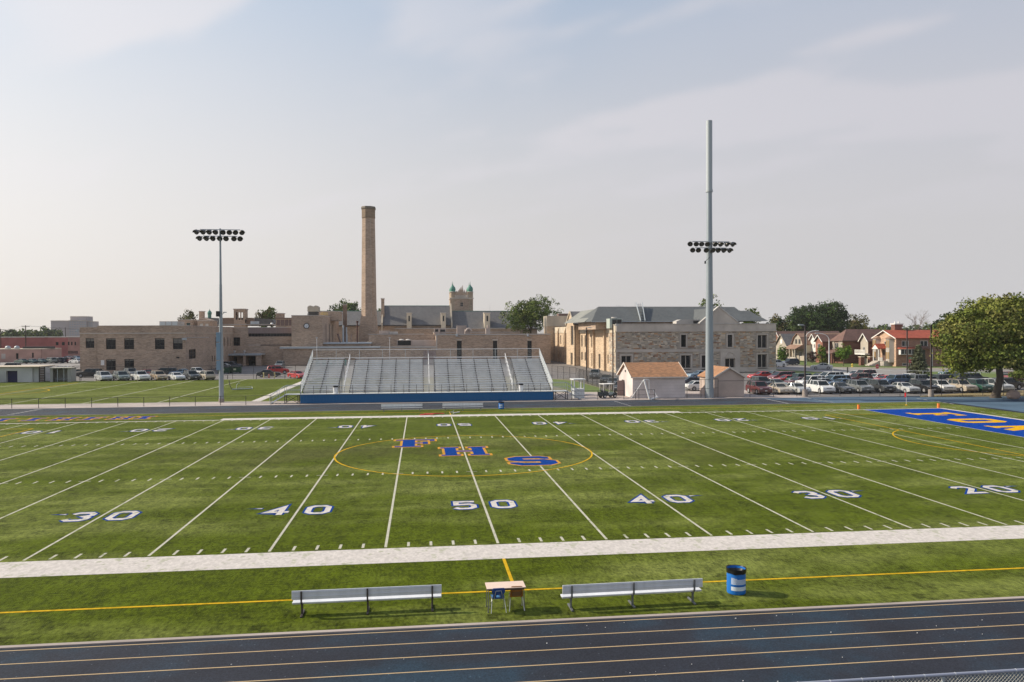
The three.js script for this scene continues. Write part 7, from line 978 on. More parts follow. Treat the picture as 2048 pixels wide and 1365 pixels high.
simpleTree('broadleaf_tree', 'thin green crown behind the stone building roof and monopole', 1394, 1440, 593, 650, -190, { seed: 39, split: true, clusters: 70, leaves: 18, leaf: 0.32, cr: 1.0, palette: GREEN });
simpleTree('broadleaf_tree', 'yellow green crown behind the right slate hip of the stone building', 1478, 1518, 619, 660, -190, { seed: 40, clusters: 70, leaves: 18, leaf: 0.32, cr: 1.0, palette: YEL.concat(GREEN) });
simpleTree('broadleaf_tree', 'dark green tree behind the left side of the big maple', 1860, 1925, 626, 700, -170, { seed: 41, split: true, clusters: 240, leaves: 24, leaf: 0.3, cr: 1.1, palette: DARK.concat(GREEN) });
simpleTree('broadleaf_tree', 'yellowing tree between dark green tree and big maple', 1872, 1905, 645, 700, -150, { seed: 42, clusters: 80, leaves: 20, leaf: 0.25, cr: 0.9, palette: YEL });
simpleTree('broadleaf_tree', 'tall tree behind the right side of the big maple', 1985, 2075, 612, 735, -130, { seed: 43, split: true, clusters: 260, leaves: 24, leaf: 0.3, cr: 1.1, palette: DARK.concat(GREEN) });
{ // bare tree
  const c = crownAt(1808, 1862, 620, 665, -230), o = thing('bare_tree', 'leafless tree with thin spreading branches behind the red roof', 'tree', [c.x, 0, -230]); reseed(77); const b = new B(); b.tube([0, 0, 0], [0.3, c.y0 + 1, 0], 0.35, 0.22, 7); b.build('trunk', mBark, o);
  const grow = (bb, p, d, l, r, n) => { const q = [p[0] + d.x * l, p[1] + d.y * l, p[2] + d.z * l]; bb.tube(p, q, r, r * 0.6, 4, false); if (n) for (let k = 0; k < 3; k++) grow(bb, q, d.clone().add(new THREE.Vector3(rr(-0.8, 0.8), rr(-0.1, 0.5), rr(-0.8, 0.8))).normalize(), l * rr(0.6, 0.9), r * 0.58, n - 1); };
  for (let k = 0; k < 5; k++) { const bb = new B(); grow(bb, [0.3, c.y0 + rr(-1, 1.2), 0], new THREE.Vector3(rr(-1, 1), rr(0.5, 1), rr(-0.5, 0.5)).normalize(), rr(1.6, 2.6), 0.12, 4); bb.build('branch', mat(0.22, 0.17, 0.15, 0.9), o); }
}
// street planting
simpleTree('street_tree', 'bright green young tree beside the stone building corner and cream house', 1555, 1576, 693, 725, -195, { seed: 51, clusters: 90, leaves: 22, leaf: 0.2, cr: 0.6, palette: FRESH });
simpleTree('street_tree', 'round young green tree with thin trunk before the brown roofed house', 1671, 1703, 690, 718, -152, { seed: 52, clusters: 110, leaves: 24, leaf: 0.15, cr: 0.5, palette: FRESH, r: 0.09 });
simpleTree('street_tree', 'narrow upright green tree beside the curved street lamp', 1636, 1652, 688, 728, -160, { seed: 53, clusters: 80, leaves: 22, leaf: 0.16, cr: 0.5, palette: FRESH.concat(YEL) });
simpleTree('street_tree', 'drooping yellow green tree in front of the gambrel house', 1576, 1588, 684, 722, -200, { seed: 54, clusters: 40, leaves: 18, leaf: 0.2, cr: 0.6, palette: YEL, droop: 1.2 });
simpleTree('street_tree', 'drooping pale tree right of the gambrel house', 1600, 1614, 680, 722, -200, { seed: 55, clusters: 40, leaves: 18, leaf: 0.2, cr: 0.6, palette: YEL, droop: 1.2 });
simpleTree('purple_shrub', 'dark purple leafed shrub beside the white house', 1614, 1637, 703, 725, -172, { seed: 56, clusters: 60, leaves: 20, leaf: 0.16, cr: 0.5, palette: [[0.055, 0.028, 0.03], [0.075, 0.04, 0.035]], cat: 'shrub' });
simpleTree('green_shrub', 'low shrub at the street behind the big maple', 1915, 1952, 738, 752, -95, { seed: 57, clusters: 60, leaves: 20, leaf: 0.12, cr: 0.4, palette: OLIVE, cat: 'shrub' });
simpleTree('red_shrub', 'reddish shrub under the left edge of the big maple', 1910, 1945, 727, 745, -118, { seed: 58, clusters: 70, leaves: 20, leaf: 0.14, cr: 0.5, palette: [[0.09, 0.055, 0.045], [0.075, 0.06, 0.045]], cat: 'shrub' });
simpleTree('green_shrub', 'leafy shrub at the frame edge behind the rock', 2020, 2060, 735, 765, -82, { seed: 59, clusters: 90, leaves: 20, leaf: 0.12, cr: 0.45, palette: GREEN, cat: 'shrub' });
function spruce(name, label, u, vTop, vBase, halfW, z, seed, pal, n) {
  const a = pz(u, vBase, z), c = pz(u, vTop, z), H = c[1], w = halfW * (CP.z - z) / FPX, o = thing(name, label, 'tree', [a[0], 0, z]); reseed(seed); let b = new B(); b.tube([0, 0, 0], [0, H * 0.95, 0], w * 0.07, 0.02, 7); b.build('trunk', mBark, o); b = new B(); b.color(1, 1, 1);
  for (let k = 0; k < n; k++) { const t = Math.pow(rnd(), 0.7), y = H * lerp(1, 0.05, t), R = w * (t * 0.97 + 0.03) * rr(0.35, 1.05), f = rnd() * 6.283, cx = Math.cos(f) * R, cz = Math.sin(f) * R, tn = rr(0.7, 1.3), p = pal[Math.floor(rnd() * pal.length)]; b.col = p.map(q => q * tn); for (let m = 0; m < 7; m++) { const s = w * rr(0.06, 0.15), g = f + rr(-0.8, 0.8), q = [cx + rr(-0.15, 0.15) * w, y + rr(-0.06, 0.06) * H * 0.6, cz + rr(-0.15, 0.15) * w], e = [q[0] + Math.cos(g) * s * 1.7, q[1] - s * rr(0.1, 0.9), q[2] + Math.sin(g) * s * 1.7], sx = -Math.sin(g) * s * 0.5, sz = Math.cos(g) * s * 0.5; b.tri([q[0] + sx, q[1], q[2] + sz], [q[0] - sx, q[1] + s * 0.2, q[2] - sz], e); } }
  b.build('crown', leafMat, o); return o;
}
spruce('spruce_tree', 'grey green spruce on the verge before the red roofed house', 1837, 691, 751, 22, -113, 61, [[0.11, 0.13, 0.07], [0.14, 0.15, 0.08], [0.085, 0.10, 0.055]], 900);
spruce('spruce_tree', 'small dark distant conifer between the house roofs', 1748, 648, 680, 6, -330, 62, DARK, 200);
spruce('spruce_tree', 'small dark conifer beside the blue truck in the distant lot', 107, 697, 716, 5, -262, 63, DARK, 200);
{ // distant tree belts, each tree its own
  const L = [[-6, 18, 664], [14, 40, 661], [34, 62, 662], [58, 84, 663], [78, 106, 655], [95, 125, 660], [40, 58, 668], [0, 24, 668]]; L.forEach(([u0, u1, v], i) => simpleTree('distant_tree', 'hazy distant tree in the belt beyond the pink warehouse', u0, u1, v, 688, -520 - i * 22, { seed: 70 + i, clusters: 60, leaves: 14, leaf: 1.1, cr: 3.0, palette: GREEN.concat(DARK), r: 0.4 }, 'distant trees beyond the pink warehouse'));
  const R2 = [[1752, 1792, 652], [1785, 1822, 655], [1815, 1850, 652], [1846, 1880, 648], [1735, 1760, 657], [1680, 1720, 660], [1536, 1560, 655]]; R2.forEach(([u0, u1, v], i) => simpleTree('distant_tree', 'hazy distant tree behind the house roofs', u0, u1, v, 690, -420 - i * 25, { seed: 90 + i, clusters: 80, leaves: 14, leaf: 0.9, cr: 2.6, palette: GREEN.concat(DARK), r: 0.4 }, 'distant trees behind the houses'));
}
// ------------------------------------------------------------------ houses across the street: gable ends face the sun
function house(label, u0, u1, vb, vEave, vRidge, len, wallM, roofM, o = {}) { // u1,vb: near ground corner; u0: far corner
  const [x, z0] = gr(u1, vb), z1 = px_(u0, vb, x)[0], ye = px_(u1, vEave, x)[1], zm = (z0 + z1) / 2, um = (u0 + u1) / 2, yr = px_(um, vRidge, x)[1], t = thing(o.name ?? 'house', label, 'house', [0, 0, 0]); let b;
  const y0 = o.y0 ?? 0, mw = mapW(x), ms = mapF(z0), ov = 0.45, wi = { frame: mWhite, f: 0.09, glass: mGlassSoft, nx: 2 };
  const ww = (o.west || []).map(w => [lerp(z1, z0, w[0]), lerp(z1, z0, w[1]), lerp(0, ye, w[2]), lerp(0, ye, w[3]), { ...wi, ...(w[4] || {}) }]), sw = (o.south || []).map(w => [x + len * w[0], x + len * w[1], lerp(0, ye, w[2]), lerp(0, ye, w[3]), { ...wi, ...(w[4] || {}) }]);
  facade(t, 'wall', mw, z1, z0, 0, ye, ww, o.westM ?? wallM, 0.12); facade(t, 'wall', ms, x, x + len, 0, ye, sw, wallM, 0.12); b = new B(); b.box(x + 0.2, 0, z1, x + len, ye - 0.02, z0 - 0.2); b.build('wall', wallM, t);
  if (o.hip) { const r0 = x + Math.abs(z0 - z1) / 2 * 0.9, r1 = x + len - Math.abs(z0 - z1) / 2 * 0.9, a = [x - ov, ye, z0 + ov], c = [x + len + ov, ye, z0 + ov], d = [x + len + ov, ye, z1 - ov], e = [x - ov, ye, z1 - ov], R0 = [r0, yr, zm], R1 = [r1, yr, zm]; b = new B(); b.quad(a, c, R1, R0); b.tri(e, a, R0); b.quad(d, e, R0, R1); b.tri(c, d, R1); b.quad(a, e, d, c); b.build('roof', roofM, t); b = new B(); b.box(x - ov, ye - 0.22, z1 - ov, x + len + ov, ye - 0.01, z0 + ov); b.build('eave_board', o.trim ?? mMetalBrown, t); }
  else if (o.gambrel) { const pts = [[z0, ye], [lerp(z0, zm, 0.42), lerp(ye, yr, 0.66)], [zm, yr], [lerp(z1, zm, 0.42), lerp(ye, yr, 0.66)], [z1, ye]]; b = new B(); b.prism(pts, (a, y, d) => [d, y, a], x, x + len); b.build('gable', o.westM ?? wallM, t); for (let k = 0; k < 4; k++) { b = new B(); const p = pts[k], q = pts[k + 1], n = 0.12; b.hex([[x - ov, p[1], p[0]], [x + len, p[1], p[0]], [x + len, q[1], q[0]], [x - ov, q[1], q[0]], [x - ov, p[1] + n, p[0] + (k < 2 ? n : -n)], [x + len, p[1] + n, p[0] + (k < 2 ? n : -n)], [x + len, q[1] + n, q[0] + (k < 2 ? n * 0.3 : -n * 0.3)], [x - ov, q[1] + n, q[0] + (k < 2 ? n * 0.3 : -n * 0.3)]]); b.build('roof_slope', roofM, t); } }
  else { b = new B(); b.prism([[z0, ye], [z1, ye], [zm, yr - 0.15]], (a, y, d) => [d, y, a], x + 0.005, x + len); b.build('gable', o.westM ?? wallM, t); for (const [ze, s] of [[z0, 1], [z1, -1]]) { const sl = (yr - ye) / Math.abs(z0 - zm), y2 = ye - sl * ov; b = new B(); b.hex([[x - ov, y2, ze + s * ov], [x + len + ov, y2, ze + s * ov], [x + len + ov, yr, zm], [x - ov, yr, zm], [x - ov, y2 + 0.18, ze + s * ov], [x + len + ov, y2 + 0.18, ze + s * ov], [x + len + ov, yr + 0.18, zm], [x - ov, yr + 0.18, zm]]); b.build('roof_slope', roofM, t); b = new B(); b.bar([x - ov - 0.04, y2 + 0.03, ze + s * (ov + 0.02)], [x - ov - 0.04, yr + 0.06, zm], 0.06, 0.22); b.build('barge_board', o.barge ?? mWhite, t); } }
  return { t, x, z0, z1, ye, yr, zm, len };
}
const mRoofRed = mat(0.42, 0.085, 0.045, 0.85, { map: texSlate }), mRoofBrown = mat(0.19, 0.105, 0.085, 0.85, { map: texSlate }), mRoofTan = mat(0.33, 0.20, 0.14, 0.85, { map: texSlate }), mStoneWhite = mat(0.55, 0.49, 0.44, 0.85, { map: texMottle });
{
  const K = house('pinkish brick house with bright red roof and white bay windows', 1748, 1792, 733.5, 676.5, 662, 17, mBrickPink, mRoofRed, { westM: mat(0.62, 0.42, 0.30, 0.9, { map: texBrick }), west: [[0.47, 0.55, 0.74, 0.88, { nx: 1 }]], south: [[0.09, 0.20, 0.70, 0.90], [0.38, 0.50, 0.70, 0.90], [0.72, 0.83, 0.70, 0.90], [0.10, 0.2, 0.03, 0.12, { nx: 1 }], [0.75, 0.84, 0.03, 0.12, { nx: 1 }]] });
  const { t, x, z0, z1, ye } = K, w = z0 - z1; let b;
  for (const [a, c] of [[0.06, 0.30], [0.66, 0.92]]) { const za = z1 + w * a, zb = z1 + w * c; b = new B(); b.hex([[x - 1, 1.0, za + 0.5], [x, 1.0, za], [x, 1.0, zb], [x - 1, 1.0, zb - 0.5], [x - 1, ye - 0.2, za + 0.5], [x, ye - 0.2, za], [x, ye - 0.2, zb], [x - 1, ye - 0.2, zb - 0.5]]); b.build('bay', mStoneWhite, t); for (const [y0, y1] of [[0.26, 0.50], [0.66, 0.92]]) for (const [p, q] of [[0.22, 0.46], [0.54, 0.78]]) { const g = new B(); g.box(x - 1.05, ye * y0, lerp(za, zb, p), x - 1.003, ye * y1, lerp(za, zb, q)); g.build('bay_window', mat(0.30, 0.20, 0.10, 0.35), t); } b = new B(); b.hex([[x - 1.25, ye - 0.2, za + 0.2], [x, ye - 0.2, za - 0.2], [x, ye - 0.2, zb + 0.2], [x - 1.25, ye - 0.2, zb - 0.2], [x - 0.3, ye + 0.5, za + 0.8], [x, ye + 0.5, za + 0.5], [x, ye + 0.5, zb - 0.5], [x - 0.3, ye + 0.5, zb - 0.8]]); b.build('bay_roof', mRoofTan, t); }
  const zc = z1 + w * 0.47; b = new B(); b.box(x - 0.06, 1.3, zc - 0.7, x - 0.003, 4.0, zc + 0.7); b.build('door', mat(0.10, 0.06, 0.05, 0.6), t); for (const s of [-1, 1]) { b = new B(); b.tube([x - 2.2, 1.3, zc + s * 1.1], [x - 2.2, 4.3, zc + s * 1.1], 0.13, 0.13, 8); b.build('porch_column', mWhite, t); b = new B(); b.hex([[x - 2.6, 4.3, zc + s * 1.5], [x, 4.3, zc + s * 1.5], [x, 5.5, zc], [x - 2.6, 5.5, zc], [x - 2.6, 4.45, zc + s * 1.5], [x, 4.45, zc + s * 1.5], [x, 5.65, zc], [x - 2.6, 5.65, zc]]); b.build('porch_roof', mRoofRed, t); } b = new B(); b.prism([[zc - 1.4, 4.3], [zc + 1.4, 4.3], [zc, 5.45]], (a, y, d) => [d, y, a], x - 2.5, x - 2.4); b.build('porch_gable', mWhite, t); for (let k = 0; k < 6; k++) { b = new B(); b.box(x - 2.4 - k * 0.4, 0, zc - 1.2, x - 2.0 - k * 0.4, 1.3 - k * 0.21, zc + 1.2); b.build('step', mStoneWhite, t); } for (let k = 0; k < 7; k++) { b = new B(); b.box(x - 2.3, 1.3, zc + 1.2 + k * 0.25, x - 2.2, 2.2, zc + 1.28 + k * 0.25); b.build('baluster', mWhite, t); } b = new B(); b.box(x - 2.0, 0, zc - 1.2, x - 0.003, 1.3, zc + 3); b.build('porch_floor', mStoneWhite, t);
  b = new B(); b.box(x + 0.6, ye * 0.42, z0 + 0.003, x + 4.6, ye * 0.62, z0 + 0.9); b.build('side_bay', mWhite, t); for (let k = 0; k < 4; k++) { b = new B(); b.box(x + 0.8 + k * 0.95, ye * 0.44, z0 + 0.903, x + 1.6 + k * 0.95, ye * 0.60, z0 + 0.93); b.build('side_bay_pane', mGlassSoft, t); } b = new B(); b.hex([[x + 0.2, ye * 0.62, z0 + 0.003], [x + 5, ye * 0.62, z0 + 0.003], [x + 5, ye * 0.62, z0 + 1.3], [x + 0.2, ye * 0.62, z0 + 1.3], [x + 0.5, ye * 0.68, z0 + 0.003], [x + 4.7, ye * 0.68, z0 + 0.003], [x + 4.7, ye * 0.68, z0 + 0.1], [x + 0.5, ye * 0.68, z0 + 0.1]]); b.build('side_bay_roof', mRoofRed, t);
  b = new B(); b.hex([[x + 5.6, ye * 0.62, z0 + 0.003], [x + 9, ye * 0.62, z0 + 0.003], [x + 9, ye * 0.62, z0 + 1.6], [x + 5.6, ye * 0.62, z0 + 1.6], [x + 6.8, ye * 0.72, z0 + 0.003], [x + 7.8, ye * 0.72, z0 + 0.003], [x + 7.8, ye * 0.70, z0 + 1.5], [x + 6.8, ye * 0.70, z0 + 1.5]]); b.build('side_porch_roof', mRoofBrown, t); b = new B(); b.box(x + 6.6, 1.2, z0 + 0.004, x + 7.8, ye * 0.58, z0 + 0.06); b.build('side_door', mFrameDark, t); for (const dx of [5.9, 8.7]) { b = new B(); b.tube([x + dx, 0, z0 + 1.4], [x + dx, ye * 0.62, z0 + 1.4], 0.1, 0.1, 8); b.build('side_porch_post', mWhite, t); }
  b = new B(); b.box(x + 3.0, K.yr - 1.2, K.zm - 2, x + 5.2, K.yr + 1.6, K.zm - 0.4); b.build('chimney', mBrickRed, t); b = new B(); b.box(x + 2.85, K.yr + 1.6, K.zm - 2.15, x + 5.35, K.yr + 1.85, K.zm - 0.25); b.build('chimney_cap', mWhite, t); for (const s of [0, 1]) { b = new B(); b.tube([x + 3.6 + s, K.yr + 1.85, K.zm - 1.2], [x + 3.6 + s, K.yr + 2.4, K.zm - 1.2], 0.2, 0.2, 8); b.build('chimney_pot', mWhite, t); }
}
{
  const Lh = house('dark brick house with brown hipped roof and cream panel', 1664, 1686, 727.5, 681.5, 659, 15, mBrickRed, mRoofBrown, { hip: true, west: [[0.25, 0.6, 0.62, 0.90]], westM: mBrickRed, south: [[0.55, 0.66, 0.42, 0.56], [0.30, 0.40, 0.05, 0.2]] }); let b;
  b = new B(); b.box(Lh.x - 0.12, Lh.ye * 0.60, Lh.z1 + 0.3, Lh.x - 0.02, Lh.ye - 0.25, Lh.z1 + (Lh.z0 - Lh.z1) * 0.24); b.build('cream_panel', mCream, Lh.t); b = new B(); b.box(Lh.x - 0.12, Lh.ye * 0.60, Lh.z0 - (Lh.z0 - Lh.z1) * 0.38, Lh.x - 0.02, Lh.ye - 0.25, Lh.z0 - 0.2); b.build('cream_panel', mCream, Lh.t);
  b = new B(); b.hex([[Lh.x - 3.5, Lh.ye * 0.44, Lh.z1], [Lh.x, Lh.ye * 0.44, Lh.z1], [Lh.x, Lh.ye * 0.44, Lh.z0], [Lh.x - 3.5, Lh.ye * 0.44, Lh.z0], [Lh.x - 0.5, Lh.ye * 0.58, Lh.z1], [Lh.x, Lh.ye * 0.58, Lh.z1], [Lh.x, Lh.ye * 0.58, Lh.z0], [Lh.x - 0.5, Lh.ye * 0.58, Lh.z0]]); b.build('porch_roof', mRoofBrown, Lh.t); for (const t of [0.05, 0.95]) { b = new B(); const z = lerp(Lh.z1, Lh.z0, t); b.box(Lh.x - 3.3, 0, z - 0.25, Lh.x - 2.8, Lh.ye * 0.44, z + 0.25); b.build('porch_pier', mBrickRed, Lh.t); }
  const G = house('brown roofed brick house with white balcony under a small gable', 1721, 1736, 729, 681, 668, 12, mBrickRed, mRoofBrown, { westM: mCream, west: [[0.3, 0.6, 0.50, 0.72]], south: [] }); b = new B(); b.box(G.x - 1.5, G.ye * 0.40, G.z1 - 0.3, G.x - 0.004, G.ye * 0.44, G.z0 + 1); b.build('balcony_floor', mWhite, G.t); for (let k = 0; k < 14; k++) { b = new B(); const z = lerp(G.z1 - 0.3, G.z0 + 1, k / 13); b.box(G.x - 1.5, G.ye * 0.44, z - 0.08, G.x - 1.42, G.ye * 0.58, z + 0.08); b.build('baluster', mWhite, G.t); } b = new B(); b.box(G.x - 1.55, G.ye * 0.58, G.z1 - 0.3, G.x - 1.38, G.ye * 0.60, G.z0 + 1); b.build('balcony_rail', mWhite, G.t); b = new B(); b.box(G.x - 0.06, 0, G.z1 + 0.6, G.x - 0.003, G.ye * 0.33, G.z0 - 0.6); b.build('garage_door', mFrameDark, G.t);
  for (const u of [1723, 1741]) { const [x, z] = gr(u, 731), o = thing('gate_pillar', u < 1730 ? 'red brick gate pillar beside the driveway of the brown roofed house' : 'red brick gate pillar next to the steps of the red roofed house', 'pillar', [x, 0, z]); b = new B(); b.box(-0.5, 0, -0.5, 0.5, 2.1, 0.5); b.build('shaft', mBrickRed, o); b = new B(); b.box(-0.6, 2.1, -0.6, 0.6, 2.3, 0.6); b.build('cap', mLimeWarm, o); }
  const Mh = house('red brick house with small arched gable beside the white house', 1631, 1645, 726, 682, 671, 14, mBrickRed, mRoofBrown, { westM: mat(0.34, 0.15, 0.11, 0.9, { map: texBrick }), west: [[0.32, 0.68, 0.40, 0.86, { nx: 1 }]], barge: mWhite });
  b = new B(); b.hex([[Mh.x + 1, Mh.ye * 0.46, Mh.z0 + 0.005], [Mh.x + 11, Mh.ye * 0.46, Mh.z0 + 0.005], [Mh.x + 11, Mh.ye * 0.42, Mh.z0 + 3], [Mh.x + 1, Mh.ye * 0.42, Mh.z0 + 3], [Mh.x + 1.5, Mh.ye * 0.56, Mh.z0 + 0.005], [Mh.x + 10.5, Mh.ye * 0.56, Mh.z0 + 0.005], [Mh.x + 11, Mh.ye * 0.45, Mh.z0 + 3], [Mh.x + 1, Mh.ye * 0.45, Mh.z0 + 3]]); b.build('porch_roof', mRoofBrown, Mh.t); for (const dx of [1.4, 6, 10.6]) { b = new B(); b.box(Mh.x + dx - 0.2, 0, Mh.z0 + 2.4, Mh.x + dx + 0.2, Mh.ye * 0.43, Mh.z0 + 2.8); b.build('porch_pier', mBrickRed, Mh.t); }
  house('narrow white clapboard house between gambrel house and arched brick house', 1620, 1632, 722.5, 681, 669, 13, mat(0.70, 0.68, 0.64, 0.8), mRoofTan, { west: [[0.15, 0.4, 0.62, 0.82], [0.6, 0.85, 0.62, 0.82], [0.2, 0.5, 0.2, 0.4]] });
  const N = house('cream house with gambrel gable and front porch', 1584, 1608, 722, 691, 667.5, 15, mat(0.60, 0.50, 0.36, 0.85), mRoofTan, { gambrel: true, westM: mCream, west: [[0.2, 0.4, 0.25, 0.6], [0.6, 0.8, 0.25, 0.6]] }); b = new B(); b.hex([[N.x - 3, N.ye * 0.75, N.z1], [N.x, N.ye * 0.75, N.z1], [N.x, N.ye * 0.75, N.z0], [N.x - 3, N.ye * 0.75, N.z0], [N.x - 0.6, N.ye * 1.02, N.z1], [N.x, N.ye * 1.02, N.z1], [N.x, N.ye * 1.02, N.z0], [N.x - 0.6, N.ye * 1.02, N.z0]]); b.build('porch_roof', mRoofTan, N.t); for (const t of [0.06, 0.5, 0.94]) { b = new B(); const z = lerp(N.z1, N.z0, t); b.box(N.x - 2.8, 0, z - 0.18, N.x - 2.45, N.ye * 0.75, z + 0.18); b.build('porch_post', mCream, N.t); } b = new B(); b.box(N.x - 2.7, 0, N.z1, N.x - 2.4, 1.1, N.z0); b.build('porch_wall', mStoneWhite, N.t); for (const t of [0.36, 0.64]) { b = new B(); const z = lerp(N.z1, N.z0, t); b.box(N.x - 0.06, lerp(N.ye, N.yr, 0.12), z - 0.55, N.x - 0.003, lerp(N.ye, N.yr, 0.5), z + 0.55); b.build('gable_window', mGlassSoft, N.t); }
  const O = house('cream house with steep gable and grey slate roof by the stone building', 1552, 1574, 720, 690, 669, 14, mat(0.58, 0.48, 0.36, 0.85), mSlate, { westM: mCream, west: [[0.3, 0.62, 0.3, 0.7]], barge: mCream }); b = new B(); b.box(O.x - 0.06, lerp(O.ye, O.yr, 0.1), O.zm - 0.7, O.x - 0.003, lerp(O.ye, O.yr, 0.5), O.zm + 0.7); b.build('gable_window', mWhite, O.t);
  house('brown roofed house seen behind the cream houses', 1546, 1562, 716, 680, 664, 22, mBrickRed, mRoofBrown, {});
}
// ------------------------------------------------------------------ lamps, signs, rock
function parkingLamp(label, u, vb, vt, dir, base = true) {
  const [x, z] = gr(u, vb), h = pz(u, vt, z)[1], o = thing('parking_lamp', label, 'lamp post', [x, 0, z]); let b = new B();
  if (base) { b.tube([0, 0, 0], [0, 0.95, 0], 0.36, 0.34, 16); b.build('concrete_base', mConcrete, o); } b = new B(); b.bar([0, base ? 0.95 : 0, 0], [0, h, 0], 0.17, 0.17); b.build('pole', mBronze, o); b = new B(); b.bar([0, h - 0.08, 0], [dir * 0.35, h - 0.02, 0], 0.07, 0.07); b.add(new RoundedBoxGeometry(0.62, 0.14, 0.38, 2, 0.03), M4(dir * 0.62, h - 0.02, 0)); b.build('lamp_head', mGalv, o);
}
parkingLamp('square dark lamp post on concrete base beside the silver sedans at the fence', 1610, 793.5, 650, -1); parkingLamp('square dark lamp post on concrete base nearer the big maple', 1862, 793.5, 650, -1); parkingLamp('dark lamp post farther back beside the spruce', 1814, 757, 656, -1, false); parkingLamp('dark lamp post by the black fence nearer the alley gate', 1173, 763, 655.5, 1); parkingLamp('dark lamp post by the black fence nearer the block shed', 1226, 778, 650.5, 1);
for (const [u, vb, vt, s, l] of [[1658, 738, 667, -1, 'curved pale street lamp beside the silver sedan at the kerb'], [1612, 730, 662, 1, 'curved pale street lamp behind the tall square lamp post']]) { const [x, z] = gr(u, vb), h = pz(u, vt, z)[1], o = thing('street_lamp', l, 'street lamp', [x, 0, z]); let b = new B(); b.tube([0, 0, 0], [0, h - 1.6, 0], 0.16, 0.1, 10); b.build('pole', mSteelWhite, o); const pts = []; for (let k = 0; k <= 8; k++) { const f = k / 8 * Math.PI * 0.5; pts.push([s * 2.6 * (1 - Math.cos(f)), h - 1.6 + 1.6 * Math.sin(f), 0]); } b = new B(); b.path(pts, 0.075, 7); b.build('arm', mSteelWhite, o); b = new B(); b.add(new RoundedBoxGeometry(1.0, 0.22, 0.4, 3, 0.1), M4(s * 3.0, h, 0)); b.build('lamp_head', mGalv, o); }
for (const [u, vs, vb, l] of [[1754.5, 733.5, 757, 'red stop sign at the car park exit beside the maroon wagon'], [1821, 723, 742, 'red stop sign with green street name plate across the street']]) {
  const [x, z] = gr(u, vb), h = pz(u, vs, z)[1], o = thing('stop_sign', l, 'sign', [x, 0, z], 0.25); let b = new B(); b.bar([0, 0, -0.03], [0, h + 0.35, -0.03], 0.06, 0.05); b.build('post', mGalv, o); const oc = Array.from({ length: 8 }, (_, k) => [Math.cos(Math.PI / 8 + k * Math.PI / 4) * 0.43, h + Math.sin(Math.PI / 8 + k * Math.PI / 4) * 0.43]); b = new B(); b.prism(oc, (a, y, d) => [a, y, d], 0, 0.02); b.build('plate', mat(0.55, 0.025, 0.03, 0.5), o);
  b = new B(); const W = 0.075, S = (cx, pts) => { for (const [p, q] of pts) b.bar([cx + p[0] * W, h + p[1] * 0.13, 0.026], [cx + q[0] * W, h + q[1] * 0.13, 0.026], 0.035, 0.01); }; S(-0.255, [[[0.8, 0.9], [-0.8, 0.9]], [[-0.8, 0.9], [-0.8, 0]], [[-0.8, 0], [0.8, 0]], [[0.8, 0], [0.8, -0.9]], [[0.8, -0.9], [-0.8, -0.9]]]); S(-0.085, [[[-0.9, 0.9], [0.9, 0.9]], [[0, 0.9], [0, -1]]]); S(0.085, [[[-0.8, 0.9], [0.8, 0.9]], [[0.8, 0.9], [0.8, -0.9]], [[0.8, -0.9], [-0.8, -0.9]], [[-0.8, -0.9], [-0.8, 0.9]]]); S(0.255, [[[-0.8, -1], [-0.8, 0.9]], [[-0.8, 0.9], [0.8, 0.9]], [[0.8, 0.9], [0.8, 0]], [[0.8, 0], [-0.8, 0]]]); b.build('lettering', mWhite, o);
  if (u > 1800) { b = new B(); b.box(-0.55, h + 0.6, -0.02, 0.55, h + 0.85, 0.01); b.build('street_name_plate', mat(0.01, 0.22, 0.10, 0.5), o); b = new B(); b.bar([0, h + 0.35, -0.03], [0, h + 0.9, -0.03], 0.05, 0.05); b.build('upper_post', mGalv, o); }
}
{
  const [x, z] = gr(2026, 798), o = thing('boulder', 'rounded pink granite boulder with small dark plaque beside the maple', 'rock', [x, 0, z]); const g = new THREE.IcosahedronGeometry(1, 4), p = g.attributes.position; for (let i = 0; i < p.count; i++) { const v = new THREE.Vector3(p.getX(i), p.getY(i), p.getZ(i)), n = 0.86 + 0.3 * fbm(v.x * 1.6 + 5, v.y * 1.6 + v.z * 1.3, 3, 4); p.setXYZ(i, v.x * 0.82 * n, Math.max(0, 0.48 + v.y * 0.62 * n), v.z * 0.7 * n); } g.computeVertexNormals(); put('stone', g, mat(0.50, 0.37, 0.31, 0.9, { map: texMottle }), o); const b = new B(); b.add(new RoundedBoxGeometry(0.34, 0.26, 0.05, 2, 0.01), M4(-0.05, 0.86, 0.52, 0, -0.5)); b.build('plaque', mDarkMetal, o);
  const [hx, hz] = gr(1704.5, 735), h = thing('fire_hydrant', 'yellow fire hydrant on the grass before the brown roofed house', 'hydrant', [hx, 0, hz]); let c = new B(); c.lathe([[0, 0.95], [0.1, 0.9], [0.2, 0.75], [0.17, 0.7], [0.15, 0.12], [0.22, 0.1], [0.22, 0], [0, 0]], [0, 0, 0], 12); c.build('barrel', mat(0.68, 0.5, 0.08, 0.6), h); c = new B(); c.tube([-0.28, 0.55, 0], [0.28, 0.55, 0], 0.08, 0.08, 8); c.build('outlet', mat(0.68, 0.5, 0.08, 0.6), h);
}
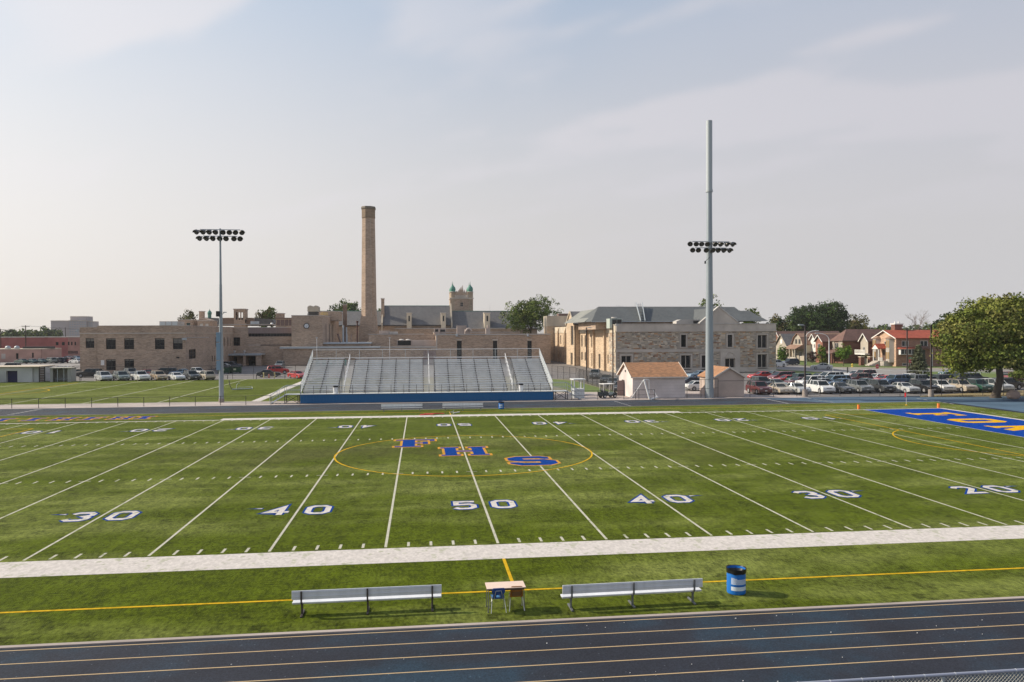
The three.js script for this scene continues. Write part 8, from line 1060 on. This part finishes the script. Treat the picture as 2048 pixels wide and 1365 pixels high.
{ // pipe gate and thin street fence
  const o = thing('pipe_gate', 'low galvanised pipe gate at the car park exit to the street', 'gate'), P0 = gr(1666, 749), P1 = gr(1695, 752); let b = new B(); b.tube([P0[0], 0, P0[1]], [P0[0], 1.5, P0[1]], 0.06); b.build('post', mGalv, o); b = new B(); b.tube([P1[0], 0, P1[1]], [P1[0], 1.7, P1[1]], 0.12, 0.12); b.build('post', mBlackMetal, o); for (const y of [0.6, 1.2]) { b = new B(); b.tube([P0[0], y, P0[1]], [P1[0], y + 0.1, P1[1]], 0.035); b.build('rail', mGalv, o); }
  const f = thing('street_fence', 'thin galvanised chain-link fence between car park and street', 'fence'); const pts = [gr(1700, 753), gr(1780, 757), gr(1880, 760), gr(2048, 766), gr(2200, 771)]; for (let i = 0; i < 4; i++) { const [ax, az] = pts[i], [bx, bz] = pts[i + 1], n = Math.round(Math.hypot(bx - ax, bz - az) / 3); for (let k = 0; k < n; k++) { b = new B(); b.tube([lerp(ax, bx, k / n), 0, lerp(az, bz, k / n)], [lerp(ax, bx, k / n), 1.5, lerp(az, bz, k / n)], 0.035, 0.035, 6); b.build('post', mGalv, f); } b = new B(); b.tube([ax, 1.5, az], [bx, 1.5, bz], 0.028, 0.028, 6); b.build('top_rail', mGalv, f); }
}
{ // far left: pink warehouses, apartment block, poles
  const z = -285; let b; const mPink = mat(0.46, 0.155, 0.145, 0.85, { map: texMottle }), mPinkPale = mat(0.56, 0.34, 0.28, 0.85, { map: texMottle });
  let o = thing('pink_warehouse', 'long flat-roofed pink red warehouse beyond the distant parking lot', 'warehouse'); const xa = pz(-60, 700, z)[0], xb = pz(136, 700, z)[0], xc = pz(160, 700, z)[0], yt = pz(60, 675.5, z)[1]; const W = WF(z); facade(o, 'wall', mapF(z), xa, xb, 0, yt, [W(111.5, 684.5, 117, 691), W(123.5, 684.5, 129.5, 691)], mPink); facade(o, 'wall', mapF(z), xb, xc, 0, yt, [W(135.6, 684, 139, 691), W(142, 684, 145, 691), W(149, 684, 152, 691), ...[0, 1, 2, 3, 4].map(k => W(136.5 + k * 4, 702, 139.3 + k * 4, 708))], mat(0.50, 0.26, 0.22, 0.85, { map: texMottle })); b = new B(); b.box(xa, 0, z - 25, xc, yt - 0.05, z - 0.3); b.build('wall', mPink, o); b = new B(); b.box(xa, yt, z - 25, xc, yt + 0.25, z + 0.1); b.build('coping', mCap, o);
  o = thing('pink_shop', 'low pale pink building with flat roof and faded painted wall by the lot', 'shop'); const z2 = -233, x1 = pz(-60, 710, z2)[0], x2 = pz(83, 710, z2)[0], y2 = pz(40, 699.5, z2)[1]; facade(o, 'wall', mapF(z2), x1, x2, 0, y2, [WF(z2)(32, 707, 37, 718.5), WF(z2)(64, 706, 67.5, 716)], mPinkPale); b = new B(); b.box(x1, 0, z2 - 14, x2, y2 - 0.05, z2 - 0.3); b.build('wall', mPinkPale, o); b = new B(); b.box(x1, y2, z2 - 14, x2, y2 + 0.2, z2 + 0.08); b.build('coping', mLimeWarm, o); b = new B(); { const p = pz(26, 700, z2), q = pz(84, 694, z2); b.box(p[0], y2 + 0.2, z2 - 9, q[0], q[1], z2 - 6); } b.build('roof_screen', mFrameDark, o); { b = new B(); const p = pz(3, 718, z2), q = pz(11, 708, z2); b.box(p[0], p[1], z2 + 0.003, q[0], q[1], z2 + 0.02); b.build('painted_panel', mStoneWhite, o); }
  for (const [u, l] of [[16, 'round grey roof vent on the pale pink building'], [34, 'pale roof drum beside the dark screen on the pink building']]) { const p = pz(u, 697, z2 - 4), t = thing('roof_vent', l, 'vent', [p[0], y2, z2 - 4]); b = new B(); b.lathe([[0, 1.2], [0.5, 1.1], [0.8, 0.7], [0.8, 0.2], [0.5, 0], [0, 0]], [0, 0, 0], 12); b.build('cowl', mGalv, t); b = new B(); b.lathe([[0, 0.2], [0.4, 0.2], [0.4, 0.0], [0, 0]], [0, 0.0, 0], 10); b.build('collar', mFrameDark, t); }
  o = thing('apartment_tower', 'hazy grey apartment tower on the left horizon', 'building'); const z3 = -720, mT = mat(0.40, 0.36, 0.37, 0.9), wl = { frame: mat(0.32, 0.36, 0.42, 0.6), glass: mat(0.10, 0.14, 0.19, 0.4), f: 0.5 }; const blk = (u0, v0, u1, nx, ny, dz) => { const p = pz(u0, 672, z3 + dz), q = pz(u1, v0, z3 + dz), wins = []; for (let i = 0; i < nx; i++) for (let j = 0; j < ny; j++) wins.push([lerp(p[0], q[0], (i + 0.2) / nx), lerp(p[0], q[0], (i + 0.8) / nx), lerp(6, q[1], (j + 0.25) / ny), lerp(6, q[1], (j + 0.75) / ny), wl]); facade(o, 'wall', mapF(z3 + dz), p[0], q[0], 0, q[1], wins, mT, 0.4); b = new B(); b.box(p[0], 0, z3 + dz - 14, q[0], q[1] - 0.1, z3 + dz - 0.5); b.build('wall', mT, o); b = new B(); b.box(p[0], q[1], z3 + dz - 14, q[0], q[1] + 0.5, z3 + dz + 0.3); b.build('roof_edge', mLime, o); };
  blk(102, 642.5, 138, 0, 0, 0); blk(138, 642, 173, 7, 7, 2); blk(141, 634, 173, 0, 0, -3); blk(173, 644, 185, 3, 7, 0);
  const wirePts = []; for (const [u, vb, vt, l] of [[52, 722, 651, 'tall wooden utility pole with cross arm before the pink warehouse'], [133, 713, 655, 'leaning wooden utility pole at the right end of the pink warehouse'], [2, 716, 658, 'wooden utility pole at the far left beyond the pale pink building']]) { const [x, zz] = gr(u, vb), h = pz(u, vt, zz)[1], p = thing('utility_pole', l, 'utility pole', [x, 0, zz]); b = new B(); b.tube([0, 0, 0], [u === 133 ? -0.4 : 0, h, 0], 0.2, 0.13, 8); b.build('pole', mBarkDark, p); if (u !== 133) { b = new B(); b.bar([-1.3, h - 0.4, 0], [1.3, h - 0.4, 0], 0.16, 0.14); b.build('cross_arm', mBarkDark, p); for (const s of [-1.1, -0.5, 0.5, 1.1]) { b = new B(); b.tube([s, h - 0.33, 0], [s, h - 0.1, 0], 0.06, 0.05, 6); b.build('insulator', mGalv, p); } wirePts.push([x, h - 0.2, zz]); } }
  const w = thing('overhead_wire', 'thin overhead wires strung between the wooden utility poles', 'wire'), A = wirePts[0], C = wirePts[1], D = [A[0] + 60, A[1] - 3, A[2] - 30]; for (const s of [-1.1, 1.1]) for (const [p, q] of [[A, C], [A, D]]) { b = new B(); let last = [p[0] + s, p[1], p[2]]; for (let k = 1; k <= 8; k++) { const t = k / 8, n = [lerp(p[0], q[0], t) + s, lerp(p[1], q[1], t) - Math.sin(t * Math.PI) * 0.7, lerp(p[2], q[2], t)]; b.tube(last, n, 0.02, 0.02, 4, false); last = n; } b.build('strand', mBlackMetal, w); }
  const [bx, bz] = gr(110, 716.5), bt = thing('box_trailer', 'small blue box trailer beside the dark conifer in the distant lot', 'trailer', [bx, 0, bz]); b = new B(); b.add(new RoundedBoxGeometry(3.2, 1.7, 2, 2, 0.08), M4(0, 1.35, 0)); b.build('box', mat(0.02, 0.10, 0.30, 0.5), bt); for (const s of [-0.8, 0.8]) { b = new B(); b.tube([s, 0.35, 0.8], [s, 0.35, 1.02], 0.35, 0.35, 12); b.build('wheel', mRubber, bt); }
}
renderer.render(scene, camera);
